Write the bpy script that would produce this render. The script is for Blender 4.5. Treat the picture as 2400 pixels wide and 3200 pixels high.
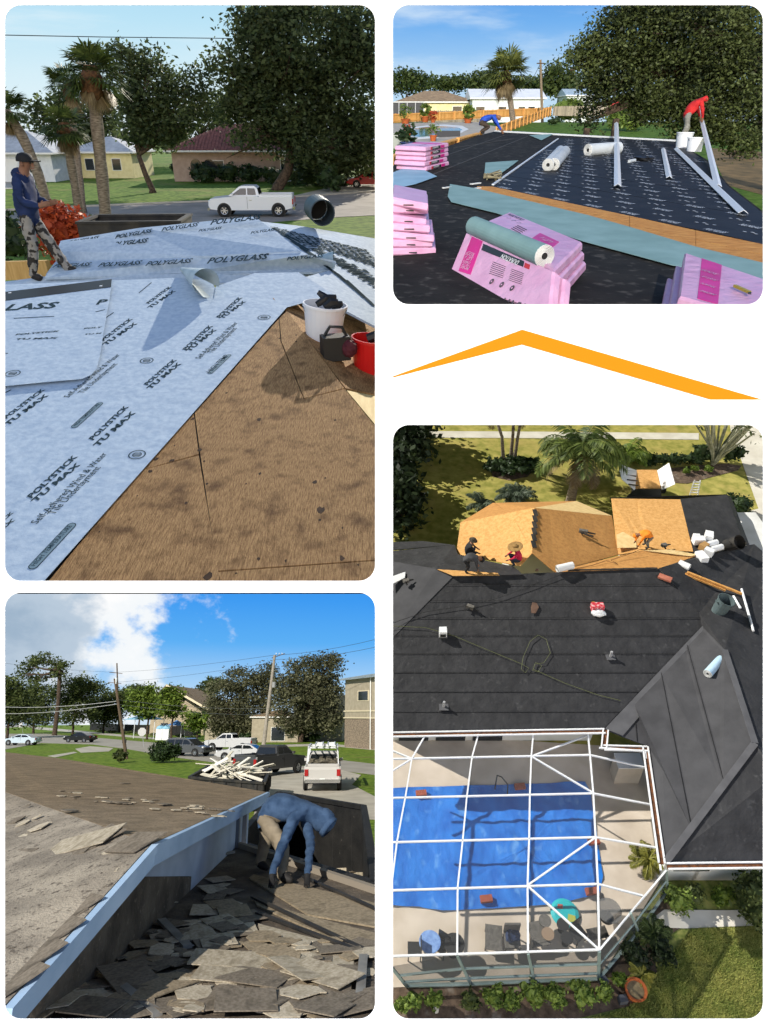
import bpy, bmesh, math, random
import numpy as np
from mathutils import Vector, Matrix, noise
R = math.radians
for o in list(bpy.data.objects): bpy.data.objects.remove(o, do_unlink=True)
scene = bpy.context.scene
rnd = random.Random(7)

# ------------------------------------------------------------------ camera
FOC, CX, CY, PITCH = 2170.0, 1200.0, 1600.0, 29.1      # photo pixels (2400 x 3200)
cam_d = bpy.data.cameras.new('camera'); cam = bpy.data.objects.new('camera', cam_d)
scene.collection.objects.link(cam); scene.camera = cam
cam_d.sensor_fit = 'HORIZONTAL'; cam_d.sensor_width = 36; cam_d.lens = 36*FOC/2400
cam_d.clip_start = 0.05; cam_d.clip_end = 3000
cam.rotation_euler = (R(90-PITCH), 0, 0)
scene.render.resolution_x, scene.render.resolution_y = 768, 1024

# ------------------------------------------------------------------ daylight
world = bpy.data.worlds.new('World'); scene.world = world; world.use_nodes = True
wn = world.node_tree.nodes; wl = world.node_tree.links
sky_n = wn.new('ShaderNodeTexSky'); sky_n.sky_type = 'NISHITA'; sky_n.sun_disc = False
sky_n.sun_elevation = R(30); sky_n.sun_rotation = R(175)
wl.new(sky_n.outputs[0], wn['Background'].inputs[0]); wn['Background'].inputs[1].default_value = 0.15
scene.view_settings.view_transform = 'Standard'; scene.view_settings.look = 'None'
scene.view_settings.exposure = 0.35; scene.view_settings.gamma = 1.0
scene.render.engine = 'CYCLES'
scene.cycles.transparent_max_bounces = 16

# Four photographs = four places, each with its own frame, its own daylight
class Place:
    def __init__(s, name, pitch, sun_dir, strength, color):
        s.name = name; s.p = R(pitch); s.M = Matrix.Rotation(R(pitch-PITCH), 4, 'X')
        s.col = bpy.data.collections.new(name); scene.collection.children.link(s.col)
        s.sky = bpy.data.collections.new(name+'_sky'); scene.collection.children.link(s.sky)
        l = bpy.data.lights.new('sun', 'SUN'); l.energy = strength; l.angle = R(0.55); l.color = color
        s.sun = bpy.data.objects.new('sun', l); scene.collection.objects.link(s.sun)
        d = s.M.to_3x3() @ Vector(sun_dir).normalized()
        s.sun.rotation_euler = d.to_track_quat('Z', 'Y').to_euler()
        s.sun.location = d*60
        s.sun.light_linking.receiver_collection = s.col
        s.sun.light_linking.blocker_collection = s.col
    def ray(s, px, py):
        u = (px-CX)/FOC; v = (CY-py)/FOC
        return Vector((u, math.cos(s.p)+v*math.sin(s.p), -math.sin(s.p)+v*math.cos(s.p)))
P1 = Place('street_roof', PITCH, (0.22, 0.93, 0.36), 4.8, (1.0, 0.90, 0.74))
P2 = Place('garden_roof', PITCH, (-0.12, -0.93, 0.36), 2.9, (1.0, 0.95, 0.86))
P3 = Place('tear_off_roof', -16.3, (-0.32, -0.82, 0.47), 4.0, (1.0, 0.94, 0.84))
P4 = Place('pool_house', 36.0, (-0.70, 0.42, 0.60), 5.0, (1.0, 0.96, 0.88))
PL = P1
def use(p):
    global PL
    PL = p
ZR = {1: (0, 0), 2: (0, 850), 3: (1200, 0), 4: (0, 1830), 5: (0, 2430), 6: (1200, 1300), 7: (1200, 1950), 8: (1200, 2550)}
def q(r, x, y): return (ZR[r][0]+x*1200/1659, ZR[r][1]+y*1200/1659)     # crop pixel -> photo pixel
def atY(pp, Y): d = PL.ray(*pp); return d*(Y/d.y)
def onZ(pp, z): d = PL.ray(*pp); return d*(z/d.z)
class Plane:
    def __init__(s, a, b, c):
        s.o = Vector(a); s.n = (Vector(b)-s.o).cross(Vector(c)-s.o).normalized()
        if s.n.z < 0: s.n = -s.n
    def hit(s, pp, up=0):
        d = PL.ray(*pp); return d*(s.n.dot(s.o)/s.n.dot(d)) + s.n*up
    def z(s, x, y): return s.o.z - (s.n.x*(x-s.o.x)+s.n.y*(y-s.o.y))/s.n.z
def slope(z0, k): return Plane((0, 0, z0), (1, 0, z0), (0, 1, z0+k))     # z = z0 + k*y

# ------------------------------------------------------------------ materials
MATS = {}
def hexc(c):
    if isinstance(c, str):
        v = [int(c[i:i+2], 16)/255 for i in (0, 2, 4)]
        return tuple((x/12.92 if x <= .04045 else ((x+.055)/1.055)**2.4) for x in v)
    return c
def M(name, c1, c2=None, sc=4, rough=.7, bump=0, bsc=40, metal=0, spec=.4, detail=5, stretch=(1,1,1), ramp=(.35,.65), c3=None, c3sc=30, c3r=(.62,.7), island=False, alpha=None, transl=0, coat=0, bdist=.02, c3iso=False):
    if name in MATS: return MATS[name]
    m = bpy.data.materials.new(name); m.use_nodes = True; MATS[name] = m
    N = m.node_tree.nodes; L = m.node_tree.links; b = N['Principled BSDF']
    b.inputs['Roughness'].default_value = rough; b.inputs['Metallic'].default_value = metal
    b.inputs['Specular IOR Level'].default_value = spec; b.inputs['Coat Weight'].default_value = coat
    c1 = hexc(c1); col = None
    tc = N.new('ShaderNodeTexCoord'); mp = N.new('ShaderNodeMapping'); L.new(tc.outputs['Object'], mp.inputs[0]); mp.inputs['Scale'].default_value = stretch
    b.inputs['Base Color'].default_value = (*c1, 1)
    if c2 is not None:
        c2 = hexc(c2); nz = N.new('ShaderNodeTexNoise'); nz.inputs['Scale'].default_value = sc; nz.inputs['Detail'].default_value = detail
        L.new(mp.outputs[0], nz.inputs['Vector'])
        rp = N.new('ShaderNodeValToRGB'); rp.color_ramp.elements[0].position = ramp[0]; rp.color_ramp.elements[1].position = ramp[1]
        rp.color_ramp.elements[0].color = (*c1, 1); rp.color_ramp.elements[1].color = (*c2, 1)
        if island:
            g = N.new('ShaderNodeNewGeometry'); mx = N.new('ShaderNodeMath'); mx.operation = 'MULTIPLY_ADD'
            L.new(g.outputs['Random Per Island'], mx.inputs[0]); mx.inputs[1].default_value = island; 
            ad = N.new('ShaderNodeMath'); ad.operation = 'SUBTRACT'; L.new(nz.outputs[0], ad.inputs[0]); ad.inputs[1].default_value = island*.5
            L.new(ad.outputs[0], mx.inputs[2]); L.new(mx.outputs[0], rp.inputs[0])
        else: L.new(nz.outputs[0], rp.inputs[0])
        col = rp.outputs[0]
    if c3 is not None:
        n3 = N.new('ShaderNodeTexNoise'); n3.inputs['Scale'].default_value = c3sc; n3.inputs['Detail'].default_value = 3; L.new(tc.outputs['Object'] if c3iso else mp.outputs[0], n3.inputs['Vector'])
        r3 = N.new('ShaderNodeValToRGB'); r3.color_ramp.elements[0].position, r3.color_ramp.elements[1].position = c3r
        L.new(n3.outputs[0], r3.inputs[0]); mx3 = N.new('ShaderNodeMix'); mx3.data_type = 'RGBA'; L.new(r3.outputs[0], mx3.inputs[0])
        if col: L.new(col, mx3.inputs[6])
        else: mx3.inputs[6].default_value = (*c1, 1)
        mx3.inputs[7].default_value = (*hexc(c3), 1); col = mx3.outputs[2]
    if col: L.new(col, b.inputs['Base Color'])
    if bump:
        nb = N.new('ShaderNodeTexNoise'); nb.inputs['Scale'].default_value = bsc; nb.inputs['Detail'].default_value = 6; L.new(mp.outputs[0], nb.inputs['Vector'])
        bp = N.new('ShaderNodeBump'); bp.inputs['Strength'].default_value = bump; bp.inputs['Distance'].default_value = bdist
        L.new(nb.outputs[0], bp.inputs['Height']); L.new(bp.outputs[0], b.inputs['Normal'])
    out = N['Material Output']
    if transl:
        tr = N.new('ShaderNodeBsdfTranslucent'); ms = N.new('ShaderNodeMixShader'); ms.inputs[0].default_value = transl
        if col: L.new(col, tr.inputs[0])
        else: tr.inputs[0].default_value = (*c1, 1)
        L.new(b.outputs[0], ms.inputs[1]); L.new(tr.outputs[0], ms.inputs[2]); L.new(ms.outputs[0], out.inputs[0])
    if alpha is not None:
        tp = N.new('ShaderNodeBsdfTransparent'); ms = N.new('ShaderNodeMixShader'); ms.inputs[0].default_value = alpha
        L.new(tp.outputs[0], ms.inputs[1]); L.new(b.outputs[0], ms.inputs[2]); L.new(ms.outputs[0], out.inputs[0])
    return m
def leafmat(name, dark, light, transl=.25, sc=.35): return M(name, dark, light, sc=sc, rough=.55, spec=.3, island=.55, transl=transl, ramp=(.25, .8))

# ------------------------------------------------------------------ objects
LM = {}
def tag(o, label=None, cat=None, group=None, kind=None):
    if label: o['label'] = label
    if cat: o['category'] = cat
    if group: o['group'] = group
    if kind: o['kind'] = kind
    return o
def link(o, col=None): (col or PL.col).objects.link(o); return o
def thing(name, label, cat, loc=(0,0,0), rz=0, group=None, rot=None):
    o = link(bpy.data.objects.new(name, None)); o.empty_display_size = .2
    m = Matrix.Translation(Vector(loc)) @ (rot.to_4x4() if rot else Matrix.Rotation(rz, 4, 'Z'))
    LM[o.name] = m; o.matrix_world = PL.M @ m
    return tag(o, label, cat, group)
def lm(o): return LM.get(o.name, Matrix())
def inst(mesh, name, parent, m):             # shared mesh as a part, m relative to the parent
    o = link(bpy.data.objects.new(name, mesh)); o.parent = parent; o.matrix_local = m; LM[o.name] = lm(parent) @ m
    return o
def solo_inst(mesh, name, m, label, cat, group=None):
    o = link(bpy.data.objects.new(name, mesh)); o.matrix_world = PL.M @ m; LM[o.name] = m
    return tag(o, label, cat, group)
class MB:
    def __init__(s): s.v = []; s.f = []; s.mi = []
    def add(s, vs, fs, mi=0):
        b = len(s.v); s.v += [tuple(x) for x in vs]; s.f += [tuple(i+b for i in f) for f in fs]; s.mi += [mi]*len(fs); return s
    def box(s, c, sz, rz=0, rot=None, mi=0):
        m = rot if rot else Matrix.Rotation(rz, 3, 'Z'); c = Vector(c)
        vs = [c + m @ Vector((x*sz[0]/2, y*sz[1]/2, z*sz[2]/2)) for x in (-1,1) for y in (-1,1) for z in (-1,1)]
        return s.add(vs, [(0,1,3,2),(4,6,7,5),(0,4,5,1),(2,3,7,6),(0,2,6,4),(1,5,7,3)], mi)
    def bar(s, a, b, w, h=None, up=(0,0,1), mi=0):
        a = Vector(a); b = Vector(b); d = b-a; n = d.normalized(); h = h or w
        sd = n.cross(Vector(up)); sd = sd.normalized() if sd.length > 1e-4 else Vector((1,0,0)); u = sd.cross(n)
        rot = Matrix((sd, n, u)).transposed()
        return s.box((a+b)/2, (w, d.length, h), rot=rot, mi=mi)
    def prism(s, pts, ext, mi=0):            # polygon + extrusion vector
        n = len(pts); e = Vector(ext); P = [Vector(p) for p in pts]
        vs = P + [p+e for p in P]
        return s.add(vs, [tuple(range(n)), tuple(range(2*n-1, n-1, -1))] + [(i, i+n, (i+1) % n+n, (i+1) % n) for i in range(n)], mi)
    def tube(s, path, rad, n=8, cap=True, mi=0):
        P = [Vector(p) for p in path]; k = len(P); rad = rad if isinstance(rad, (list, tuple)) else [rad]*k
        vs = []; ref = None
        for i in range(k):
            t = (P[min(i+1, k-1)]-P[max(i-1, 0)]).normalized()
            if ref is None: ref = t.orthogonal().normalized()
            a = (ref - t*ref.dot(t)); a = a.normalized() if a.length > 1e-5 else t.orthogonal().normalized(); ref = a; bb = t.cross(a)
            for j in range(n):
                w = 2*math.pi*j/n; vs.append(P[i]+(a*math.cos(w)+bb*math.sin(w))*rad[i])
        fs = [(i*n+j, i*n+(j+1) % n, (i+1)*n+(j+1) % n, (i+1)*n+j) for i in range(k-1) for j in range(n)]
        if cap: fs += [tuple(range(n-1, -1, -1)), tuple((k-1)*n+j for j in range(n))]
        return s.add(vs, fs, mi)
    def lathe(s, prof, c=(0,0,0), n=20, axis=None, mi=0, arc=2*math.pi):
        c = Vector(c); rot = Vector((0,0,1)).rotation_difference(Vector(axis)).to_matrix() if axis is not None else Matrix.Identity(3)
        k = len(prof); vs = []
        for j in range(n):
            w = arc*j/n
            for r, z in prof: vs.append(c + rot @ Vector((r*math.cos(w), r*math.sin(w), z)))
        fs = [(j*k+i, ((j+1) % n)*k+i, ((j+1) % n)*k+i+1, j*k+i+1) for j in range(n) for i in range(k-1)]
        return s.add(vs, fs, mi)
    def blob(s, c, r, n=10, jit=0, rg=rnd, mi=0):
        c = Vector(c); r = r if isinstance(r, (list, tuple)) else (r, r, r); vs = []; m = n//2+1
        for i in range(m+1):
            th = math.pi*i/m
            for j in range(n):
                w = 2*math.pi*j/n; k = 1+rg.uniform(-jit, jit)
                vs.append(c+Vector((r[0]*math.sin(th)*math.cos(w)*k, r[1]*math.sin(th)*math.sin(w)*k, r[2]*math.cos(th)*k)))
        fs = [(i*n+j, (i+1)*n+j, (i+1)*n+(j+1) % n, i*n+(j+1) % n) for i in range(m) for j in range(n)]
        return s.add(vs, fs, mi)
    def grid(s, fn, nu, nv, mi=0):
        vs = [fn(i/nu, j/nv) for i in range(nu+1) for j in range(nv+1)]
        return s.add(vs, [(i*(nv+1)+j, (i+1)*(nv+1)+j, (i+1)*(nv+1)+j+1, i*(nv+1)+j+1) for i in range(nu) for j in range(nv)], mi)
    def mesh(s, name, mats, smooth=False, inv=None):
        me = bpy.data.meshes.new(name)
        vs = [inv @ Vector(v) for v in s.v] if inv is not None else s.v
        me.from_pydata([tuple(v) for v in vs], [], s.f)
        for m in (mats if isinstance(mats, (list, tuple)) else [mats]): me.materials.append(m)
        if any(s.mi): me.polygons.foreach_set('material_index', s.mi)
        if smooth: me.polygons.foreach_set('use_smooth', [True]*len(me.polygons))
        me.validate(); me.update(); return me
    def part(s, name, mats, parent, smooth=False, rel=False):
        me = s.mesh(name, mats, smooth, None if rel else lm(parent).inverted())
        o = link(bpy.data.objects.new(name, me)); o.parent = parent; LM[o.name] = lm(parent)
        return o
    def solo(s, name, mats, label, cat, group=None, smooth=False, org=None, kind=None, col=None):
        if org is None:
            xs = np.array(s.v); org = Vector(((xs[:,0].min()+xs[:,0].max())/2, (xs[:,1].min()+xs[:,1].max())/2, xs[:,2].min()))
        m = Matrix.Translation(Vector(org)); me = s.mesh(name, mats, smooth, m.inverted())
        o = link(bpy.data.objects.new(name, me), col); o.matrix_world = PL.M @ m; LM[o.name] = m
        return tag(o, label, cat, group, kind)
def struct(name, mb, mat, smooth=False, col=None): return mb.solo(name, mat, None, None, kind='structure', smooth=smooth, org=(0,0,0), col=col)
def copy_tree(o, m=None, parent=None, label=None):
    c = o.copy(); link(c); LM[c.name] = m if m is not None else lm(o)
    if parent: c.parent = parent; c.matrix_local = o.matrix_local.copy()
    elif m is not None: c.matrix_world = PL.M @ m
    if label: c['label'] = label
    for ch in list(o.children): copy_tree(ch, None, c)
    return c
def TR(loc, rz=0, sc=1): return Matrix.Translation(Vector(loc)) @ Matrix.Rotation(rz, 4, 'Z') @ Matrix.Scale(sc, 4)
def sheet(pts, th=.01): return MB().prism(pts, (0, 0, -th))

# lettering: built-in font -> flat mesh, fitted between two points of a plane
TXT = {}
def text_mesh(txt, bold=.012, shear=0.0):
    k = (txt, bold, shear)
    if k not in TXT:
        cu = bpy.data.curves.new('lettering', 'FONT'); cu.body = txt; cu.offset = bold; cu.shear = shear; cu.resolution_u = 2; cu.space_character = 1.0
        ob = bpy.data.objects.new('lettering', cu); scene.collection.objects.link(ob)
        dg = bpy.context.evaluated_depsgraph_get(); me = bpy.data.meshes.new_from_object(ob.evaluated_get(dg))
        scene.collection.objects.unlink(ob); bpy.data.objects.remove(ob)
        co = np.array([v.co[:] for v in me.vertices]); TXT[k] = (me, co[:,0].min(), co[:,0].max(), co[:,1].min(), co[:,1].max())
    return TXT[k]
def text_frame(a, b, n, txt, bold, shear, hscale=1.0):
    me, x0, x1, y0, y1 = text_mesh(txt, bold, shear); a = Vector(a); b = Vector(b)
    ex = (b-a); w = ex.length; ex = ex.normalized(); n = Vector(n).normalized(); ey = n.cross(ex).normalized()
    s = w/(x1-x0); rot = Matrix((ex*s, ey*s*hscale, n*s)).transposed().to_4x4()
    return me, Matrix.Translation(a) @ rot @ Matrix.Translation((-x0, 0, 0))
def lettering(txt, a, b, n, parent, mat, bold=.012, shear=0.0, hscale=1.0, name='lettering'):
    me, m = text_frame(a, b, n, txt, bold, shear, hscale)
    key = (me.name, mat.name)
    if key not in TXT:
        m2 = me.copy(); m2.materials.clear(); m2.materials.append(mat); TXT[key] = m2
    return inst(TXT[key], name, parent, lm(parent).inverted() @ m)
def letters_into(mb, txt, a, b, n, bold=.012, shear=0, hscale=1.0):
    me, m = text_frame(a, b, n, txt, bold, shear, hscale)
    mb.add([m @ v.co for v in me.vertices], [tuple(p.vertices) for p in me.polygons])

# ------------------------------------------------------------------ plants
def leaves(cent, size, rng, asp=.55, cut=None, droop=0.0):
    c = np.array(cent)
    if cut == 'L': c = c[c[:,0] < -.12]
    if cut == 'R': c = c[c[:,0] > .12]
    n = len(c); a = rng.normal(size=(n,3)); a[:,2] = a[:,2]*.6-droop; a /= np.linalg.norm(a, axis=1)[:,None]+1e-9
    b = rng.normal(size=(n,3)); b -= a*(a*b).sum(1)[:,None]; b /= np.linalg.norm(b, axis=1)[:,None]+1e-9
    s = (size*rng.uniform(.35, 1.0, n)**1.3*1.7)[:,None]
    v = np.stack([c-a*s*.5, c+b*s*asp*.5-a*s*.05, c+a*s*.5, c-b*s*asp*.5-a*s*.05], 1).reshape(-1,3)
    return v
def crown_pts(blobs, ncl, nlf, rng, spread, shell=.55):
    vol = np.array([r[0]*r[1]*r[2] for _, r in blobs])**(2/3.); vol /= vol.sum(); out = []
    idx = rng.choice(len(blobs), ncl, p=vol)
    d = rng.normal(size=(ncl,3)); d /= np.linalg.norm(d, axis=1)[:,None]; rr = shell+(1-shell)*rng.random(ncl)**.7
    cc = np.array([blobs[i][0] for i in idx])+d*rr[:,None]*np.array([blobs[i][1] for i in idx])
    k = rng.integers(0, ncl, nlf); p = cc[k]+rng.normal(size=(nlf,3))*spread*np.array([1,1,.7])
    return p
def quads_mesh(v, name, mat):
    n = len(v)//4; me = bpy.data.meshes.new(name); me.vertices.add(len(v)); me.vertices.foreach_set('co', np.asarray(v, dtype=np.float32).ravel())
    me.loops.add(n*4); me.loops.foreach_set('vertex_index', np.arange(n*4, dtype=np.int32)); me.polygons.add(n)
    me.polygons.foreach_set('loop_start', np.arange(0, n*4, 4, dtype=np.int32)); me.materials.append(mat); me.update(); me.validate(); return me
SEED = [11]
def nprng(): SEED[0] += 1; return np.random.default_rng(SEED[0])
def tree(name, label, base, blobs, mat, bark, ncl=90, nlf=3500, leaf=.3, spread=.5, tr=.25, cut=None, group=None, cat='tree', fork=None, shell=.55, core=0):
    """blobs: (offset from the base, radii)"""
    rng = nprng(); base = Vector(base); t = thing(name, label, cat, base, group=group)
    bl = [(np.array(Vector(c)+base), np.array(r)) for c, r in blobs]
    p = crown_pts(bl, ncl, nlf, rng, spread, shell); p[:,2] = np.maximum(p[:,2], base.z+.15)
    v = leaves(p, leaf, rng, cut=cut)-np.array(base)
    if bark is not None:
        mb = MB(); fk = Vector(fork)+base if fork is not None else base+Vector((0, 0, blobs[0][0][2]*.5))
        mid = base.lerp(fk, .5)+Vector((rng.normal()*tr*.6, 0, 0))
        mb.tube([base-Vector((0,0,.1)), base+Vector((0,0,.25)), mid, fk], [tr*1.4, tr, tr*.85, tr*.75], 8)
        for c, r in bl:
            e = Vector(c); 
            if cut == 'L' and e.x > -.2: e.x = -.2
            if cut == 'R' and e.x < .2: e.x = .2
            m1 = fk.lerp(e, .45)+Vector((rng.normal(), rng.normal(), rng.normal()*.5))*tr*1.2
            mb.tube([fk, m1, e], [tr*.6, tr*.4, tr*.12], 6, cap=False)
            for k in range(3):
                e2 = e+Vector(tuple(rng.normal(size=3)*np.array(r)*.5)); mb.tube([m1.lerp(e, .4), m1.lerp(e2, .6)+Vector((0,0,.1)), e2], [tr*.26, tr*.18, tr*.05], 5, cap=False)
        mb.part('trunk', bark, t, smooth=True)
    o = link(bpy.data.objects.new('crown', quads_mesh(v, 'crown', mat))); o.parent = t; LM[o.name] = lm(t)
    if core:
        mb = MB()
        for c, r in bl: mb.blob(c, [x*core for x in r], 10, .15)
        mb.part('inner_foliage', mat, t)
    return t
def bush(name, label, base, r, mat, n=500, leaf=.12, group=None, cat='shrub', lumps=5, core=.72, cut=None, flat=.8):
    rg = random.Random(SEED[0]); bl = [((0, 0, r[2]*flat), (r[0]*.75, r[1]*.75, r[2]*.75))]
    for k in range(lumps): bl.append(((rg.uniform(-.55,.55)*r[0], rg.uniform(-.55,.55)*r[1], rg.uniform(.5,1.1)*r[2]), (r[0]*.45, r[1]*.45, r[2]*.4)))
    return tree(name, label, base, bl, mat, None, ncl=max(20, n//14), nlf=n, leaf=leaf, spread=min(r)*.13, group=group, cat=cat, shell=.8, core=core, cut=cut)
def fan_palm(name, label, base, top, mat, dead, bark, nf=34, fl=1.3, tr=.17, group=None, seed=3, bend=None, cut=None, boots=True):
    rg = random.Random(seed); base = Vector(base); top = Vector(top); t = thing(name, label, 'palm tree', base, group=group)
    mid = bend if bend is not None else base.lerp(top, .5)+Vector((.1,0,0)); mb = MB()
    pth = [base-Vector((0,0,.2))]+[(base*(1-u)**2+Vector(mid)*2*u*(1-u)+top*u*u) for u in [i/12 for i in range(1, 13)]]
    mb.tube(pth, [tr*1.25]+[tr*(1+.06*((i*7) % 3-1)) for i in range(12)], 9)
    mb.part('trunk', bark, t, smooth=True)
    if boots:
        mb = MB(); d = (top-pth[-3]).normalized(); mb.lathe([(tr*.9,-tr*4),(tr*1.7,-tr*2.2),(tr*1.9,-tr*.4),(tr*1.0,tr*1.5)], top, 10, axis=d); mb.part('crown_shaft', M('palm_boots', '6b4a30', '3c2a1c', sc=9, rough=.9, bump=.6, bsc=14), t)
    for kind, cnt in ((0, nf), (1, nf//5)):
        mb = MB()
        for i in range(cnt):
            az = rg.uniform(0, 6.283); el = rg.uniform(-.5, 1.35) if kind == 0 else rg.uniform(-1.35, -.7)
            d = Vector((math.cos(az)*math.cos(el), math.sin(az)*math.cos(el), math.sin(el))); L = fl*rg.uniform(.8, 1.1)*(1 if kind == 0 else .75)
            pet = L*.45; p0 = top; p1 = top+d*pet
            mb.tube([p0, p0.lerp(p1, .6)+Vector((0,0,.03)), p1], [.022, .016, .012], 4, cap=False)
            sd = d.cross(Vector((0,0,1))); sd = sd.normalized() if sd.length > .05 else Vector((1,0,0)); up = sd.cross(d)
            sp = 1.5 if kind == 0 else .7
            for k in range(13):
                a = (k-6)/6*sp; ll = L*.62*(1-.12*abs(k-6)/6); dd = (d*math.cos(a)+sd*math.sin(a)+up*.12*abs(math.sin(a))).normalized()
                tip = p1+dd*ll+Vector((0,0,-ll*.28*(1.2 if kind else rg.uniform(.5,1.2)))); mp = p1+dd*ll*.55
                w = dd.cross(up).normalized()*ll*.055
                mb.add([p1, mp+w, tip, mp-w], [(0,1,2,3)])
        if cut: 
            s = 1 if cut == 'R' else -1
            mb.f = [f for f in mb.f if all(mb.v[i][0]*s > .05 for i in f)]; mb.mi = [0]*len(mb.f)
        mb.part('fronds' if kind == 0 else 'dead_fronds', mat if kind == 0 else dead, t)
    return t
def feather_palm(name, label, base, h, mat, dead, bark, nf=16, fl=2.0, tr=.12, lean=(0,0), seed=5, ndead=4, group=None, lw=.05):
    rg = random.Random(seed); base = Vector(base); top = base+Vector((lean[0], lean[1], h)); t = thing(name, label, 'palm tree', base, group=group)
    mb = MB(); mid = base.lerp(top, .5)-Vector((lean[0]*.25, lean[1]*.25, 0))
    mb.tube([base-Vector((0,0,.1)), base+Vector((0,0,.2)), mid, top], [tr*1.4, tr*1.15, tr*.9, tr*.8], 9); mb.part('trunk', bark, t, smooth=True)
    for i in range(nf+ndead):
        mb = MB(); dd = i >= nf; az = i*2.4+rg.uniform(-.25,.25); el = rg.uniform(.15, 1.2) if not dd else rg.uniform(-.5, 0); L = fl*rg.uniform(.85, 1.1)
        h0 = Vector((math.cos(az), math.sin(az), 0)); pts = []; p = top.copy(); n = 12
        for k in range(n+1): pts.append(p.copy()); e = el-(k/n)**1.2*(1.7 if not dd else 1.4); p = p+(h0*math.cos(e)+Vector((0,0,math.sin(e))))*(L/n)
        mb.tube(pts, [.03*(1-.8*k/n)+.004 for k in range(n+1)], 4, cap=False)
        for k in range(1, 3*n):
            u = k/(3*n); j = min(int(u*n), n-1); c = pts[j].lerp(pts[j+1], u*n-j); tg = (pts[j+1]-pts[j]).normalized(); sd = tg.cross(Vector((0,0,1))); sd = sd.normalized() if sd.length > .01 else Vector((1,0,0))
            ll = L*.3*math.sin(math.pi*(.12+.82*u))
            for s in (-1, 1):
                tip = c+sd*s*ll*.8+tg*ll*.45+Vector((0,0,-ll*rg.uniform(.25,.7))); m = c.lerp(tip, .45)+Vector((0,0,ll*.08)); w = tg*lw*.5
                mb.add([c, m+w, tip, m-w], [(0,1,2,3)])
        mb.part('frond', dead if dd else mat, t)
    return t

# ------------------------------------------------------------------ people
def person(name, label, J, mats, rad=None, gloves=False, extra=None):
    """J: joints (absolute). mats: dict shirt, pants, skin, shoe, hand(optional), head(optional)"""
    V = {k: Vector(v) for k, v in J.items()}; base = Vector((V['pelvis'].x, V['pelvis'].y, min(V['la'].z, V['ra'].z)-.07))
    t = thing(name, label, 'person', base)
    r = dict(pelvis=.15, spine=.14, chest=.165, neck=.058, head=.092, top=.075, ls=.075, rs=.075, le=.048, re=.048, lw=.034, rw=.034, lh=.036, rh=.036, lp=.095, rp=.095, lk=.066, rk=.066, la=.045, ra=.045, lt=.04, rt=.04)
    if rad: r.update(rad)
    E = [('pelvis','spine','shirt'),('spine','chest','shirt'),('chest','neck','shirt'),('neck','head','head'),('head','top','hair')]
    for s in 'lr': E += [('chest',s+'s','shirt'),(s+'s',s+'e','shirt'),(s+'e',s+'w','shirt'),(s+'w',s+'h','hand'),('pelvis',s+'p','pants'),(s+'p',s+'k','pants'),(s+'k',s+'a','pants'),(s+'a',s+'t','shoe')]
    for s in 'lr':                                              # five bent fingers each
        w, h = V[s+'w'], V[s+'h']; d = (h-w).normalized(); sd = d.cross(Vector((0,1,.2))).normalized(); nn = sd.cross(d)
        for k in range(4):
            a = f'{s}f{k}a'; b = f'{s}f{k}b'; V[a] = h+d*(.045-.006*abs(k-1.4))+sd*(.019*(k-1.5)); V[b] = V[a]+d*.03+nn*.016; r[a] = .0095; r[b] = .008
            E += [(s+'h', a, 'hand'), (a, b, 'hand')]
        a = f'{s}f4a'; b = f'{s}f4b'; m = w.lerp(h, .55); V[a] = m+sd*.045+d*.01; V[b] = V[a]+d*.035+sd*.008; r[a] = .011; r[b] = .009; E += [(s+'h', a, 'hand'), (a, b, 'hand')]
    keys = list(V); me = bpy.data.meshes.new('body'); inv = lm(t).inverted()
    me.from_pydata([tuple(inv @ V[k]) for k in keys], [(keys.index(a), keys.index(b)) for a, b, _ in E], [])
    tmp = bpy.data.objects.new('tmp', me); scene.collection.objects.link(tmp); sk = tmp.modifiers.new('s', 'SKIN'); sk.use_smooth_shade = True
    for i, k in enumerate(keys):
        d = me.skin_vertices[0].data[i]; d.radius = (r[k], r[k]); d.use_root = (k == 'pelvis')
    sb = tmp.modifiers.new('u', 'SUBSURF'); sb.levels = 3; sb.render_levels = 3
    dg = bpy.context.evaluated_depsgraph_get(); bm = bpy.data.meshes.new_from_object(tmp.evaluated_get(dg)); bpy.data.objects.remove(tmp)
    kinds = ['shirt','pants','head','hair','hand','shoe']; bm.materials.clear()
    for k in kinds: bm.materials.append(mats.get(k) or mats['skin'])
    A = np.array([inv @ V[a] for a, b, _ in E]); B = np.array([inv @ V[b] for a, b, _ in E]); K = [kinds.index(x[2]) for x in E]; RA = np.array([r[a] for a, b, _ in E]); RB = np.array([r[b] for a, b, _ in E]); BI = np.array([.03 if x[2] == 'head' else 0 for x in E])
    for pg in bm.polygons:
        c = np.array(pg.center); ab = B-A; u = np.clip(((c-A)*ab).sum(1)/((ab*ab).sum(1)+1e-9), 0, 1); dd = np.linalg.norm(A+ab*u[:,None]-c, axis=1)-(RA+(RB-RA)*u)*.9-BI
        pg.material_index = K[int(dd.argmin())]; pg.use_smooth = True
    isc = set()
    for pg in bm.polygons:
        if pg.material_index in (0, 1): isc.update(pg.vertices)
    nv = [(v.index, v.normal.copy()) for v in bm.vertices if v.index in isc]
    for i, nrm in nv:                                         # folds of the cloth
        co = bm.vertices[i].co; k = noise.noise(co*9)*.011+noise.noise(Vector((co.x*7, co.y*7, co.z*26)))*.012
        bm.vertices[i].co = co+nrm*k
    o = link(bpy.data.objects.new('body', bm)); o.parent = t; LM[o.name] = lm(t)
    return t, V
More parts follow.
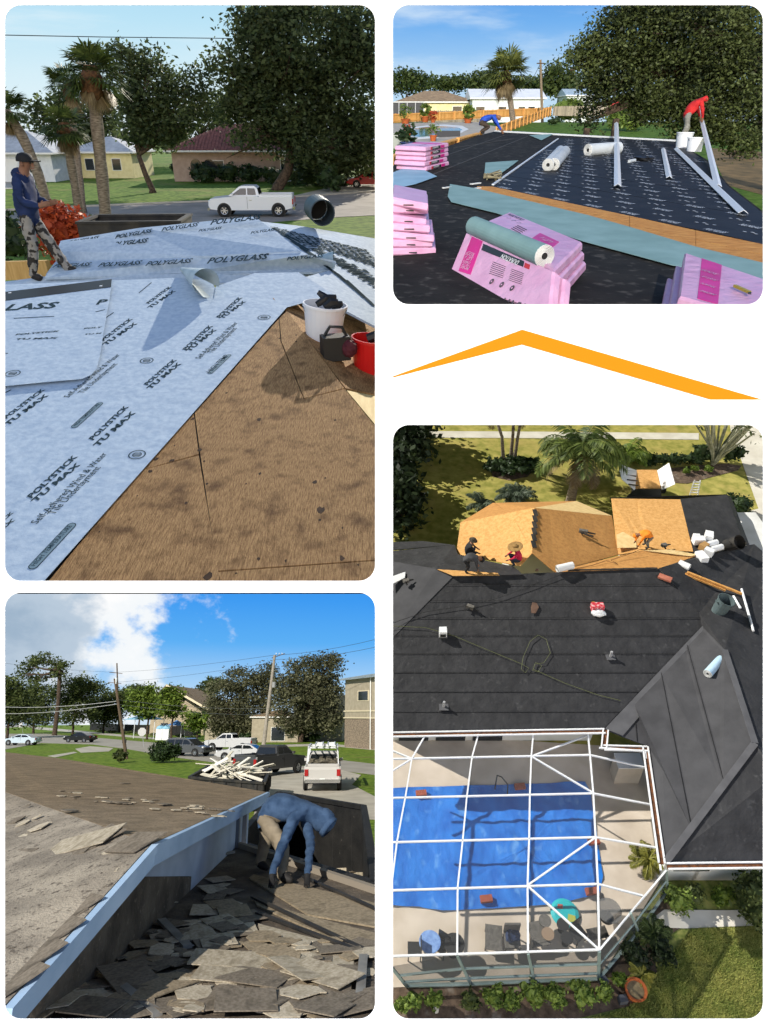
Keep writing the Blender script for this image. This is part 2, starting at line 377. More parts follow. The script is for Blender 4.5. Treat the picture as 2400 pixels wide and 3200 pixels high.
def face(t, V, fwd, skin, dark):
    f = Vector(fwd).normalized(); h = V['head']; up = (V['top']-V['head']).normalized(); s = f.cross(up).normalized()
    MB().prism([h+f*.085+up*.02, h+f*.085-up*.03+s*.017, h+f*.085-up*.03-s*.017], f*.03).part('nose', skin, t)
    for k in (-1, 1):
        MB().blob(h+f*.088+s*k*.034+up*.018, .011, 8).part('eye', dark, t)
        MB().blob(h+s*k*.098-up*.005, (.018,.022,.032), 8).part('ear', skin, t)
    MB().box(h+f*.088-up*.05, (.05,.012,.01)).part('mouth', M('lip', '7a4438', rough=.6), t)

# ------------------------------------------------------------------ vehicles (x forward, built at the origin)
def wheel(t, x, y, r, w=.24):
    s = 1 if y > 0 else -1
    tr = MB(); tr.lathe([(r*.62,-w/2),(r*.9,-w/2),(r,-w*.35),(r,w*.35),(r*.9,w/2),(r*.62,w/2)], (x, y, r), 22, axis=(0,s,0))
    o = tr.part('wheel', M('tyre', (.012,.012,.012), rough=.85), t, rel=True, smooth=False)
    rm = MB(); rm.lathe([(0,w*.30),(r*.14,w*.34),(r*.2,w*.26)], (x, y, r), 12, axis=(0,s,0)); rm.lathe([(r*.54,w*.3),(r*.64,w*.42),(r*.64,-w*.2)], (x, y, r), 22, axis=(0,s,0))
    for k in range(6):
        a = k*math.pi/3; c = Vector((math.cos(a), 0, math.sin(a)))
        rm.bar(Vector((x,y+s*w*.28,r))+c*r*.1, Vector((x,y+s*w*.28,r))+c*r*.6, r*.16, .03, up=(0,1,0))
    rm.part('rim', M('alloy', (.55,.56,.58), rough=.3, metal=.9), o, rel=True)
    MB().lathe([(0,.0),(r*.6,.0)], (x, y+s*w*.05, r), 16, axis=(0,s,0)).part('brake_disc', M('brake', (.03,.03,.03), rough=.6), o, rel=True)
def slab(mb, prof, w, wt=None, zb=0, zt=1, inset=.05, edge=.1):
    n = len(prof); cx = sum(p[0] for p in prof)/n; cz = sum(p[1] for p in prof)/n; rings = []
    for s, ins, yy in ((-1, inset, 0), (-1, 0, edge), (1, 0, edge), (1, inset, 0)):
        ring = []
        for x, z in prof:
            dx, dz = x-cx, z-cz; L = math.hypot(dx, dz) or 1; k = 1-ins/L
            u = min(max((z-zb)/(zt-zb), 0), 1); hw = (w+((wt if wt else w)-w)*u)/2
            ring.append((cx+dx*k, s*(hw-yy), cz+dz*k))
        rings.append(ring)
    vs = sum(rings, []); fs = [tuple(range(n)), tuple(range(4*n-1, 3*n-1, -1))]
    for k in range(3): fs += [(k*n+i, k*n+n+i, k*n+n+(i+1) % n, k*n+(i+1) % n) for i in range(n)]
    mb.add(vs, fs)
def car(kind, label, loc, rz, paint, group=None, name='parked_car'):
    glass = M('car_glass', (.012,.014,.017), rough=.06, spec=.8); blk = M('car_trim', (.015,.015,.016), rough=.5); red = M('tail_lamp', (.35,.01,.01), rough=.2, spec=.6); lamp = M('head_lamp', (.75,.77,.8), rough=.1, spec=.8); chrome = M('chrome', (.7,.7,.72), rough=.15, metal=1)
    t = thing(name, label, 'pickup truck' if kind == 'pickup' else 'car', loc, rz, group)
    b = MB()
    if kind == 'pickup':
        L, W, wr, wb = 5.9, 1.98, .41, 1.85
        prof = [(-2.9,.55),(-2.92,1.12),(-2.88,1.3),(-.55,1.3),(-.55,1.36),(1.15,1.38),(1.3,1.3),(2.75,1.16),(2.9,1.02),(2.95,.72),(2.85,.5),(2.3,.42),(-2.4,.42)]
        gh = [(-.62,1.33),(-.5,1.8),(-.3,1.95),(.55,1.95),(.75,1.9),(1.5,1.32)]; gw = (1.86, 1.5)
        wins = [[(-.42,1.4),(-.34,1.8),(.18,1.82),(.18,1.4)], [(.26,1.4),(.26,1.82),(.66,1.8),(1.26,1.4)]]; rear = [(-.62,1.38),(-.5,1.8)]; front = [(.78,1.88),(1.46,1.38)]
    elif kind == 'suv':
        L, W, wr, wb = 4.9, 1.9, .36, 1.5
        prof = [(-2.4,.5),(-2.45,.95),(-2.4,1.1),(1.2,1.05),(2.1,.95),(2.4,.78),(2.45,.5),(2.2,.34),(-2.2,.34)]
        gh = [(-2.38,1.08),(-2.2,1.55),(-1.95,1.72),(.1,1.72),(.4,1.66),(1.35,1.04)]; gw = (1.8, 1.42)
        wins = [[(-2.1,1.14),(-1.98,1.55),(-1.2,1.58),(-1.2,1.14)], [(-1.1,1.14),(-1.1,1.58),(-.2,1.58),(-.2,1.14)], [(-.1,1.14),(-.1,1.58),(.34,1.56),(1.0,1.14)]]; rear = [(-2.36,1.15),(-2.24,1.52)]; front = [(.45,1.62),(1.28,1.1)]
    else:
        L, W, wr, wb = 4.7, 1.8, .33, 1.38
        prof = [(-2.3,.45),(-2.36,.8),(-2.3,.98),(-1.5,1.0),(1.05,.98),(2.0,.84),(2.3,.68),(2.35,.45),(2.1,.3),(-2.1,.3)]
        gh = [(-1.75,.98),(-1.0,1.36),(-.6,1.43),(.1,1.43),(.35,1.38),(1.2,.96)]; gw = (1.72, 1.28)
        wins = [[(-1.35,1.04),(-.92,1.3),(-.3,1.34),(-.3,1.04)], [(-.2,1.04),(-.2,1.34),(.3,1.32),(.85,1.04)]]; rear = [(-1.66,1.03),(-1.04,1.33)]; front = [(.42,1.34),(1.12,1.0)]
    zb, zt = gh[0][1], max(z for _, z in gh)
    slab(b, prof, W); slab(b, gh, gw[0], gw[1], zb, zt, inset=.0, edge=.0)
    if kind == 'pickup':                        # open bed: a recess with walls
        b2 = MB(); b2.box((-1.75,0,1.302), (2.1,1.56,.02)); b2.part('bed_liner', blk, t, rel=True)
        b.box((-1.75,.86,1.36),(2.3,.1,.14)); b.box((-1.75,-.86,1.36),(2.3,.1,.14)); b.box((-2.86,0,1.36),(.08,1.8,.14))
    b.part('body', paint, t, rel=True)
    def hw(z): return (gw[0]+(gw[1]-gw[0])*(z-zb)/(zt-zb))/2
    for s in (-1, 1):
        for wv in wins:
            m = MB(); pts = [(x, s*(hw(z)+.004), z) for x, z in wv]; m.prism(pts, (0, s*.008, 0)); m.part('side_window', glass, t, rel=True)
        for x in (wb, -wb-(.05 if kind == 'pickup' else 0)):
            MB().lathe([(0,0),(wr*1.2,0),(wr*1.22,-.03)], (x, s*(W/2+.002), wr*1.02), 22, axis=(0,s,0)).part('wheel_arch', blk, t, rel=True); wheel(t, x, s*(W/2-.06), wr)
        MB().box((front[1][0]-.25, s*(gw[0]/2+.12), zb+.1), (.12,.2,.16)).part('mirror', paint, t, rel=True)
        MB().box((L/2-.12, s*(W/2-.28), prof[-4][1]+.1 if kind != 'pickup' else .98), (.16,.42,.16)).part('headlight', lamp, t, rel=True)
        MB().box((-L/2+.04, s*(W/2-.12), .98 if kind == 'pickup' else .82), (.1,.2,.34 if kind == 'pickup' else .2)).part('tail_light', red, t, rel=True)
        for x in ((.22,) if kind == 'pickup' else (-.25,)): MB().box((x, s*(W/2+.0), .9), (.018,.012,.75)).part('door_seam', blk, t, rel=True); 
        MB().box((.0, s*(W/2+.012), 1.08 if kind != 'car' else .85), (.2,.03,.035)).part('door_handle', chrome, t, rel=True)
    for (a, c), nm in ((rear, 'rear_window'), (front, 'windshield')):
        dx = -.012 if nm == 'rear_window' else .014; m = MB()
        m.prism([(a[0]+dx, -hw(a[1])+.1, a[1]), (a[0]+dx, hw(a[1])-.1, a[1]), (c[0]+dx, hw(c[1])-.1, c[1]), (c[0]+dx, -hw(c[1])+.1, c[1])], (dx*.5, 0, .006)); m.part(nm, glass, t, rel=True)
    MB().box((L/2+.0, 0, .72), (.08, W*.62, .28)).part('grille', blk, t, rel=True)
    MB().box((-L/2-.03, 0, .55), (.16, W*.96, .18)).part('bumper', chrome if kind == 'pickup' else paint, t, rel=True)
    MB().box((L/2-.02, 0, .5), (.16, W*.94, .18)).part('bumper', chrome if kind == 'pickup' else paint, t, rel=True)
    MB().box((-L/2-.055 if kind != 'pickup' else -2.955, 0, .86 if kind != 'pickup' else .62), (.02, .3, .15)).part('number_plate', M('plate', (.7,.72,.7), rough=.5), t, rel=True)
    return t

# ------------------------------------------------------------------ houses
def house(name, label, c, rz, L, W, h, rh, wallm, roofm, kind='hip', over=.5, wins=(), group=None, trim=None, ribs=0, door=None):
    """centre c on the ground, L along x, W along y, front = -y"""
    t = thing(name, label, 'house', c, rz, group); trim = trim or M('white_trim', (.75,.75,.73), rough=.6)
    MB().box((0,0,h/2), (L,W,h)).part('wall', wallm, t, rel=True)
    a, b = L/2+over, W/2+over; e = h-.02; top = h+rh; m = MB()
    if kind == 'hip': rx = max(a-b, .3)
    else: rx = a
    vs = [(-a,-b,e),(a,-b,e),(a,b,e),(-a,b,e),(-rx,0,top),(rx,0,top)]
    m.add(vs, [(0,1,5,4),(1,2,5),(2,3,4,5),(3,0,4),(3,2,1,0)]); rf = m.part('roof', roofm, t, rel=True)
    f = MB()
    for (x0,y0),(x1,y1) in (((-a,-b),(a,-b)),((a,-b),(a,b)),((a,b),(-a,b)),((-a,b),(-a,-b))): f.bar((x0,y0,e-.09),(x1,y1,e-.09), .05, .18)
    f.part('fascia', trim, t, rel=True)
    if kind == 'gable':
        g = MB()
        for s in (-1, 1): g.prism([(s*(L/2-.02),-W/2,h-.05),(s*(L/2-.02),W/2,h-.05),(s*(L/2-.02),0,h+rh*W/2/b-.05)], (s*.04,0,0))
        g.part('gable', wallm, t, rel=True)
    if ribs:
        n = int(2*a/ribs); rb = MB()
        for i in range(n):
            x = -a+ribs*(i+.5); yl = b if abs(x) < rx else b*(a-abs(x))/max(a-rx, .01); u = yl/b
            rb.tube([(x,-b-.01,e+.03),(x,-b+yl,e+(top-e)*u+.03)], .06, 5)
        rb.part('roof_tile_rib', roofm, rf, rel=True)
    gl = M('window_glass', (.02,.025,.03), rough=.08, spec=.7)
    for (x, z, w, hh, side) in wins:
        y = -W/2 if side == 'f' else 0
        if side == 'f': cc, sz, fs = (x,y-.01,z), (w,.05,hh), (w+.14,.08,hh+.14)
        else: s = -1 if side == 'l' else 1; cc, sz, fs = (s*(L/2+.01),x,z), (.05,w,hh), (.08,w+.14,hh+.14)
        fr = MB().box(cc, fs).part('window', trim, t, rel=True)
        off = (0,-.03,0) if side == 'f' else ((-.03 if side == 'l' else .03),0,0)
        MB().box(Vector(cc)+Vector(off), sz).part('pane', gl, fr, rel=True)
    if door:
        x, w, hh = door; d = MB().box((x,-W/2-.02,hh/2), (w,.06,hh)).part('door', trim, t, rel=True)
        MB().box((x+w*.38,-W/2-.07,hh*.5),(.05,.05,.12)).part('door_handle', M('chrome',(.7,.7,.72),rough=.15,metal=1), d, rel=True)
    return t

def sky_patch(name, az0, az1, el0, el1, rad, mat, n=24):
    def fn(u, v):
        a = R(az0+(az1-az0)*u); e = R(el0+(el1-el0)*v)
        return Vector((rad*math.sin(a)*math.cos(e), rad*math.cos(a)*math.cos(e), rad*math.sin(e)))
    return struct(name, MB().grid(fn, n, 12), mat, col=PL.sky, smooth=True)
def skymat(name, stops, clouds=(), sx=3.0):
    """stops: (elevation deg, colour); clouds: (scale, lo, hi, colour, stretch, box[az0,az1,el0,el1] or None)"""
    m = bpy.data.materials.new(name); m.use_nodes = True; N = m.node_tree.nodes; L = m.node_tree.links; N.remove(N['Principled BSDF'])
    tc = N.new('ShaderNodeTexCoord'); sp = N.new('ShaderNodeSeparateXYZ'); nm = N.new('ShaderNodeVectorMath'); nm.operation = 'NORMALIZE'
    L.new(tc.outputs['Object'], nm.inputs[0]); L.new(nm.outputs[0], sp.inputs[0])
    asn = N.new('ShaderNodeMath'); asn.operation = 'ARCSINE'; L.new(sp.outputs[2], asn.inputs[0])
    at = N.new('ShaderNodeMath'); at.operation = 'ARCTAN2'; L.new(sp.outputs[0], at.inputs[0]); L.new(sp.outputs[1], at.inputs[1])
    def rng(src, a, b, c=0., d=1., smooth=True):
        k = N.new('ShaderNodeMapRange'); k.interpolation_type = 'SMOOTHSTEP' if smooth else 'LINEAR'; L.new(src, k.inputs[0])
        k.inputs[1].default_value, k.inputs[2].default_value, k.inputs[3].default_value, k.inputs[4].default_value = a, b, c, d; return k.outputs[0]
    e0, e1 = stops[0][0], stops[-1][0]; el = rng(asn.outputs[0], R(e0), R(e1), smooth=False)
    rp = N.new('ShaderNodeValToRGB'); L.new(el, rp.inputs[0])
    while len(rp.color_ramp.elements) < len(stops): rp.color_ramp.elements.new(.5)
    for k, (e, c) in zip(rp.color_ramp.elements, stops): k.position = (e-e0)/(e1-e0)
    for k, (e, c) in zip(rp.color_ramp.elements, stops): k.color = (*hexc(c), 1)
    col = rp.outputs[0]
    cb = N.new('ShaderNodeCombineXYZ'); L.new(at.outputs[0], cb.inputs[0]); L.new(asn.outputs[0], cb.inputs[1])
    for (sc, lo, hi, c, c2, st, off, masks) in clouds:
        mp = N.new('ShaderNodeMapping'); L.new(cb.outputs[0], mp.inputs[0]); mp.inputs['Scale'].default_value = (st[0], st[1], 1); mp.inputs['Location'].default_value = (off, off*.37, 0); mp.inputs['Rotation'].default_value = (0,0,st[2])
        nz = N.new('ShaderNodeTexNoise'); nz.inputs['Scale'].default_value = sc; nz.inputs['Detail'].default_value = 7; nz.inputs['Roughness'].default_value = .58; L.new(mp.outputs[0], nz.inputs[0])
        val = nz.outputs[0]
        for (ax, ay, aoff, gain, mn, mx_) in masks:      # linear bias in (az, el): pushes the threshold
            dt = N.new('ShaderNodeVectorMath'); dt.operation = 'DOT_PRODUCT'; L.new(cb.outputs[0], dt.inputs[0]); dt.inputs[1].default_value = (ax, ay, 0)
            ad = N.new('ShaderNodeMath'); ad.operation = 'ADD'; L.new(dt.outputs['Value'], ad.inputs[0]); ad.inputs[1].default_value = aoff
            ml = N.new('ShaderNodeMath'); ml.operation = 'MULTIPLY'; L.new(ad.outputs[0], ml.inputs[0]); ml.inputs[1].default_value = gain
            cl = N.new('ShaderNodeClamp'); L.new(ml.outputs[0], cl.inputs[0]); cl.inputs[1].default_value = mn; cl.inputs[2].default_value = mx_
            a2 = N.new('ShaderNodeMath'); a2.operation = 'ADD'; L.new(val, a2.inputs[0]); L.new(cl.outputs[0], a2.inputs[1]); val = a2.outputs[0]
        fac = rng(val, lo, hi); mx = N.new('ShaderNodeMix'); mx.data_type = 'RGBA'; L.new(fac, mx.inputs[0]); L.new(col, mx.inputs[6])
        if c2 is None: mx.inputs[7].default_value = (*hexc(c), 1)
        else:
            r2 = N.new('ShaderNodeMix'); r2.data_type = 'RGBA'; L.new(rng(val, hi, hi+.16), r2.inputs[0]); r2.inputs[6].default_value = (*hexc(c), 1); r2.inputs[7].default_value = (*hexc(c2), 1); L.new(r2.outputs[2], mx.inputs[7])
        col = mx.outputs[2]
    em = N.new('ShaderNodeEmission'); em.inputs[1].default_value = 2**-0.35; L.new(col, em.inputs[0]); L.new(em.outputs[0], N['Material Output'].inputs[0])
    return m

# ------------------------------------------------------------------ the white mounting board with its four openings, and the orange roof emblem
BD = 1.25
def bpt(px, py, d=BD): return Vector(((px-CX)/FOC*d, (CY-py)/FOC*d, -d))
def build_board():
    cu = bpy.data.curves.new('mounting_board', 'CURVE'); cu.dimensions = '2D'; cu.fill_mode = 'BOTH'; cu.extrude = .0003
    def spl(pts):
        s = cu.splines.new('POLY'); s.points.add(len(pts)-1); s.use_cyclic_u = True
        for p, c in zip(s.points, pts): p.co = (c[0], c[1], 0, 1)
    spl([bpt(x, y)[:2] for x, y in ((-300,-300),(2700,-300),(2700,3500),(-300,3500))])
    for x0, y0, x1, y1 in ((16,16,1172,1815),(1228,16,2384,951),(16,1852,1172,3183),(1228,1328,2384,3183)):
        r = 50; pts = []
        for cx, cy, a0 in ((x1-r,y0+r,-90),(x1-r,y1-r,0),(x0+r,y1-r,90),(x0+r,y0+r,180)):
            for k in range(9): a = R(a0+k*11.25); pts.append(bpt(cx+r*math.cos(a), cy+r*math.sin(a))[:2])
        spl(pts)
    ob = bpy.data.objects.new('tmp', cu); scene.collection.objects.link(ob); me = bpy.data.meshes.new_from_object(ob.evaluated_get(bpy.context.evaluated_depsgraph_get())); bpy.data.objects.remove(ob)
    me.materials.clear(); me.materials.append(M('board_white', (.93,.93,.93), rough=.9, spec=.1))
    o = link(bpy.data.objects.new('mounting_board', me), P2.col); o.matrix_world = cam.matrix_basis @ Matrix.Translation((0,0,-BD)); tag(o, kind='structure')
    m = MB(); px = [(1228,1176),(1632,1030),(2380,1248),(2222,1248),(1632,1076),(1228,1179)]
    m.prism([bpt(x, y, BD-.004) for x, y in px], (0,0,-.003))
    me = m.mesh('roofline_emblem', M('orange_vinyl', tuple(x*.72 for x in hexc('F7941D')), rough=.9, spec=.05)); e = link(bpy.data.objects.new('roofline_emblem', me), P2.col); e.matrix_world = cam.matrix_basis
    tag(e, 'flat orange roofline chevron mounted on the white board', 'emblem')
bpy.context.view_layer.update()
build_board()
# =================================================================== PLACE 1: underlayment on a roof above the street
use(P1); GZ = -5.6
def G(pp, z=None): return onZ(pp, GZ if z is None else z)
def z1(x, y): return q(1, x, y)
def z2(x, y): return q(2, x, y)
def blobs_px(base, Y, lst, conv, dep=.8):
    out = []
    for x, y, rx, rz in lst:
        c = atY(conv(x, y), Y); t = (c.length**2-0)**.5; k = 1200/1659/FOC*abs((PL.ray(*conv(x, y)).y and Y/PL.ray(*conv(x, y)).y))
        out.append((c-Vector(base), (rx*k, rx*k*dep, rz*k)))
    return out
bark = M('bark', '5a4a3c', '2f261f', sc=6, rough=.95, bump=.6, bsc=12); palm_bark = M('palm_bark', '8f8272', '5d5145', sc=5, rough=.95, bump=.5, bsc=16, stretch=(1,1,4))
oak_leaf = leafmat('oak_leaf', (.03,.048,.02), (.12,.155,.06), transl=.5); oak_dry = leafmat('oak_dry_leaf', (.03,.035,.015), (.12,.12,.06)); palm_leaf = leafmat('palm_leaf', (.025,.045,.012), (.11,.15,.04)); palm_dead = leafmat('palm_dead_leaf', (.12,.085,.04), (.25,.19,.1))
hedge_leaf = leafmat('hedge_leaf', (.012,.028,.01), (.05,.085,.025)); red_leaf = leafmat('red_leaf', (.25,.03,.01), (.6,.12,.04)); lime_leaf = leafmat('lime_leaf', (.06,.1,.015), (.2,.28,.05))
grass = M('lawn_grass', (.05,.11,.012), (.15,.24,.035), sc=2.2, detail=14, rough=.9, bump=.8, bsc=12, c3=(.2,.2,.06), c3sc=.22, c3r=(.55,.75), spec=.1)
asphalt = M('asphalt', '7d7873', '918b85', sc=.6, rough=.85, bump=.3, bsc=60); concrete = M('concrete', '9c978c', 'b5afa2', sc=1.2, rough=.85, bump=.2, bsc=50)

sky1 = skymat('sky_pale', [(-8,'F2F7F8'),(0,'E6F5FA'),(3,'D6EFF9'),(6,'BCE4F7'),(9,'A6D8F4'),(40,'6FB4E8')], [(2.2,.48,.72,'E8F6FC',None,(1,7,.05),2.2,[])])
sky_patch('sky', -58, -.02, -6, 38, 420, sky1)
gp = [(-.2,8,GZ-.02),(-9,8,GZ-.02),(-260,330,GZ-.02),(-.2,330,GZ-.02)]; struct('lawn', MB().add(gp, [(0,3,2,1)]), grass)
st = [G(z1(-60,915)), G(z1(450,890)), G(z1(1000,868)), G(z1(1280,852)), G(z1(1652,828)), G(z1(1652,928)), G(z1(1460,938)), G(z1(1100,965)), G(z1(600,985)), G(z1(-80,1010))]
struct('street', MB().prism([p+Vector((0,0,.004)) for p in st], (0,0,-.015)), asphalt)
kb = MB(); far = st[:5]
for a, b in zip(far, far[1:]): kb.bar(a+Vector((0,.1,.05)), b+Vector((0,.1,.05)), .22, .14)
struct('kerb', kb, concrete)
dv = [G(z1(1270,845)), G(z1(1652,822)), G(z1(1652,775)), G(z1(1500,790)), G(z1(1400,815))]
struct('driveway', MB().prism([p+Vector((0,0,.008)) for p in dv], (0,0,-.015)), concrete)
dv = [G(z1(-40,820)), G(z1(120,812)), G(z1(190,768)), G(z1(-30,770))]
struct('driveway', MB().prism([p+Vector((0,0,.008)) for p in dv], (0,0,-.015)), concrete)

# houses across the street
pink = M('pink_stucco', 'B9A08F', 'A98F80', sc=2, rough=.9, bump=.2); tile_red = M('terracotta', '8C5A50', '6E443E', sc=2.5, rough=.85, bump=.3, bsc=8); grey_roof = M('grey_roof', 'B9BDC2', '9EA2A8', sc=1.5, rough=.7, bump=.2); cream = M('cream_stucco', 'E5D9A8', 'D8CB98', sc=2, rough=.9)
h = house('stucco_house', 'pinkish stucco house with a red barrel tile hip roof across the street', (-16.6,93.5,GZ), R(2), 15, 11, 3.2, 2.6, pink, tile_red, ribs=.38, over=.7, wins=[(5.2,1.5,1.0,1.2,'f'),(-2.4,1.5,1.2,1.2,'f')])
arch = MB()
for x in (-4.9, -3.4):
    pts = [(x-.6,-5.52,.3),(x+.6,-5.52,.3),(x+.6,-5.52,1.7)]+[(x+.6*math.cos(a),-5.52,1.7+.6*math.sin(a)) for a in [k*math.pi/8 for k in range(1,8)]]+[(x-.6,-5.52,1.7)]
    MB().prism(pts, (0,-.05,0)).part('arched_window', M('window_glass', (.02,.025,.03)), h, rel=True)
house('ranch_house', 'low white house with a pale grey roof behind the leaning palm', (-44.5,92,GZ), R(-3), 15, 9, 3.0, 2.1, M('white_stucco', 'D9DCE0', 'C9CDD2', sc=2, rough=.9), grey_roof, over=.7, wins=[(5.4,1.6,1.2,1.3,'f')], door=(2.2,2.6,2.3))
house('house_wing', 'cream wing of the low house beside the thin palm trunk', (-33.8,97,GZ), R(-3), 7.5, 7, 2.9, 1.5, cream, grey_roof, wins=[(-1.5,1.5,1,1.2,'f'),(1.8,1.5,1.0,1.2,'f')])
house('garage', 'small white outbuilding half hidden by the hedge below the big oak', (-9.2,90,GZ), 0, 4.2, 4, 2.9, 1.0, M('white_stucco', 'D9DCE0'), grey_roof, wins=[])

# trees
def tpx(name, label, zx, zy, lst, mat, Y=None, **k):
    b = G(z1(zx, zy)) if Y is None else Vector((*atY(z1(zx, zy), Y)[:2], GZ))
    return tree(name, label, b, blobs_px(b, b.y, lst, z1), mat, bark, **k)
tpx('oak_tree', 'slim oak with a bare forked trunk on the lawn before the red roof', 660, 832, [(560,300,70,90),(650,380,120,110),(640,270,60,60),(760,470,110,90),(830,370,70,70),(560,470,80,80),(700,560,100,60),(610,560,60,60),(490,210,35,30),(870,470,40,50)], oak_leaf, ncl=380, nlf=15000, leaf=.32, spread=.55, tr=.3, fork=(-.8,0,3.2))
tpx('oak_tree', 'huge spreading oak filling the right side above the white pickup', 1200, 800, [(1350,200,300,190),(1150,260,170,140),(1500,380,180,200),(1250,450,200,150),(1070,110,90,80),(980,290,80,70),(1080,400,90,90),(1120,560,130,90),(1400,600,200,110),(1560,180,120,160),(1560,620,120,120),(1000,460,60,60),(1220,60,160,60)], oak_leaf, Y=76, ncl=1100, nlf=50000, leaf=.37, spread=.7, tr=.55, fork=(1.5,0,3.5), cut='L')
tpx('background_tree', 'dark leafy tree behind the three palms at the far left', 250, 760, [(200,520,90,70),(280,480,90,80),(380,520,90,90),(440,440,70,80),(170,470,50,40),(330,580,120,70),(460,560,70,90)], oak_leaf, Y=118, ncl=170, nlf=5000, leaf=.6, spread=.8, tr=.3)
tpx('background_tree', 'dark tree line between the slim oak and the big oak', 900, 740, [(820,520,60,60),(940,470,70,70),(980,540,50,60),(880,560,60,40),(740,590,70,60),(560,610,80,60)], oak_leaf, Y=125, ncl=110, nlf=4000, leaf=.6, spread=.8, tr=.3)
tpx('background_tree', 'dense dark tree under the big oak beside the driveway', 1500, 790, [(1380,680,110,70),(1480,620,130,90),(1580,690,80,80),(1300,740,60,60),(1420,760,100,60)], oak_leaf, Y=82, ncl=180, nlf=6000, leaf=.4, spread=.5, tr=.25, cut='L')
def ppx(label, bx, by, tx, ty, Y, fl, nf, bend=None, tr=.17, seed=1, **k):
    b = atY(z1(bx, by), Y); b.z = GZ; tp = atY(z1(tx, ty), Y)
    bd = atY(z1(*bend), Y) if bend else None
    fan_palm('cabbage_palm', label, b, tp, palm_leaf, palm_dead, palm_bark, nf=nf, fl=fl, tr=tr, seed=seed, bend=bd, group='palms beside the roof', **k)
ppx('tallest cabbage palm with a straight grey trunk', 440, 960, 395, 330, 34, 1.55, 50, tr=.26, seed=4)
ppx('medium cabbage palm with a straight trunk between the tall palm and the leaning one', 338, 950, 280, 560, 34, 1.25, 40, tr=.19, seed=9)
ppx('leaning palm with a curved pale trunk at the left edge', 222, 960, 20, 480, 31, 1.1, 32, bend=(175,640), tr=.2, seed=6, boots=False)
ppx('palm with a dark crown behind the tallest palm', 330, 760, 295, 380, 55, 1.9, 34, tr=.22, seed=12)
# hedges and bushes across the street
for i, (x, y, rx, rz, lab) in enumerate([(780,745,50,28,'clipped hedge below the arched windows'),(880,790,75,50,'large round bush left of the garden hedge row'),(990,790,70,50,'middle bush of the garden hedge row'),(1090,790,70,48,'bush of the hedge row above the pickup bonnet'),(1190,800,60,45,'bush of the hedge row above the pickup cab'),(1340,810,75,80,'tall dark bush right of the pickup cab'),(1420,830,60,75,'tall dark bush beside the driveway'),(390,720,30,40,'dark bush by the cream house wing'),(460,700,35,50,'dark bush right of the cream house wing'),(215,760,28,40,'small leafy shrub beside the low house')]):
    b = G(z1(x, y)); k = 1200/1659/FOC*b.y/1.09; bush('garden_bush', lab, b, (rx*k, rx*k*.7, rz*k), hedge_leaf, n=900, leaf=.3, group='bushes across the street')
b = atY(z1(262,1095), 21); b.z -= .4; bush('red_shrub', 'red and orange leaved shrub beside the walking man', b, (1.0,.8,1.15), red_leaf, n=2200, leaf=.16, lumps=8)
b = atY(z1(390,1050), 24); b.z -= .5; bush('green_shrub', 'yellow-green shrub between the red shrub and the dark trailer', b, (.75,.6,.9), lime_leaf, n=900, leaf=.14)
b = atY(z1(60,1100), 22); b.z -= .3; bush('green_shrub', 'dark green shrub behind the walking man', b, (.9,.6,1.0), hedge_leaf, n=900, leaf=.14)

# vehicles
car('pickup', 'white crew cab pickup truck parked in the street', G(z1(1085,938))+Vector((0,1.0,.01)), R(182), M('white_paint', (.78,.79,.8), rough=.25, coat=.5, spec=.5), name='pickup_truck')
car('car', 'red parked car partly hidden at the right edge by the driveway', G(z1(1625,812))+Vector((-.6,1,.01)), R(178), M('red_paint', (.5,.02,.02), rough=.25, coat=.5))
dk = M('dark_steel', '1d1d1f', '38342f', sc=3, rough=.7, bump=.2)
def open_box(t, L, W, h, th, mat, z0=0, name='side_panel'):
    for s in (-1, 1):
        MB().box((0, s*(W/2-th/2), z0+h/2), (L,th,h)).part(name, mat, t, rel=True); MB().box((s*(L/2-th/2), 0, z0+h/2), (th,W-2*th-.004,h)).part('end_panel', mat, t, rel=True)
        MB().box((0, s*(W/2-th/2), z0+h+.03), (L+.06,th+.06,.06)).part('rim', mat, t, rel=True); MB().box((s*(L/2-th/2), 0, z0+h+.03), (th+.06,W-.2,.058)).part('rim', mat, t, rel=True)
    MB().box((0,0,z0+.03), (L-.06,W-.06,.05)).part('floor', mat, t, rel=True)
c = atY(z1(600,1010), 20); t = thing('dump_trailer', 'dark open dump trailer behind the roof edge', 'trailer', (c.x, c.y, GZ), R(4)); open_box(t, 2.6, 1.7, c.z-GZ+.35, .08, dk)
for sx in (-.7, .7):
    for sy in (-.95, .95): MB().lathe([(.0,-.1),(.32,-.1),(.32,.1),(0,.1)], (sx,sy,.32), 16, axis=(0,1,0)).part('wheel', M('tyre', (.012,.012,.012), rough=.85), t, rel=True)
MB().bar((1.3,0,.5),(2.2,0,.45),.1).part('drawbar', dk, t, rel=True)

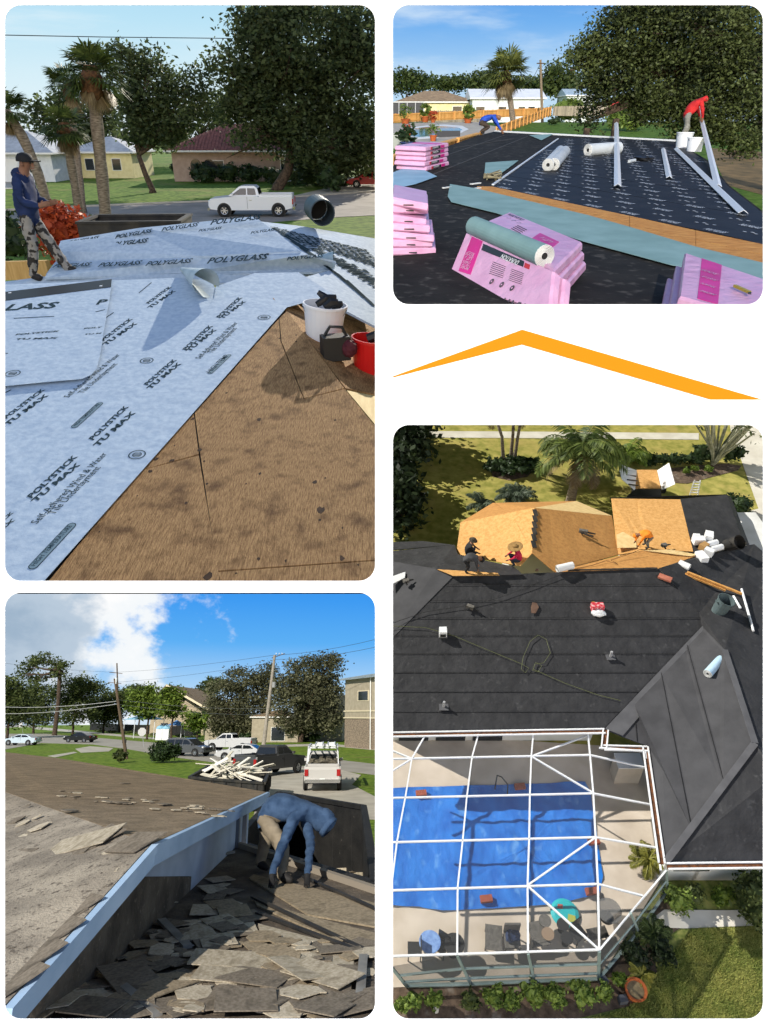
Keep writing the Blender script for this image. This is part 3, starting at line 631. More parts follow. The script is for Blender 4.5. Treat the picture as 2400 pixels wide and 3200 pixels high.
# the roof we stand on ------------------------------------------------
A = slope(-2.71-.14*3.9, .14); K = 1.55
ply = M('old_plywood', '7a5a39', 'bf9868', sc=3.0, rough=.85, bump=.5, bsc=9, stretch=(44,5.0,1), detail=15, ramp=(.3,.72), c3='523720', c3sc=5.5, c3r=(.5,.8), c3iso=True, spec=.2)
memb = M('membrane', 'a0b4c9', 'b4c5d5', sc=16, rough=.8, bump=.4, bsc=4, detail=12, spec=.15, bdist=.04); memb_b = M('membrane_back', '7d97a8', '93aab8', sc=3, rough=.5, bump=.2, bsc=6)  # memb: the blue cast of the shade is put into its base colour
ink = M('print_ink', '33444c', rough=.95, spec=.02); black_edge = M('black_edge', (.015,.015,.018), rough=.5); yel = M('yellow_wood', 'b08d52', 'c7a368', sc=3, rough=.8, stretch=(6,1,1))
roof = thing('house_roof', 'hip roof half covered with pale printed underlayment over old plywood', 'roof', (-1.2, 8, -2.5))
def APts(l, up=0): return [A.hit(p, up) for p in l]
sheet(APts([z2(-60,70),z2(1240,150),z2(1500,500),z2(1652,760),z2(1652,1348),z2(-60,1348)], -.035), .05).part('deck', dk, roof)  # dark sheet added below so the gaps between panels look dark
for poly in ([(200,1348),(600,860),(859,792),(952,1348)], [(602,857),(837,612),(859,786)], [(841,608),(1204,203),(1212,300),(1312,549),(1489,505),(1652,705),(1652,1240),(940,1290),(866,790)], [(942,1296),(1652,1246),(1652,1348),(958,1348)], [(1207,200),(1240,168),(1487,501),(1315,546),(1216,300)]):
    sheet(APts([z2(x, y) for x, y in poly], 0), .02).part('plywood_panel', ply, roof)
kn = M('wood_knot', '3f2817', '2a1a0e', sc=20, rough=.9); rgk = random.Random(2)
for k in range(46):
    x = rgk.uniform(420,1600); y = rgk.uniform(250,1320)
    if y < 1500-x*1.05 or x > 1240+(y-160)*.74: continue
    p = A.hit(z2(x, y), .0012); rr = rgk.choice((.008,.012,.012,.02,.03)); ex_ = Vector((1,0,0)); ey_ = A.n.cross(ex_)
    MB().prism([p+ex_*math.cos(a)*rr*rgk.uniform(.5,1.3)+ey_*math.sin(a)*rr*1.5*rgk.uniform(.5,1.3) for a in [j*.698 for j in range(9)]], -A.n*.001).part('knot', kn, roof)
B2 = Plane(A.hit(z2(1240,160)), A.hit(z2(1490,500)), A.hit(z2(1490,500))+Vector((1,.15,-.42)))
for poly in ([(1236,160),(1180,110),(1440,85),(1652,195),(1652,530),(1494,498)], [(1500,508),(1652,538),(1652,690)]):
    sheet([B2.hit(z2(x, y), -.01) for x, y in poly], .02).part('plywood_panel', ply if poly[0][0] < 1300 else M('pale_plywood', 'd8c490', 'c7b07c', sc=3, rough=.8, stretch=(6,1,1)), roof)  # the small triangular panel has a paler colour
def strip(poly, up, conv=z2, wav=0): return sheet(APts([conv(x, y) for x, y in poly], up), .004).part('membrane_sheet', memb, roof)
s2 = strip([(-40,60),(300,48),(770,28),(905,40),(938,80),(930,125),(900,180),(835,268),(440,652),(-40,1105)], .012)
s1 = strip([(-40,1100),(436,650),(830,262),(896,172),(926,118),(934,70),(1100,12),(1290,8),(1440,105),(1240,160),(192,1348),(-40,1348)], .024)
fl = strip([(-40,118),(487,50),(478,120),(456,250),(436,380),(422,435),(400,462),(360,480),(180,496),(-40,518)], .05)
sheet(APts([z2(-40,112),z2(487,48),z2(484,82),z2(-40,150)], .056), .004).part('membrane_edge', black_edge, fl)
for x, y in ((48,108),(440,78)): MB().lathe([(0,.004),(.018,.002),(.02,0)], A.hit(z2(x,y), .056), 10, axis=A.n).part('cap_nail', M('cap_white', (.7,.72,.75), rough=.4), fl)
# lettering: POLYSTICK / TU MAX stamps following the sheets
def stamp(par, up, l1, l2, t1='POLYSTICK', t2='TU MAX', b=.035):
    for tx, l in ((t1, l1), (t2, l2)):
        if l: lettering(tx, A.hit(z2(*l[0]), up), A.hit(z2(*l[1]), up), A.n, par, ink, bold=b, shear=.18, hscale=.62 if tx == t1 else .5)
U1, U2, U3 = .027, .015, .053
stamp(s1, U1, ((405,738),(562,590)), ((428,764),(594,614)))
stamp(s1, U1, ((140,990),(342,806)), ((160,1005),(358,838)))
stamp(s1, U1, ((640,500),(768,388)), ((655,515),(790,402)))
stamp(s1, U1, ((808,348),(924,240)), ((822,352),(942,256)))
stamp(s1, U1, ((952,208),(1050,118)), ((966,210),(1068,134)))
stamp(s1, U1, ((-30,1130),(66,1050)), ((-30,1160),(76,1080)), t1='YSTICK', t2='MAX')
stamp(s2, U2, ((645,142),(745,68)), ((654,160),(765,84)))
stamp(s2, U2, ((450,302),(578,206)), ((462,320),(600,224)))
stamp(s2, U2, ((30,640),(200,512)), ((38,668),(218,534)))
stamp(fl, U3, ((72,292),(262,276)), ((74,312),(256,306)))
stamp(fl, U3, ((366,265),(448,258)), ((370,290),(444,284)), t1='POLY', t2='TU M')
lettering('LASS', A.hit(z2(22,184), U3), A.hit(z2(250,172), U3), A.n, fl, ink, bold=.03, shear=.2); lettering('P', A.hit(z2(418,158), U3), A.hit(z2(468,154), U3), A.n, fl, ink, bold=.03, shear=.2)
def flatbar(par, up, a, b, w):
    MB().bar(A.hit(z2(*a), up), A.hit(z2(*b), up), w, .002, up=A.n).part('printed_line', ink, par)
flatbar(fl, U3, (66,218), (240,209), .012); flatbar(fl, U3, (22,372), (42,370), .012); flatbar(fl, U3, (418,190),(458,180), .012); flatbar(s2, U2, (602,95),(655,50), .012); flatbar(s2, U2, (455,205),(492,180), .012); flatbar(s2, U2, (22,528),(50,514), .012)
for par, up, a, b, tx in ((s1,U1,(165,1100),(468,795),'Self-Adhered Wind & Water'),(s1,U1,(238,1060),(440,855),'Tile Underlayment'),(s1,U1,(866,385),(1030,228),'Self-Adhered Wind & Water'),(s1,U1,(918,360),(1026,252),'Tile Underlayment'),(s2,U2,(298,548),(522,362),'Self-Adhered Wind & Water'),(s2,U2,(360,530),(510,402),'Tile Underlayment')):
    lettering(tx, A.hit(z2(*a), up), A.hit(z2(*b), up), A.n, par, ink, bold=.004)
def ring_print(par, up, c, e, w=.01):
    C = A.hit(z2(*c), up); r = (A.hit(z2(*e), up)-C).length; m = MB(); m.lathe([(r-w,0),(r,.0)], C, 28, axis=A.n); m.lathe([(r*.55-w*.6,0),(r*.55,.0)], C, 20, axis=A.n)
    for k in (-1, 0, 1): m.box(C+Vector((0,k*r*.3,0)), (r*.9,r*.1,.001), rot=Vector((0,0,1)).rotation_difference(A.n).to_matrix())
    m.part('printed_mark', ink, par)
for par, up, c, e in ((s1,U1,(595,800),(632,790)),(s2,U2,(635,388),(664,382)),(s1,U1,(1142,205),(1170,203)),(fl,U3,(62,458),(96,455))): ring_print(par, up, c, e)
def badge(par, up, a, b, hw, tx):
    a = A.hit(z2(*a), up); b = A.hit(z2(*b), up); d = (b-a).normalized(); s = A.n.cross(d); w = hw; pts = []
    for c, a0 in ((b, -90), (a, 90)):
        for k in range(9): an = R(a0+k*22.5); pts.append(c+d*math.cos(an)*w+s*math.sin(an)*w)
    m = MB(); inn = []; m2 = [p for p in pts]; cen = (a+b)/2
    n = len(pts); ins = [p+(a+d*max(0, min((b-a).length, (p-a).dot(d)))-p)*.2 for p in pts]
    m.add(pts+ins, [(i, (i+1) % n, n+(i+1) % n, n+i) for i in range(n)]); m.add([p+A.n*.0005 for p in ins], [tuple(range(n))], 1)
    m.part('printed_badge', [ink, M('badge_fill', '6f8794', rough=.6)], par)
    lettering(tx, a+A.n*.002-s*w*.3, b+A.n*.002-s*w*.3, A.n, par, ink, bold=.004)
badge(s1, U1, (150,1282), (312,1108), .035, 'HIGH TEMPERATURE'); badge(s1, U1, (910,445), (990,370), .028, 'HIGH TEMP'); badge(s2, U2, (325,672), (432,575), .032, 'HIGH TEMPERATURE')
# back part of the roof: three long sheets, ridge, right slope
def Z(p, z): return onZ(z1(*p), z*K)
bk = [[(245,1085,-1.12),(262,1040,-1.06),(600,985,-.95),(1100,935,-.86),(1300,1085,-1.06),(900,1105,-1.12),(240,1138,-1.22)],
      [(200,1182,-1.27),(238,1132,-1.20),(900,1108,-1.13),(1295,1082,-1.07),(1330,1100,-1.08),(1452,1128,-1.14),(1440,1160,-1.22),(1380,1175,-1.24),(760,1185,-1.28),(195,1200,-1.29)],
      [(-40,1222,-1.36),(60,1212,-1.33),(190,1194,-1.29),(760,1182,-1.29),(1380,1172,-1.25),(1300,1200,-1.30),(760,1235,-1.36),(480,1242,-1.38),(-40,1270,-1.42)]]
bs = []
for poly in bk: bs.append(sheet([Z((x, y), z) for x, y, z in poly], .03).part('membrane_sheet', memb, roof))
pr = Plane(Z((1098,935),-.862), Z((1652,1018),-1.12), A.hit(z2(1440,112), -.02))
rs = sheet([pr.hit(z1(x, y), -.07) for x, y in ((1098,935),(1300,958),(1652,1018),(1652,1400),(1440,1290),(1285,1186),(1452,1140),(1298,1083))], .03).part('membrane_sheet', memb, roof)
def pz(x, y, pts):          # plane of a back sheet from three of its corners
    return Plane(*[Z((a, b), c) for a, b, c in pts])
pb = [pz(0,0,[bk[0][2],bk[0][4],bk[0][6]]), pz(0,0,[bk[1][1],bk[1][3],bk[1][9]]), pz(0,0,[bk[2][2],bk[2][4],bk[2][0]])]
def back_text(tx, par, pl, a, b, bold=.03): e = -.06 if par is rs else .035; lettering(tx, pl.hit(z1(*a), e), pl.hit(z1(*b), e), pl.n, par, ink, bold=bold, shear=.3, hscale=1.6)
for a, b in (((230,1165),(390,1158)),((425,1162),(610,1152)),((630,1158),(830,1144)),((895,1148),(1160,1128)),((1240,1135),(1400,1120))): back_text('POLYGLASS', bs[1], pb[1], a, b)
for a, b in (((300,1062),(430,1040)),((500,1040),(660,1012)),((700,1008),(860,985)),((910,980),(1130,955)),((1085,1020),(1190,1005)),((860,1010),(960,998)),((470,1075),(640,1055))): back_text('POLYGLASS', bs[0], pb[0], a, b)
for k in range(12):
    a = (1170+k*36, 962+k*9); b = (1240+k*38, 1010+k*13); back_text('POLYGLASS', rs, pr, a, b) if b[0] < 1640 else None
for k in range(9):
    a = (1180+k*40, 968+k*28); b = (1300+k*40, 1030+k*34); MB().bar(pr.hit(z1(*a), -.06), pr.hit(z1(*b), -.06), .05, .004, up=pr.n).part('printed_line', ink, rs) if b[0] < 1640 else None
for k in range(7):
    a = (1290+k*45, 1030+k*22); b = (1400+k*45, 1090+k*28); back_text('TU MAX', rs, pr, a, b) if b[0] < 1630 else None
# loose curls of membrane
def curl(name, label, a, b, r0, r1, conv, th0, th1, par=None):
    def fn(u, v):
        p = a.lerp(b, u); r = (r0+(r1-r0)*u)*(1-.12*v); d = (b-a).normalized(); up = Vector((0,0,1)); up = (up-d*up.dot(d)).normalized(); s = d.cross(up); an = th0+(th1-th0)*v
        return p+up*(r0+(r1-r0)*u)+(s*math.cos(an)+up*math.sin(an))*r
    return MB().grid(fn, 10, 26)
a = A.hit(z2(800,18), .02); b = A.hit(z2(900,120), .03)
curl('membrane_curl', '', a+Vector((-.1,.25,0)), b, .03, .19, z2, R(-100), R(205)).part('curled_corner', M('membrane_curl', '9fb0b8', 'b6c4cb', sc=4, rough=.55, bump=.2, bsc=9), s1, smooth=True)
a = Z((1380,1165),-1.22); b = Z((1450,1160),-1.2)
curl('', '', Z((1200,1172),-1.26), Z((1448,1148),-1.2), .02, .11, z1, R(-120), R(150)).part('curled_edge', memb_b, bs[1], smooth=True)
# dark roll lying on the right slope
c = Z((1385,975), -.98); t = thing('pipe_roll', 'dark hollow roll lying on the right roof slope', 'roll', c); ax = Vector((.28,-.95,-.06)).normalized()
L = .55; m = MB(); m.lathe([(.2,-L/2),(.215,-L/2),(.215,L/2),(.2,L/2),(.195,L/2),(.195,-L/2)], c+Vector((-.02,.1,.24)), 26, axis=ax); m.part('tube', M('roll_dark', '3c4a52', '2b353b', sc=3, rough=.5), t, smooth=False)
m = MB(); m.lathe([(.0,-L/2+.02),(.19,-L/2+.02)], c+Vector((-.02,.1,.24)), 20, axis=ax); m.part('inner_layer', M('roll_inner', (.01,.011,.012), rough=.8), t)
# cord and drill
cp = [Z((1010,965),-.94),Z((860,1030),-1.02),Z((700,1085),-1.12),Z((540,1120),-1.2),Z((500,1140),-1.24),Z((520,1165),-1.27),Z((590,1160),-1.265),Z((610,1140),-1.24),Z((560,1118),-1.2)]
MB().tube([p+Vector((0,0,.05)) for p in cp], .012, 6).solo('extension_cable', black_edge, 'black power cord looping across the pale roof sheets', 'cord')
c = Z((585,1155),-1.265)+Vector((0,0,.04)); t = thing('cordless_drill', 'small black power tool lying on the pale roof sheets', 'drill', c)
MB().tube([c+Vector((-.12,0,.08)),c+Vector((.1,0,.1))], [.035,.04], 8).part('motor', black_edge, t); MB().tube([c+Vector((.04,0,.08)),c+Vector((.09,0,-.03))], .028, 8).part('handle', black_edge, t); MB().box(c+Vector((.1,0,-.02)), (.1,.07,.05)).part('battery', black_edge, t)
MB().bar(Z((-20,1170),-1.42), Z((215,1165),-1.36), .1, .3).solo('timber_beam', yel, 'yellow timber board at the left roof edge', 'board')
# buckets of tools
def bucket(label, c, r0, r1, h, mat, group=None, name='bucket', rot=None, hnd=True):
    t = thing(name, label, 'bucket', c, rot=rot); MB().lathe([(0,.01),(r0,.0),(r1,h),(r1+.012,h),(r1+.012,h-.03),(r1-.008,h),(r0-.008,.012)], n=26).part('shell', mat, t, rel=True, smooth=False)
    if hnd:
        hp = [Vector((r1*math.cos(a)*1.02, -.02-.55*r1*math.sin(a), h-.03-.3*h*math.sin(a))) for a in [math.pi*k/10 for k in range(11)]]
        MB().tube(hp, .006, 5).part('handle', M('wire', (.4,.4,.4), rough=.4, metal=.8), t, rel=True)
    return t
tl = M('tool_black', (.012,.012,.013), rough=.45); tilt = Matrix.Rotation(R(6), 3, 'Y')
c = B2.hit(z2(1395,285), 0); t = bucket('white plastic bucket filled with black tools', c+Vector((0,0,-.02)), .2, .25, .42, M('white_plastic', (.72,.74,.78), rough=.35), rot=tilt)
for a, b_, r in (((-.1,0,.4),(.12,.05,.5),.05),((.0,-.1,.4),(.15,-.08,.47),.06),((.05,.1,.38),(-.1,.12,.52),.045),((.1,0,.36),(.2,.02,.44),.05)): MB().tube([a, Vector(a).lerp(Vector(b_), .5)+Vector((0,0,.03)), b_], [r*.7,r,r*.6], 7).part('tool', tl, t, rel=True)
c = B2.hit(z2(1592,415), 0); t = bucket('red plastic bucket beside the white bucket of tools', c+Vector((0,0,-.05)), .17, .22, .4, M('red_plastic', (.62,.012,.012), rough=.3, spec=.5), rot=tilt)
MB().tube([(-.05,0,.38),(.08,.02,.44)], .06, 8).part('tool', tl, t, rel=True)
c = B2.hit(z2(1450,375), .0); t = thing('tool_bag', 'black tool bag with wine red pouch leaning on the buckets', 'tool bag', c)
MB().box(c+Vector((0,0,.13)), (.3,.2,.26), rz=.3).part('bag_body', tl, t); MB().blob(c+Vector((.16,-.06,.13)), (.09,.08,.1), 10, .1).part('pouch', M('wine_cloth', (.08,.012,.02), rough=.8), t); MB().tube([c+Vector((-.12,0,.25)),c+Vector((-.05,0,.36)),c+Vector((.08,0,.35)),c+Vector((.13,0,.25))], .018, 6).part('strap', tl, t)
# walking man
f0 = Z((170,1212),-1.335); hgt = 1.74; s = hgt/1.74; fx = Vector((1,0,0)); o = f0
def J(x, z, y=0): return o+Vector((x+z*.11, y, z))
navy = M('navy_cloth', (.006,.016,.06), (.012,.028,.1), sc=5, rough=.85, bump=.3, bsc=14); camo = M('camo_cloth', (.028,.026,.024), (.25,.24,.22), sc=9, rough=.9, ramp=(.48,.52), detail=2); skin = M('skin', (.22,.105,.06), rough=.6); boot = M('boot', (.018,.016,.015), rough=.7); capm = M('cap_black', (.008,.008,.01), rough=.8)
t, V = person('person', 'man in a navy hoodie, camouflage trousers and black cap walking on the roof', dict(pelvis=J(-.05,.92), spine=J(-.07,1.12), chest=J(-.08,1.32), neck=J(-.03,1.5), head=J(.02,1.6), top=J(.015,1.68), ls=J(-.07,1.4,-.19), le=J(.0,1.12,-.25), lw=J(.2,1.06,-.17), lh=J(.28,1.08,-.15), rs=J(-.07,1.4,.19), re=J(.0,1.13,.25), rw=J(.2,1.06,.17), rh=J(.28,1.08,.15), lp=J(-.04,.86,-.1), lk=J(.02,.5,-.1), la=J(-.04,.09,-.1), lt=J(.1,.045,-.1), rp=J(-.02,.86,.1), rk=J(.2,.5,.1), ra=J(.42,.15,.1), rt=J(.56,.12,.1)), dict(shirt=navy, pants=camo, skin=skin, hand=skin, head=skin, hair=capm, shoe=boot), rad=dict(chest=.19, spine=.175, pelvis=.165, lk=.085, rk=.085, la=.07, ra=.07, lt=.052, rt=.052, le=.062, re=.062, lw=.045, rw=.045))
face(t, V, (1,-.15,-.15), skin, tl); h = V['head']
MB().lathe([(.115,0),(.112,.05),(.085,.095),(.03,.115),(0,.117)], h+Vector((-.01,0,.025)), 18, axis=(.1,0,1)).part('cap', capm, t, smooth=True); MB().prism([h+Vector((.06,-.08,.035)),h+Vector((.2,-.05,.02)),h+Vector((.215,0,.02)),h+Vector((.2,.05,.02)),h+Vector((.06,.08,.035))], (0,0,.012)).part('cap_brim', capm, t)
MB().blob(V['neck']+Vector((-.07,0,-.03)), (.1,.13,.08), 12, .05).part('hood', navy, t, smooth=True)
# overhead wires
w = [atY(z1(-60,150), 60), atY(z1(450,160), 66), atY(z1(1000,166), 72)]; MB().tube(w, .03, 5).solo('overhead_wire', black_edge, 'thin overhead wire crossing the pale sky', 'wire')
# =================================================================== PLACE 2: shingle bundles on a roof beside a garden with a pool
use(P2)
def z3(x, y): return q(3, x, y)
RP = slope(-1.85, .0537); GP = slope(-4.7, .0537); FLZ = -4.7+.0537*93
def H(x, y, up=0): return RP.hit(z3(x, y), up)
def HG(x, y, up=0):
    p = GP.hit(z3(x, y), up)
    return p
sky2 = skymat('sky_blue', [(-6,'DCEBF5'),(1,'C6E2F6'),(3,'A9D2F5'),(6,'74B2F0'),(9,'4A93E4'),(40,'2A6CCB')], [(2.6,.44,.72,'D6EAFB',None,(1.2,6,.35),5.1,[]), (14,.62,.72,'F4F6F8',None,(1,1.6,0),8.3,[(0,1,-.045,-9,-1,.0)])])
sky_patch('sky', .02, 58, -6, 38, 430, sky2)
lawn = M('garden_grass', (.05,.11,.012), (.13,.21,.035), sc=2.5, detail=14, rough=.9, bump=.8, bsc=26, c3=(.16,.15,.05), c3sc=.3, c3r=(.6,.8), spec=.1)
struct('lawn', MB().add([(.15,15,GP.z(0,15)),(16,15,GP.z(0,15)),(80,93,FLZ),(.15,93,FLZ),(260,330,FLZ+1),(.15,330,FLZ+1)], [(0,1,2,3),(3,2,4,5)]), lawn)
dirt = M('bare_dirt', '8a6f45', '5f5030', sc=1.2, rough=.95, bump=.5)
struct('dirt', MB().prism([HG(1400,640,.01),HG(1700,660,.01),HG(1700,860,.01),HG(1480,800,.01)], (0,0,-.02)), dirt)
paver = M('pool_deck', 'b9b2a8', 'a39c92', sc=1.5, rough=.85, bump=.2)
struct('pool_deck', MB().prism([HG(20,533,.01),HG(400,528,.01),HG(520,555,.01),HG(420,600,.01),HG(20,640,.01)], (0,0,-.02)), paver)
pool = thing('swimming_pool', 'kidney shaped pool with pale water and white coping', 'pool', HG(210,570))
wp = [(105,572),(128,557),(190,550),(250,547),(315,551),(338,562),(300,578),(230,588),(150,594),(108,588)]; cc = Vector((210,570))
cp = [((x-cc.x)*1.22+cc.x, (y-cc.y)*1.35+cc.y) for x, y in wp]
MB().prism([HG(x, y, .03) for x, y in cp], (0,0,-.04)).part('coping', M('white_coping', (.72,.73,.74), rough=.6), pool)
MB().prism([HG(x, y, .045) for x, y in wp], (0,0,-.01)).part('water', M('pool_water', (.1,.24,.2), (.16,.32,.26), sc=.4, rough=.08, spec=.6, bump=.06, bsc=4), pool)

# houses, pole, background trees
cream2 = M('cream_wall', 'e6dba9', 'd8cc98', sc=1.5, rough=.9); brown_roof = M('brown_shingle', '9b8468', '7f6b55', sc=2, rough=.9, bump=.4, bsc=20); white_wall = M('white_wall', 'dfe3e2', 'cfd4d2', sc=2, rough=.85); white_roof = M('white_metal_roof', (.78,.79,.8), (.7,.71,.72), sc=1, rough=.45)
def hx(zx, zy, Y): return atY(z3(zx, zy), Y)
def hpx(name, label, x0, x1, ye, yr, Y, wm, rm, kind, W=9, wins=()):
    a = hx(x0, ye, Y); b = hx(x1, ye, Y); r = hx(x0, yr, Y+W/2); g = FLZ+(Y-93)/237
    return house(name, label, ((a.x+b.x)/2, Y+W/2, g), 0, b.x-a.x-.8, W, a.z-g, r.z-a.z, wm, rm, kind, over=.4, wins=wins)
hpx('cream_house', 'cream bungalow with a brown shingle roof beyond the wooden fence', 45, 400, 438, 393, 128, cream2, brown_roof, 'hip', wins=[(-2.2,1.7,.8,1,'f'),(3.5,1.7,1.4,1,'f'),(-5.0,1.4,1.5,1.9,'f')])
hpx('white_house', 'long white house with a white metal roof behind the palm', 372, 702, 422, 384, 124, white_wall, white_roof, 'gable', wins=[(-4.2,1.5,1.3,1.2,'f'),(-.8,1.5,1.2,1.2,'f'),(2.2,1.5,1,1.2,'f'),(3.7,1.5,1,1.2,'f'),(5.0,1.5,.6,1.0,'f')])
hpx('blue_roof_house', 'distant low house with a pale blue roof beside the oak', 785, 925, 410, 384, 170, white_wall, M('blue_roof', 'aebfcc', '9db0be', sc=1, rough=.5), 'gable', wins=[(0,1.5,1.6,1.2,'f')])
fc = hx(150,445,116); g0 = FLZ
ln = thing('screen_porch', 'grey screened porch on the left of the cream bungalow', 'porch', (hx(100,470,122).x, 122, FLZ)); dkm = M('porch_dark', (.06,.06,.065), rough=.7); lgt = M('porch_frame', (.5,.5,.5), rough=.6)
MB().box((0,.8,1.4), (5,1.6,2.7)).part('porch_room', dkm, ln, rel=True)
for k in range(5): MB().box((-2.5+k*1.25,-.05,1.4), (.1,.1,2.8)).part('post', lgt, ln, rel=True)
MB().box((0,-.05,2.78), (5.2,.12,.12)).part('beam', lgt, ln, rel=True)
def t2(name, label, zx, Y, lst, mat, k2=bark, **k):
    b = hx(zx, 460, Y); b.z = FLZ if Y > 93 else GP.z(0, Y)
    return tree(name, label, b, blobs_px(b, Y, lst, z3), mat, k2, **k)
tl2 = leafmat('tree_line_leaf', (.02,.04,.01), (.09,.12,.03))
for i, (zx, Y, lst, lab) in enumerate([(90,190,[(60,340,60,30),(130,345,50,28),(90,370,90,25)],'leftmost round tree behind the cream bungalow'),(260,210,[(210,360,70,20),(290,365,60,18),(340,360,50,20)],'low tree behind the ridge of the cream bungalow'),(430,200,[(410,345,50,28),(470,340,45,30),(430,372,70,20)],'tree just left of the garden palm crown'),(650,210,[(620,365,60,18),(680,370,50,14)],'low trees between palm and utility pole'),(750,180,[(740,315,45,30),(770,350,55,35),(720,345,35,35),(800,330,25,20),(760,385,60,30)],'tall tree between the utility pole and the big oak'),(880,200,[(850,365,50,20),(920,370,60,25),(980,380,60,30)],'low trees behind the blue roofed house')]):
    t2('background_tree', lab, zx, Y, lst, tl2, ncl=90, nlf=2600, leaf=.7, spread=.9, tr=.3, group='trees behind the houses', cut='R')
b = hx(790,440,112); b.z = FLZ; bush('garden_bush', 'bright green round bush behind the grey fence', b, (3.2,2,2.0), lime_leaf, n=1200, leaf=.35)
b = hx(1060,515,78); b.z = GP.z(0,78); bush('weed_patch', 'tall bright weeds against the grey fence', b, (2.6,1.2,1.3), lime_leaf, n=1800, leaf=.25)
b = hx(735,505,88); b.z = GP.z(0,88); bush('weed_patch', 'small leafy weed at the fence corner', b, (.9,.6,.5), hedge_leaf, n=400, leaf=.2)
MB().box((*hx(1030,437,112)[:2], FLZ+2.0), (4.2,2,1.6)).solo('red_shed', M('red_paint2', (.4,.02,.02), rough=.5), 'small red shed top showing over the grey fence', 'shed')
pb_ = hx(690,470,106); pt = hx(676,258,106); pole = thing('utility_pole', 'bare timber utility pole beside the white house', 'pole', (pb_.x, 106, FLZ)); MB().tube([(pb_.x,106,FLZ),pt], [.2,.14], 10).part('pole', M('pole_wood', '8d7d68', '6b5d4c', sc=4, rough=.9, stretch=(4,4,.5)), pole); MB().box(pt-Vector((0,.1,.4)), (.9,.1,.12)).part('crossarm', bark, pole); MB().tube([pt-Vector((0,0,.5)),hx(640,345,110),hx(560,400,118)], .03, 5).part('service_wire', black_edge, pole)
pbz = hx(563,512,86); pbz.z = GP.z(0,86)
fan_palm('cabbage_palm', 'lone cabbage palm with a round crown by the pool', pbz, hx(527,325,86), leafmat('palm_leaf2', (.05,.07,.015), (.2,.22,.06)), palm_dead, palm_bark, nf=60, fl=2.9, tr=.3, seed=21)

# fences: every board a part
wood = [M('cedar_%d' % i, c, d, sc=3, rough=.8, bump=.2, stretch=(3,3,.6)) for i, (c, d) in enumerate((('d9a25c','c98f4a'),('e2ad68','cf9850'),('cd964f','b98342')))]
greyw = [M('grey_board_%d' % i, c, d, sc=3, rough=.9, bump=.3, stretch=(3,3,.6)) for i, (c, d) in enumerate((('9c917f','857b6b'),('a89c89','8f8472'),('8d8373','776e60')))]
def fence(name, label, a, b, h, mats, bw, gap=.01, h2=None, rails=True, posts=True, group=None):
    a = Vector(a); b = Vector(b); t = thing(name, label, 'fence', a, group=group); d = b-a; L = math.hypot(d.x, d.y); n = int(L/bw); an = math.atan2(d.y, d.x); h2 = h2 or h; rg = random.Random(n)
    me = [MB().add([(-(bw-gap)/2,-.01,0),((bw-gap)/2,-.01,0),((bw-gap)/2,.01,0),(-(bw-gap)/2,.01,0),(-(bw-gap)/2,-.01,.94),((bw-gap)/2,-.01,.94),((bw-gap)/2,.01,.94),(-(bw-gap)/2,.01,.94),(-(bw-gap)*.22,-.01,1),((bw-gap)*.22,-.01,1),((bw-gap)*.22,.01,1),(-(bw-gap)*.22,.01,1)], [(0,1,5,9,8,4),(3,7,11,10,6,2),(1,2,6,5),(0,4,7,3),(5,6,10,9),(4,8,11,7),(8,9,10,11)]).mesh('board', m) for m in mats]
    for i in range(n):
        u = (i+.5)/n; hh = (h+(h2-h)*u)*rg.uniform(.98,1.02); p = d*u
        inst(rg.choice(me), 'board', t, Matrix.Translation(p) @ Matrix.Rotation(an, 4, 'Z') @ Matrix.Diagonal((1,1,hh,1)))
    sd = Vector((-d.y, d.x, 0)).normalized(); sd = sd if sd.y < 0 else -sd
    if rails:
        for f in (.2, .85): MB().bar(sd*.04+Vector((0,0,h*f)), d+sd*.04+Vector((0,0,h2*f)), .05, .09).part('rail', mats[0], t, rel=True)
    if posts:
        k = max(2, int(L/2.6))
        for i in range(k+1): MB().box(d*(i/k)+sd*.08+Vector((0,0,(h+(h2-h)*i/k)*.52)), (.1,.1,(h+(h2-h)*i/k)*1.04)).part('post', mats[0], t, rel=True)
    return t
def fh(zx, zb, zt, pl=None):
    p = HG(zx, zb); return p, atY(z3(zx, zt), p.y).z-p.z
a, h1 = fh(25,531,492); b, h2 = fh(708,497,464); fence('board_fence', 'long new cedar board fence behind the pool', a, b, h1, wood, .24, h2=h2)
a, h1 = fh(480,588,546); b, h2 = fh(716,500,462); fence('board_fence', 'cedar board fence running back between pool and lawn', a, b, h1, wood, .26, h2=h2)
a, h1 = fh(728,500,458); b, h2 = fh(1180,505,455); fence('board_fence', 'weathered grey board fence at the back of the lawn', a, b, h1, greyw, .22, h2=h2, rails=False, posts=False)
a = atY(z3(20,682), 20); b = atY(z3(410,578), 29); fence('board_fence', 'cedar board fence close along the left roof edge', a-Vector((0,0,1.9)), b-Vector((0,0,1.9)), 1.9, wood, .14)
MB().bar(a+Vector((0,0,.02)), b+Vector((0,0,.02)), .2, .04).solo('fence_cap', wood[1], 'flat cedar cap board along the fence beside the roof edge', 'board')
a = hx(190,470,108); b = hx(420,455,112); a.z = b.z = FLZ; fence('board_fence', 'old grey fence panel in front of the cream bungalow', a, b, 1.5, greyw, .3, rails=False, posts=False)
for x, y0, y1, Y, lab in ((1003,600,513,33,'dark timber post behind the roof edge'),(877,590,553,33,'short dark timber stump behind the roof edge')):
    p = hx(x, y1, Y); g = GP.z(0, Y); MB().box((p.x, Y, (p.z+g)/2), (.22,.2,p.z-g)).solo('timber_post', bark, lab, 'post')
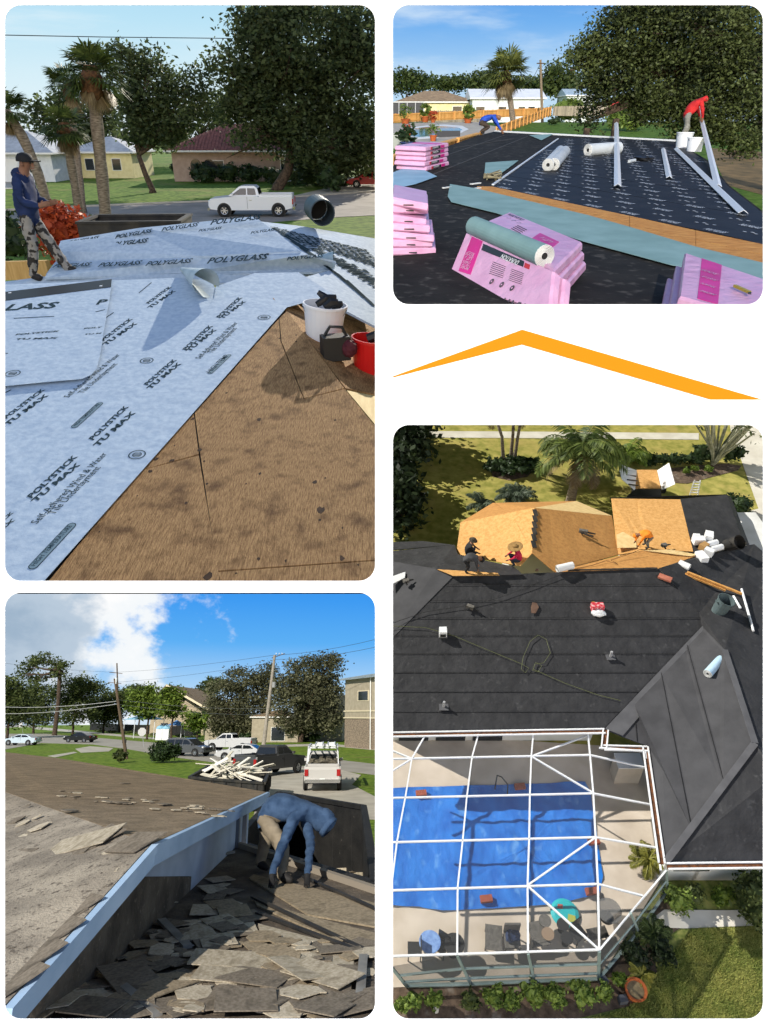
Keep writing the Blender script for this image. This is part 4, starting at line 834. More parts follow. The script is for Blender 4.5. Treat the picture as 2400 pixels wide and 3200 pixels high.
# garden pots and plants
def pot_plant(label, zx, zy, r, h, potc, leafm, spiky=False):
    p = HG(zx, zy); t = thing('potted_plant', label, 'plant', p); MB().lathe([(0,.02),(r*.7,0),(r,h),(r*1.08,h),(r*1.08,h*.85),(r*.9,h*.9)], p, 14).part('pot', potc, t)
    rng = nprng(); pts = crown_pts([(np.array(p+Vector((0,0,h+r*1.2))), np.array((r*1.5,r*1.5,r*1.4)))], 14, 160, rng, r*.3); v = leaves(pts, r*.9, rng, asp=.25 if spiky else .5)-np.array(p)
    o = link(bpy.data.objects.new('foliage', quads_mesh(v, 'foliage', leafm))); o.parent = t; LM[o.name] = lm(t)
terra = M('terracotta_pot', 'b5602f', 'a05028', sc=4, rough=.8); bluepot = M('blue_pot', (.02,.04,.14), rough=.25, spec=.6)
pot_plant('terracotta pot with a leafy plant before the cedar fence', 178, 528, .45, .6, terra, lime_leaf); pot_plant('terracotta pot with a reddish plant near the pool', 212, 530, .3, .4, terra, red_leaf); pot_plant('spiky potted plant at the left back of the pool', 92, 535, .5, .5, terra, lime_leaf, True); pot_plant('low potted plant between pool and blue worker', 362, 532, .5, .5, terra, lime_leaf); pot_plant('pink flowering plant left of the pool', 103, 590, .3, .4, terra, red_leaf, True); pot_plant('terracotta pot with a spiky plant at the front of the pool', 212, 610, .3, .45, terra, lime_leaf, True); pot_plant('large dark blue pot by the cedar fence', 98, 652, .45, .6, bluepot, hedge_leaf); pot_plant('tall red leaved plant against the cedar fence', 418, 508, .18, .4, terra, red_leaf, True); pot_plant('tall red plant beside the pool deck edge', 160, 508, .18, .4, terra, red_leaf, True)
MB().box(HG(275,592)+Vector((0,0,.25)), (2.6,.12,.5), rz=.5).solo('planter_box', dkm, 'dark low panel at the front of the pool', 'panel')
MB().box(HG(62,640)+Vector((0,0,.4)), (.9,.5,1.2), rz=.2).solo('utility_box', M('grey_box', 'a7aba3', rough=.6), 'pale grey box at the left edge by the fence', 'box')

# big oak
b = hx(1760,640,36); b.z = GP.z(0,36)
oak2 = leafmat('live_oak_leaf', (.008,.015,.005), (.15,.185,.06), sc=.4, transl=.35)  # strong leaf contrast paints shadowed and lit patches into the crown
tree('live_oak', 'large live oak hanging over the right side of the roof', b, blobs_px(b, 34, [(1100,140,190,110),(1350,150,240,150),(1560,240,160,200),(1250,330,200,130),(960,200,90,90),(1000,330,120,90),(1450,420,190,140),(1570,520,130,130),(900,380,50,60),(1180,430,120,90),(1330,520,120,80),(880,250,60,50),(820,260,25,30),(1250,60,250,60),(900,460,50,40),(890,520,35,30)], z3, .7), oak2, bark, ncl=950, nlf=85000, leaf=.125, spread=.3, shell=.75, tr=.5, fork=(-1.8,0,5.5), cut='R')
p = HG(1540,690); mb = MB()
for k in range(26): a_ = rnd.uniform(0,6.28); mb.tube([p+Vector((rnd.uniform(-1,1),rnd.uniform(-.6,.6),.1+rnd.uniform(0,.5))), p+Vector((rnd.uniform(-1.2,1.2),rnd.uniform(-.6,.6),.2+rnd.uniform(0,.5)))], [.05,.02], 5)
mb.solo('brush_pile', bark, 'heap of cut branches on the dirt at the right', 'branches')

# the roof
felt = M('black_felt', '1e1d1c', '2b2927', sc=2.2, rough=.9, spec=.15, bump=.35, bsc=9, c3='57534f', c3sc=7, c3r=(.56,.8)); tar = M('black_underlayment', '1b1b1d', '262628', sc=2, rough=.6, bump=.2, bsc=8, spec=.2)
teal = M('teal_felt', '86a5a4', '779694', sc=2.5, rough=.75, bump=.25, bsc=12); osb = M('osb_orange', 'd39a52', 'b07030', sc=5, rough=.85, bump=.4, bsc=30, stretch=(1.2,8,1), c3='5c3a18', c3sc=9, c3r=(.66,.76))
roof2 = thing('house_roof', 'low roof with black printed underlayment, plank strip and teal felt', 'roof', H(900,760)-Vector((0,0,.1)))
def S(poly, up, mat, name, th=.006, par=None): return sheet([H(x, y, up) for x, y in poly], th).part(name, mat, par or roof2)
S([(8,726),(400,587),(480,568),(700,580),(1000,592),(1258,610),(1400,692),(1490,800),(1700,960),(1700,1420),(8,1420)], 0, felt, 'felt_layer', .1)
pu = [(760,600),(1000,594),(1252,613),(1395,700),(1484,806),(1700,975),(1700,1075),(1500,1026),(1060,935),(468,810)]
und = S(pu, .012, tar, 'underlayment')
def seams(a0, a1, b0, b1, n, mat, par, up):
    for k in range(1, n):
        u = k/n; p0 = H(*a0, up).lerp(H(*b0, up), u); p1 = H(*a1, up).lerp(H(*b1, up), u); MB().bar(p0, p1, .02, .006, up=RP.n).part('overlap_seam', mat, par)
seams((468,806),(1690,1060),(752,604),(1255,618),7, M('seam_dark', (.006,.006,.008), rough=.5), und, .014)
for k, (a0, a1) in enumerate((((60,745),(520,585)),((100,800),(620,590)),((300,640),(560,600)))): MB().bar(H(*a0,.006), H(*a1,.006), .03, .008, up=RP.n).part('overlap_seam', M('seam_grey', '454443', rough=.8), roof2)
for poly in ([(402,808),(470,810),(1060,937),(1060,966),(640,868),(402,815)], [(402,816),(640,869),(1060,967),(1060,990),(880,945),(402,824)], [(1062,937),(1345,1000),(1345,1050),(1062,967)], [(1062,968),(1345,1051),(1345,1074),(1062,992)], [(1347,1000),(1680,1070),(1680,1115),(1347,1040)], [(1347,1042),(1680,1116),(1680,1150),(1347,1074)]): S(poly, .016, osb, 'plank', .015)
S([(285,802),(402,822),(880,938),(1062,990),(1345,1076),(1700,1162),(1700,1236),(1240,1156),(860,1052),(480,927),(290,880),(275,855)], .03, teal, 'teal_felt_strip')
MB().bar(H(752,603,.03), H(470,805,.03), .05, .02, up=RP.n).part('metal_edge', M('white_metal', (.62,.64,.66), rough=.4), roof2)
MB().bar(H(480,570,.03), H(1258,612,.03), .1, .05, up=RP.n).part('drip_edge', M('white_metal', (.62,.64,.66)), roof2)
# printed marks of the underlayment
ex = (H(1637,1050)-H(468,808)).normalized(); ey = RP.n.cross(ex); o0 = H(468,808,.02); mk = MB()
poly2 = [((H(x, y)-o0).dot(ex), (H(x, y)-o0).dot(ey)) for x, y in pu]
def inside(x, y, P):
    c = False
    for i in range(len(P)):
        (x0, y0), (x1, y1) = P[i], P[i-1]
        if (y0 > y) != (y1 > y) and x < (x1-x0)*(y-y0)/(y1-y0)+x0: c = not c
    return c
bb = [min(p[0] for p in poly2), max(p[0] for p in poly2), min(p[1] for p in poly2), max(p[1] for p in poly2)]
r = 0; yy = bb[2]+.15
while yy < bb[3]:
    xx = bb[0]+(.4 if r % 2 else .0)
    while xx < bb[1]:
        if inside(xx, yy, poly2) and inside(xx+.4, yy+.05, poly2) and inside(xx+.2, yy+.25, poly2):
            a = o0+ex*xx+ey*yy
            if r % 2 == 0: letters_into(mk, 'POLYGLASS', a, a+ex*.34, RP.n, bold=.03, hscale=2.6)
            else:
                for k in range(4): mk.box(a+ex*(.09*k)+ey*.05*(k % 2), (.05,.03,.001), rot=Matrix((ex,ey,RP.n)).transposed())
        xx += .82
    yy += .36; r += 1
tag(mk.part('lettering', M('white_ink', (.45,.47,.5), rough=.6), und), kind='stuff')
# loose sheets
for poly, lab, nm, m_ in (([(30,755),(85,732),(150,728),(228,768),(140,800),(30,825)], 'teal felt sheet tinted blue by painted light at the left roof edge', 'felt_sheet', M('blue_lit_teal_felt', '8fb3c9', '7fa4bc', sc=2, rough=.7, bump=.2)), ([(438,708),(580,698),(560,715),(500,758),(432,768)], 'teal felt offcut at the corner of the black underlayment', 'felt_sheet', teal), ([(628,588),(732,582),(680,610)], 'small teal felt triangle near the far roof edge', 'felt_sheet', teal)):  # first sheet is teal felt too; its blue light is put into the colour
    sheet([H(x, y, .03) for x, y in poly], .006).solo(nm, m_, lab, 'felt sheet')
mb = MB(); rg = random.Random(5)
for k in range(16): mb.tube([H(430+rg.uniform(0,70), 775+rg.uniform(-8,8), .02+rg.uniform(0,.08)), H(440+rg.uniform(0,70), 772+rg.uniform(-10,12), .03+rg.uniform(0,.1))], [.025,.012], 5)
mb.solo('scrap_heap', M('straw_scrap', '8d8468', '6d654f', sc=6, rough=.9), 'small heap of scrap at the underlayment corner', 'scrap')
for k, (x, y, x2, y2) in enumerate(((255,817,290,812),(375,800,415,795),(390,820,415,816))): MB().bar(H(x,y,.02), H(x2,y2,.02), .06, .02).solo('paper_scrap', M('white_paper', (.6,.6,.58), rough=.8), ('white paper scrap left of the teal strip tip', 'crumpled white scrap above the teal strip', 'white scrap on the start of the plank strip')[k], 'scrap')
# flashings: L-profiles
whitem = M('white_aluminium', (.72,.74,.77), rough=.35, spec=.6)
def angle_iron(label, a, b, up, w=.14, mat=whitem):
    A0 = H(*a, up[0]); B0 = H(*b, up[1]); d = (B0-A0).normalized(); s = d.cross(RP.n).normalized(); m = MB()
    m.prism([A0, B0, B0+s*w*.8-RP.n*w*.5, A0+s*w*.8-RP.n*w*.5], RP.n*.006); m.prism([A0, B0, B0-s*w*.8-RP.n*w*.5, A0-s*w*.8-RP.n*w*.5], RP.n*.006)
    m.solo('angle_flashing', mat, label, 'flashing', 'white angle flashings')
angle_iron('white angle flashing lying across the grey roll', (995,590), (1007,820), (.45,.1), .085); angle_iron('shortest white angle flashing in the middle of the underlayment', (1205,652), (1230,780), (.08,.08), .075); angle_iron('longest white angle flashing pointing to the right roof edge', (1262,652), (1548,936), (.09,.09), .09); angle_iron('white angle flashing held up by the man in red', (1328,528), (1440,822), (1.0,.1), .085)
# rolls
def roll(label, c, d, r, L, mat, inner=True, name='felt_roll', cat='roll', turns=2.6, group=None, t=None):
    d = Vector(d).normalized(); c = Vector(c); t = thing(name, label, cat, c-Vector((0,0,r)), group=group); m = MB()
    m.lathe([(r*.97,-L/2-.002),(r,-L/2),(r,L/2),(r*.97,L/2+.002)], c, 24, axis=d); m.part('outer_layer', mat, t, smooth=False)
    for s in (-1, 1):
        m = MB(); k = 1
        while k > .3: m.lathe([(r*k,s*L/2),(r*(k-.06),s*(L/2+.006)),(r*(k-.09),s*L/2)], c, 20, axis=d); k -= .12
        m.part('spiral_end', M('roll_end', (.6,.6,.58), rough=.7), t); m = MB(); m.lathe([(0,s*(L/2-.004)),(r*.32,s*(L/2-.004))], c, 14, axis=d); m.part('core_hole', M('hole_dark', (.01,.01,.01), rough=.9), t)
        m = MB(); m.lathe([(r*.3,s*(L/2-.003)),(r*.98,s*(L/2-.003))], c, 20, axis=d); m.part('end_face', M('roll_end_shade', (.3,.31,.31), rough=.8), t)
    return t
silver = M('silver_roll', (.55,.58,.6), (.45,.48,.5), sc=2, rough=.5)
c = H(735,705,.13); roll('left silver roll of the pair on the black underlayment', c, H(755,652)-H(700,712), .13, (H(750,655)-H(702,712)).length, silver); c = H(757,705,.13); roll('right silver roll of the pair on the black underlayment', c, H(775,655)-H(725,712), .13, (H(772,658)-H(727,712)).length, silver)
roll('grey roll lying under the long white flashing', H(945,668,.14), H(1012,665)-H(878,676), .15, (H(1012,665)-H(878,676)).length, silver)
m = MB(); m.blob(H(735,722,.06), (.16,.2,.09), 12, .3); m.solo('plastic_wrap', M('wrap_black_white', (.02,.02,.02), (.6,.6,.6), sc=8, rough=.4, ramp=(.5,.56)), 'crumpled black and white wrap at the silver rolls', 'wrap')
m = MB(); m.tube([H(1058,705,.04),H(1082,700,.04)], .04, 8); m.solo('caulk_tube', silver, 'small tube lying right of the white flashing', 'tube'); m = MB(); m.blob(H(1120,695,.05), (.25,.3,.06), 10, .3); m.solo('black_rag', tl, 'small black heap beside the small tube', 'rag')
bucket('white bucket in front of the man in red', H(1290,640), .2, .24, .42, whitem); bucket('second white bucket, right of the first', H(1338,655), .2, .23, .36, whitem)
# shingle bundles
pinkw = M('pink_wrap', 'dba9c8', 'd39cbe', sc=4, rough=.3, bump=.55, bsc=6, spec=.5, bdist=.04); mag = M('magenta_print', 'd81b8c', 'c01479', sc=3, rough=.35, bump=.3, bsc=7); blk_p = M('black_print', (.012,.012,.014), rough=.35); whi = M('white_print', (.7,.7,.7), rough=.5); gry_p = M('grey_print', '4a4048', rough=.5)
def slab8(top, n, th, jit=0):
    """a wrapped bundle: top quad + thickness, softened rim"""
    m = MB(); c = sum(top, Vector())/4; n = Vector(n)
    r0 = [c+(p-c)*.965 for p in top]; r1 = [p-n*.02 for p in top]; r2 = [p-n*(th-.02)+(p-c)*.01 for p in top]; r3 = [c+(p-c)*.965-n*th for p in top]
    m.add(r0+r1+r2+r3, [(0,1,2,3),(15,14,13,12)]+[(k*4+i, k*4+4+i, k*4+4+(i+1) % 4, k*4+(i+1) % 4) for k in range(3) for i in range(4)]); return m
def bil(Q, u, v): return Q[0].lerp(Q[1], u).lerp(Q[3].lerp(Q[2], u), v)
def band(par, Q, n, u0, u1, v0, v1, mat, up=.004, name='printed_band'): MB().prism([bil(Q,u0,v0)+n*up, bil(Q,u1,v0)+n*up, bil(Q,u1,v1)+n*up, bil(Q,u0,v1)+n*up], -n*.003).part(name, mat, par)
def qn(Q): n = (Q[1]-Q[0]).cross(Q[3]-Q[0]).normalized(); return n if n.z > 0 else -n
def bundle(label, Q, th=.09, group='pink shingle bundles', prints=None):
    n = qn(Q); t = thing('shingle_bundle', label, 'shingles', (Q[0]+Q[1]+Q[2]+Q[3])/4-n*th, group=group); slab8(Q, n, th).part('wrapper', pinkw, t)
    if prints: prints(t, Q, n)
    return t
def side_print(t, Q, n, th, i, word=True):          # black band and word on the long front side between corner i and i+1
    a, b = Q[i]-n*th*.5, Q[(i+1) % 4]-n*th*.5; out = (a+b)/2-(Q[0]+Q[1]+Q[2]+Q[3])/4; out -= n*out.dot(n); out -= (b-a).normalized()*out.dot((b-a).normalized()); out = out.normalized()
    def qd(u0, u1, mat, e=.012): MB().prism([a.lerp(b,u0)-n*th*.3+out*e, a.lerp(b,u1)-n*th*.3+out*e, a.lerp(b,u1)+n*th*.3+out*e, a.lerp(b,u0)+n*th*.3+out*e], out*.002).part('printed_band', mat, t)
    qd(.28,.62,blk_p); qd(.64,.8,mag); qd(.2,.26,M('red_print', (.5,.02,.03), rough=.4))
    if word:
        p, q_ = a.lerp(b,.3)+out*.016-n*th*.12, a.lerp(b,.52)+out*.016-n*th*.12
        lettering('DURATION', p, q_, out, t, whi, bold=.02)
# back stack of five
base = [H(160,735), H(375,680), H(410,655), H(205,700)]
c0 = H(180,742); e1 = (H(385,690)-c0); e1 = e1.normalized()*1.3; e2 = RP.n.cross(e1).normalized()*.75
for k in range(5):
    jx = rnd.uniform(-.06,.06); u = RP.n*(.1*(k+1)); o_ = c0+e1.normalized()*jx+e2.normalized()*rnd.uniform(-.04,.04); Q = [o_+u, o_+e1+u, o_+e1+e2+u, o_+e2+u]
    t = bundle(('lowest','second from bottom','middle','second from top','topmost')[k]+' pink shingle bundle of the far left stack', Q, .095); side_print(t, Q, qn(Q), .095, 0)
    if k == 4:
        n = qn(Q); band(t, Q, n, .62, .8, .05, .95, mag); lettering('DURATION', bil(Q,.12,.3)+n*.006, bil(Q,.45,.3)+n*.006, n, t, gry_p)
# left stack of seven
c0 = H(34,1110); e1 = Vector((.56,.0,0)); e2 = Vector((.04,1.15,.06))
for k in range(7):
    u = RP.n*(.092*(k+1)); o_ = c0+Vector((0, rnd.uniform(-.04,.04)+.03*k, 0)); ee = e1*(1.0-.045*k+rnd.uniform(-.07,.05)); sl = Vector((0,0,-.02-.02*rnd.random()*k)); Q = [o_+u, o_+ee+Vector((0,rnd.uniform(.05,.25),0))+u+sl, o_+ee+e2+u+sl, o_+e2+u]
    t = bundle('pink shingle bundle number %s from the bottom of the stack cut by the left edge' % ('one','two','three','four','five','six','seven')[k], Q, .088)
    a = Q[0].lerp(Q[1],.45)-RP.n*.05; MB().box(a+Vector((0,-.012,0)), (.12,.01,.012)).part('vent_slot', blk_p, t)
# near stack: bundles folded over the ridge, roll on top
pf = slope(-1.52, .0537)
for k in range(3):
    dn = RP.n*(-.1*k)
    F = [pf.hit(z3(*p))+dn+Vector((.03*k,-.02*k,0)) for p in ((425,962),(735,1168),(858,1046),(540,915))]
    F = [F[0], F[1], F[2], F[3]]; t = bundle(('upper','middle','lower')[k]+' far half bundle of the near stack under the teal roll', F, .095)
    if k == 0:
        n = qn(F); band(t, F, n, .58, .82, .1, .7, mag); lettering('DURATION', bil(F,.28,.93)+n*.006, bil(F,.06,.93)+n*.006, n, t, gry_p, bold=.02); lettering('JUST A', bil(F,.80,.62)+n*.007, bil(F,.66,.62)+n*.007, n, t, pinkw, bold=.02); lettering('ROOF', bil(F,.80,.45)+n*.007, bil(F,.66,.45)+n*.007, n, t, pinkw, bold=.02)
        for uu in (.12,.2,.28): MB().lathe([(.022,0),(.028,0)], bil(F,uu,.7)+n*.005, 14, axis=n).part('printed_mark', gry_p, t)
        for j in range(5): band(t, F, n, .3, .44, .3+j*.07, .32+j*.07, gry_p, name='printed_text')
n1 = pf.hit(z3(352,1002)); n4 = pf.hit(z3(735,1172)); n2 = atY(z3(262,1222), n1.y-.42); n3 = atY(z3(716,1350), n4.y-.40)
for k in range(2):
    Nq0 = [n2, n3, n4, n1]; nn = qn(Nq0); Nq = [p-nn*(.11*k)+Vector((.03*k,0,0)) for p in Nq0]
    t = bundle(('front','inner')[k]+' bundle of the near stack tipped towards the viewer', Nq, .105)
    if k == 0:
        n = nn; band(t, Nq, n, .1, .24, .28, .97, mag); band(t, Nq, n, .26, .72, .8, .93, blk_p); band(t, Nq, n, .73, .78, .8, .91, M('red_print', (.5,.02,.03), rough=.4)); band(t, Nq, n, .12, .35, .0, .05, blk_p)
        lettering('DURATION', bil(Nq,.68,.89)+n*.008, bil(Nq,.5,.89)+n*.008, n, t, whi, bold=.02)
        for j, w in enumerate(('MORE','THAN','JUST A','ROOF')): lettering(w, bil(Nq,.21,.42+j*.09)+n*.008, bil(Nq,.12,.42+j*.09)+n*.008, n, t, pinkw, bold=.02)
        lettering('DURATION', bil(Nq,.95,.03)+n*.006, bil(Nq,.48,.03)+n*.006, n, t, gry_p, bold=.02)
        for uu in (.47,.57,.67): MB().lathe([(0,0),(.032,0)], bil(Nq,uu,.28)+n*.005, 16, axis=n).part('printed_mark', gry_p, t); MB().box(bil(Nq,uu,.28)+n*.007, (.018,.018,.001), rot=Vector((0,0,1)).rotation_difference(n).to_matrix()).part('printed_symbol', pinkw, t)
        for j in range(7): band(t, Nq, n, .42, .56, .42+j*.04, .43+j*.04, gry_p, name='printed_text'); band(t, Nq, n, .62, .74, .42+j*.04, .43+j*.04, gry_p, name='printed_text')
a = pf.hit(z3(388,1006), .1); b = pf.hit(z3(690,1140), .1); L = (b-a).length; roll('thick teal felt roll lying on the near pink stack', (a+b)/2-RP.n*.03, b-a, .105, L, teal)
# right stack
pr_ = slope(-1.45, .0537)
for k in range(3):
    Q = [pr_.hit(z3(*p))-RP.n*(.12*k)+Vector((-.05*k,.02*k,0)) for p in ((1275,1280),(1700,1400),(1720,1230),(1300,1090))]
    t = bundle(('upper','middle','lower')[k]+' pink shingle bundle of the stack at the lower right', Q, .11)
    if k == 0:
        n = qn(Q); band(t, Q, n, .2, .42, .05, .98, mag)
        for j, w in enumerate(('MORE','THAN','JUST A','ROOF')): lettering(w, bil(Q,.4,.22+j*.16)+n*.008, bil(Q,.24,.22+j*.16)+n*.008, n, t, pinkw, bold=.02)
t_ = pr_.hit(z3(1575,1280), .03); tt = thing('utility_knife', 'yellow and black knife lying on the right pink stack', 'knife', t_); MB().bar(t_, t_+Vector((-.03,.2,.01)), .025, .02).part('handle', M('knife_yellow', (.35,.28,.03), rough=.4), tt); MB().bar(t_+Vector((-.02,-.05,0)), t_, .02, .012).part('blade', tl, tt)
# workers
f0 = H(1272,612); red_c = M('red_cloth', (.42,.012,.016), (.55,.02,.02), sc=6, rough=.85, bump=.3, bsc=12); greyp = M('grey_trousers', '8b8a84', '6f6e68', sc=6, rough=.9)
o = f0; sgn = 1.0
def J(x, z, y=0): return o+Vector((x*.92, y, z*.95))
t, V = person('person', 'man in a red hooded top and pale trousers bending over a flashing', dict(pelvis=J(.12,.86), spine=J(.24,1.02), chest=J(.4,1.16), neck=J(.58,1.26), head=J(.68,1.27), top=J(.75,1.3), ls=J(.46,1.18,-.19), le=J(.55,.92,-.24), lw=J(.62,.72,-.16), lh=J(.64,.64,-.13), rs=J(.46,1.18,.19), re=J(.58,.92,.22), rw=J(.66,.76,.14), rh=J(.68,.68,.12), lp=J(.12,.8,-.1), lk=J(.16,.44,-.12), la=J(.0,.09,-.12), lt=J(.14,.05,-.13), rp=J(.12,.8,.1), rk=J(.3,.46,.14), ra=J(.22,.09,.15), rt=J(.36,.05,.15)), dict(shirt=red_c, pants=greyp, skin=skin, hand=skin, head=red_c, hair=red_c, shoe=boot), rad=dict(chest=.2, spine=.19, pelvis=.17, lk=.085, rk=.085, le=.062, re=.062, head=.105, top=.085))
face(t, V, (.6,0,-.8), skin, tl)
o = H(430,582)
def J(x, z, y=0): return o+Vector((x*1.15, y, z*1.15))
blue_c = M('blue_cloth', (.01,.05,.35), (.02,.08,.5), sc=6, rough=.8, bump=.3, bsc=12)
t, V = person('person', 'man in a bright blue top crouching at the far roof corner', dict(pelvis=J(-.1,.36), spine=J(.02,.46), chest=J(.2,.54), neck=J(.38,.52), head=J(.46,.46), top=J(.52,.44), ls=J(.26,.5,-.18), le=J(.4,.3,-.2), lw=J(.52,.14,-.14), lh=J(.58,.07,-.12), rs=J(.26,.5,.18), re=J(.4,.3,.2), rw=J(.55,.16,.12), rh=J(.6,.09,.1), lp=J(-.1,.33,-.1), lk=J(.16,.22,-.16), la=J(-.12,.07,-.14), lt=J(.02,.05,-.14), rp=J(-.1,.33,.1), rk=J(.16,.24,.16), ra=J(-.1,.08,.14), rt=J(.04,.05,.14)), dict(shirt=blue_c, pants=M('brown_trousers', (.05,.035,.025), rough=.9), skin=skin, hand=skin, head=skin, hair=M('straw_hat', (.3,.2,.1), rough=.9), shoe=boot))
face(t, V, (.7,0,-.7), skin, tl)
# =================================================================== PLACE 3: tear-off of an old shingle roof, street behind
use(P3); G3 = -4.0
def z4(x, y): return q(4, x, y)
def z5(x, y): return q(5, x, y)
def g4(x, y, up=0): return onZ(z4(x, y), G3)+Vector((0,0,up))
def a4(x, y, Y): return atY(z4(x, y), Y)
sky3 = skymat('sky_clouds', [(-6,'E4EEF6'),(0,'CFE4F6'),(2.5,'A4D0F7'),(5.5,'5DB0F5'),(9,'3F9BF2'),(14,'2F86E0'),(60,'2468BE')],
  [(8.5,.55,.66,'DCE8F2','FFFFFF',(1,1.5,.2),3.1,[(0,1,-.055,-2.6,-.5,.05)]),
   (9.5,.46,.60,'F5F9FC','FFFFFF',(1,1.25,.35),7.7,[(-.86,.42,-.30,2.3,-.6,.30)]),
   (5.0,.56,.70,'B9CADB','9FB5CB',(1,1.5,.3),1.7,[(-.86,.30,-.345,4.2,-1.,.26)])])
sky_patch('sky', -50, -.5, -5, 30, 330, sky3)
lawn3 = M('verge_grass', (.075,.14,.014), (.2,.28,.04), sc=2.4, detail=14, rough=.9, bump=.7, bsc=24, c3=(.18,.17,.05), c3sc=.25, c3r=(.58,.78), spec=.1)
road3 = M('pale_asphalt', 'aaa59d', '979289', sc=.5, rough=.9, bump=.2, bsc=50); conc3 = M('pale_concrete', 'c2bcb0', 'aea89c', sc=.8, rough=.85, bump=.2, bsc=40)
struct('lawn', MB().add([(-.1,10,G3-.02),(-9,10,G3-.02),(-280,320,G3-.02),(-.1,320,G3-.02)], [(0,3,2,1)]), lawn3)
def ground(name, pts, up, mat): struct(name, MB().prism([g4(x, y, up) for x, y in pts], (0,0,-.012)), mat)
ground('road', [(-60,640),(200,640),(400,656),(640,676),(880,700),(1120,716),(1320,736),(1655,775),(1655,822),(1480,800),(1250,790),(1100,782),(960,768),(760,742),(550,706),(400,686),(180,680),(-60,722)], .004, road3)
ground('road', [(-60,596),(300,574),(560,572),(560,584),(300,592),(130,606),(-60,622)], .004, road3)
ground('pavement', [(110,607),(180,612),(420,634),(650,655),(900,677),(900,682),(640,662),(400,641),(150,620)], .008, conc3)
ground('pavement', [(1120,690),(1420,682),(1655,706),(1655,714),(1420,692),(1140,698)], .008, conc3)
ground('driveway', [(1170,780),(1280,786),(1480,798),(1560,818),(1520,860),(1655,930),(1655,1010),(1090,1010),(1130,880)], .008, conc3)
ground('driveway', [(325,705),(390,694),(490,702),(470,716),(350,722)], .008, conc3); ground('driveway', [(205,736),(320,718),(335,722),(240,742)], .008, conc3)

# trees and planting
old_leaf = leafmat('olive_leaf', (.05,.055,.028), (.25,.25,.14), transl=.45); mid_leaf = leafmat('mid_leaf', (.035,.055,.016), (.18,.22,.07), transl=.45); bright_leaf = leafmat('bright_leaf', (.05,.09,.01), (.2,.28,.04))
def t4(name, label, zx, zy, Y, lst, mat, **k):
    b = a4(zx, zy, Y); b.z = G3; k.setdefault('spread', .6); k.setdefault('leaf', .5)
    return tree(name, label, b, blobs_px(b, Y, lst, z4), mat, bark, cut='L', **k)
t4('oak_tree', 'broad olive oak left of the tall utility pole', 1030, 650, 120, [(960,470,70,70),(1040,420,80,70),(1120,470,90,90),(980,550,90,60),(1080,550,100,70),(1150,400,60,60),(1000,600,70,40),(920,530,50,50),(1100,610,80,40),(950,610,50,30)], old_leaf, leaf=.36, ncl=420, nlf=22000, tr=.35, fork=(0,0,2.4))
t4('oak_tree', 'broad olive oak right of the tall utility pole', 1300, 640, 112, [(1300,390,90,80),(1400,360,70,70),(1350,470,110,80),(1270,520,90,80),(1420,500,70,90),(1400,570,80,50),(1240,430,60,60),(1330,570,70,50),(1430,320,35,30),(1250,590,70,40),(1420,610,60,35)], old_leaf, leaf=.36, ncl=460, nlf=25000, tr=.4, fork=(0,0,2.4))
t4('pine_tree', 'tall bare trunked pine above the far left trees', 240, 608, 150, [(180,320,50,22),(245,345,45,25),(125,345,40,20),(100,380,35,16),(265,375,30,16),(190,400,25,14),(150,410,30,14)], mid_leaf, ncl=80, nlf=2400, tr=.5, fork=(-.6,0,13))
for lab, x, lst, Y in (('dark tree at the far left edge of the street', 40, [(30,460,60,70),(60,530,80,60),(20,550,60,50)], 130), ('round tree under the tall pine', 150, [(120,500,80,60),(180,480,60,60),(150,555,95,45)], 165), ('dark tree right of the pine trunk', 320, [(300,460,70,60),(360,440,60,50),(330,540,95,55),(400,440,45,30)], 160), ('tree behind the leaning utility pole', 450, [(430,490,50,45),(500,510,60,50),(460,555,70,40),(560,500,45,40)], 170), ('far tree to the right of the leaning utility pole', 600, [(590,460,50,25),(560,480,50,30)], 210)):
    t4('street_tree', lab, x, 590, Y, lst, mid_leaf, ncl=180, nlf=9500, tr=.28, leaf=.46, spread=.8, group='trees along the far street')
t4('leafy_tree', 'bright green tree left of the brown gabled roof', 640, 600, 125, [(610,480,60,40),(660,470,45,40),(630,530,70,30),(590,510,40,25)], bright_leaf, ncl=90, nlf=3200, tr=.2)
t4('leafy_tree', 'bright green layered tree before the brown gabled roof', 745, 600, 118, [(745,470,35,30),(740,510,50,25),(760,545,50,20),(710,530,30,25)], bright_leaf, ncl=80, nlf=2800, tr=.2)
t4('small_palm_tree', 'small bright palm like tree by the black fence', 850, 640, 104, [(850,575,35,25),(840,600,30,18)], bright_leaf, ncl=30, nlf=900, tr=.12)
t4('background_tree', 'low dark trees behind the right end of the brown roof', 890, 560, 190, [(890,450,50,30),(930,420,40,25),(860,470,40,20)], mid_leaf, ncl=70, nlf=2200, tr=.3, leaf=.7)
def b4(lab, zx, zy, rx, rz, mat, n=900, leaf=.22, core=.75):
    b = g4(zx, zy); k = 1200/1659/FOC*b.length; bush('garden_bush', lab, b, (rx*k, rx*k*.8, rz*k*.62), mat, n=n, leaf=leaf, group='bushes around the street', core=core, cut='L')
b4('large dark round bush on the near lawn', 702, 765, 72, 80, hedge_leaf, 2600, .2); b4('small bush beside the leaning utility pole', 515, 765, 32, 52, mid_leaf, 800, .2)
for k in range(7): b4('dark clipped hedge mass number %s from the left below the beige buildings' % ('one','two','three','four','five','six','seven')[k], 1055+k*50, 675, 32, 34, hedge_leaf, 600, .3)
for k in range(8): b4('low hedge clump number %s from the left along the black fence' % ('one','two','three','four','five','six','seven','eight')[k], 430+k*58, 634+k*3.5, 26, 12, mid_leaf, 260, .25)

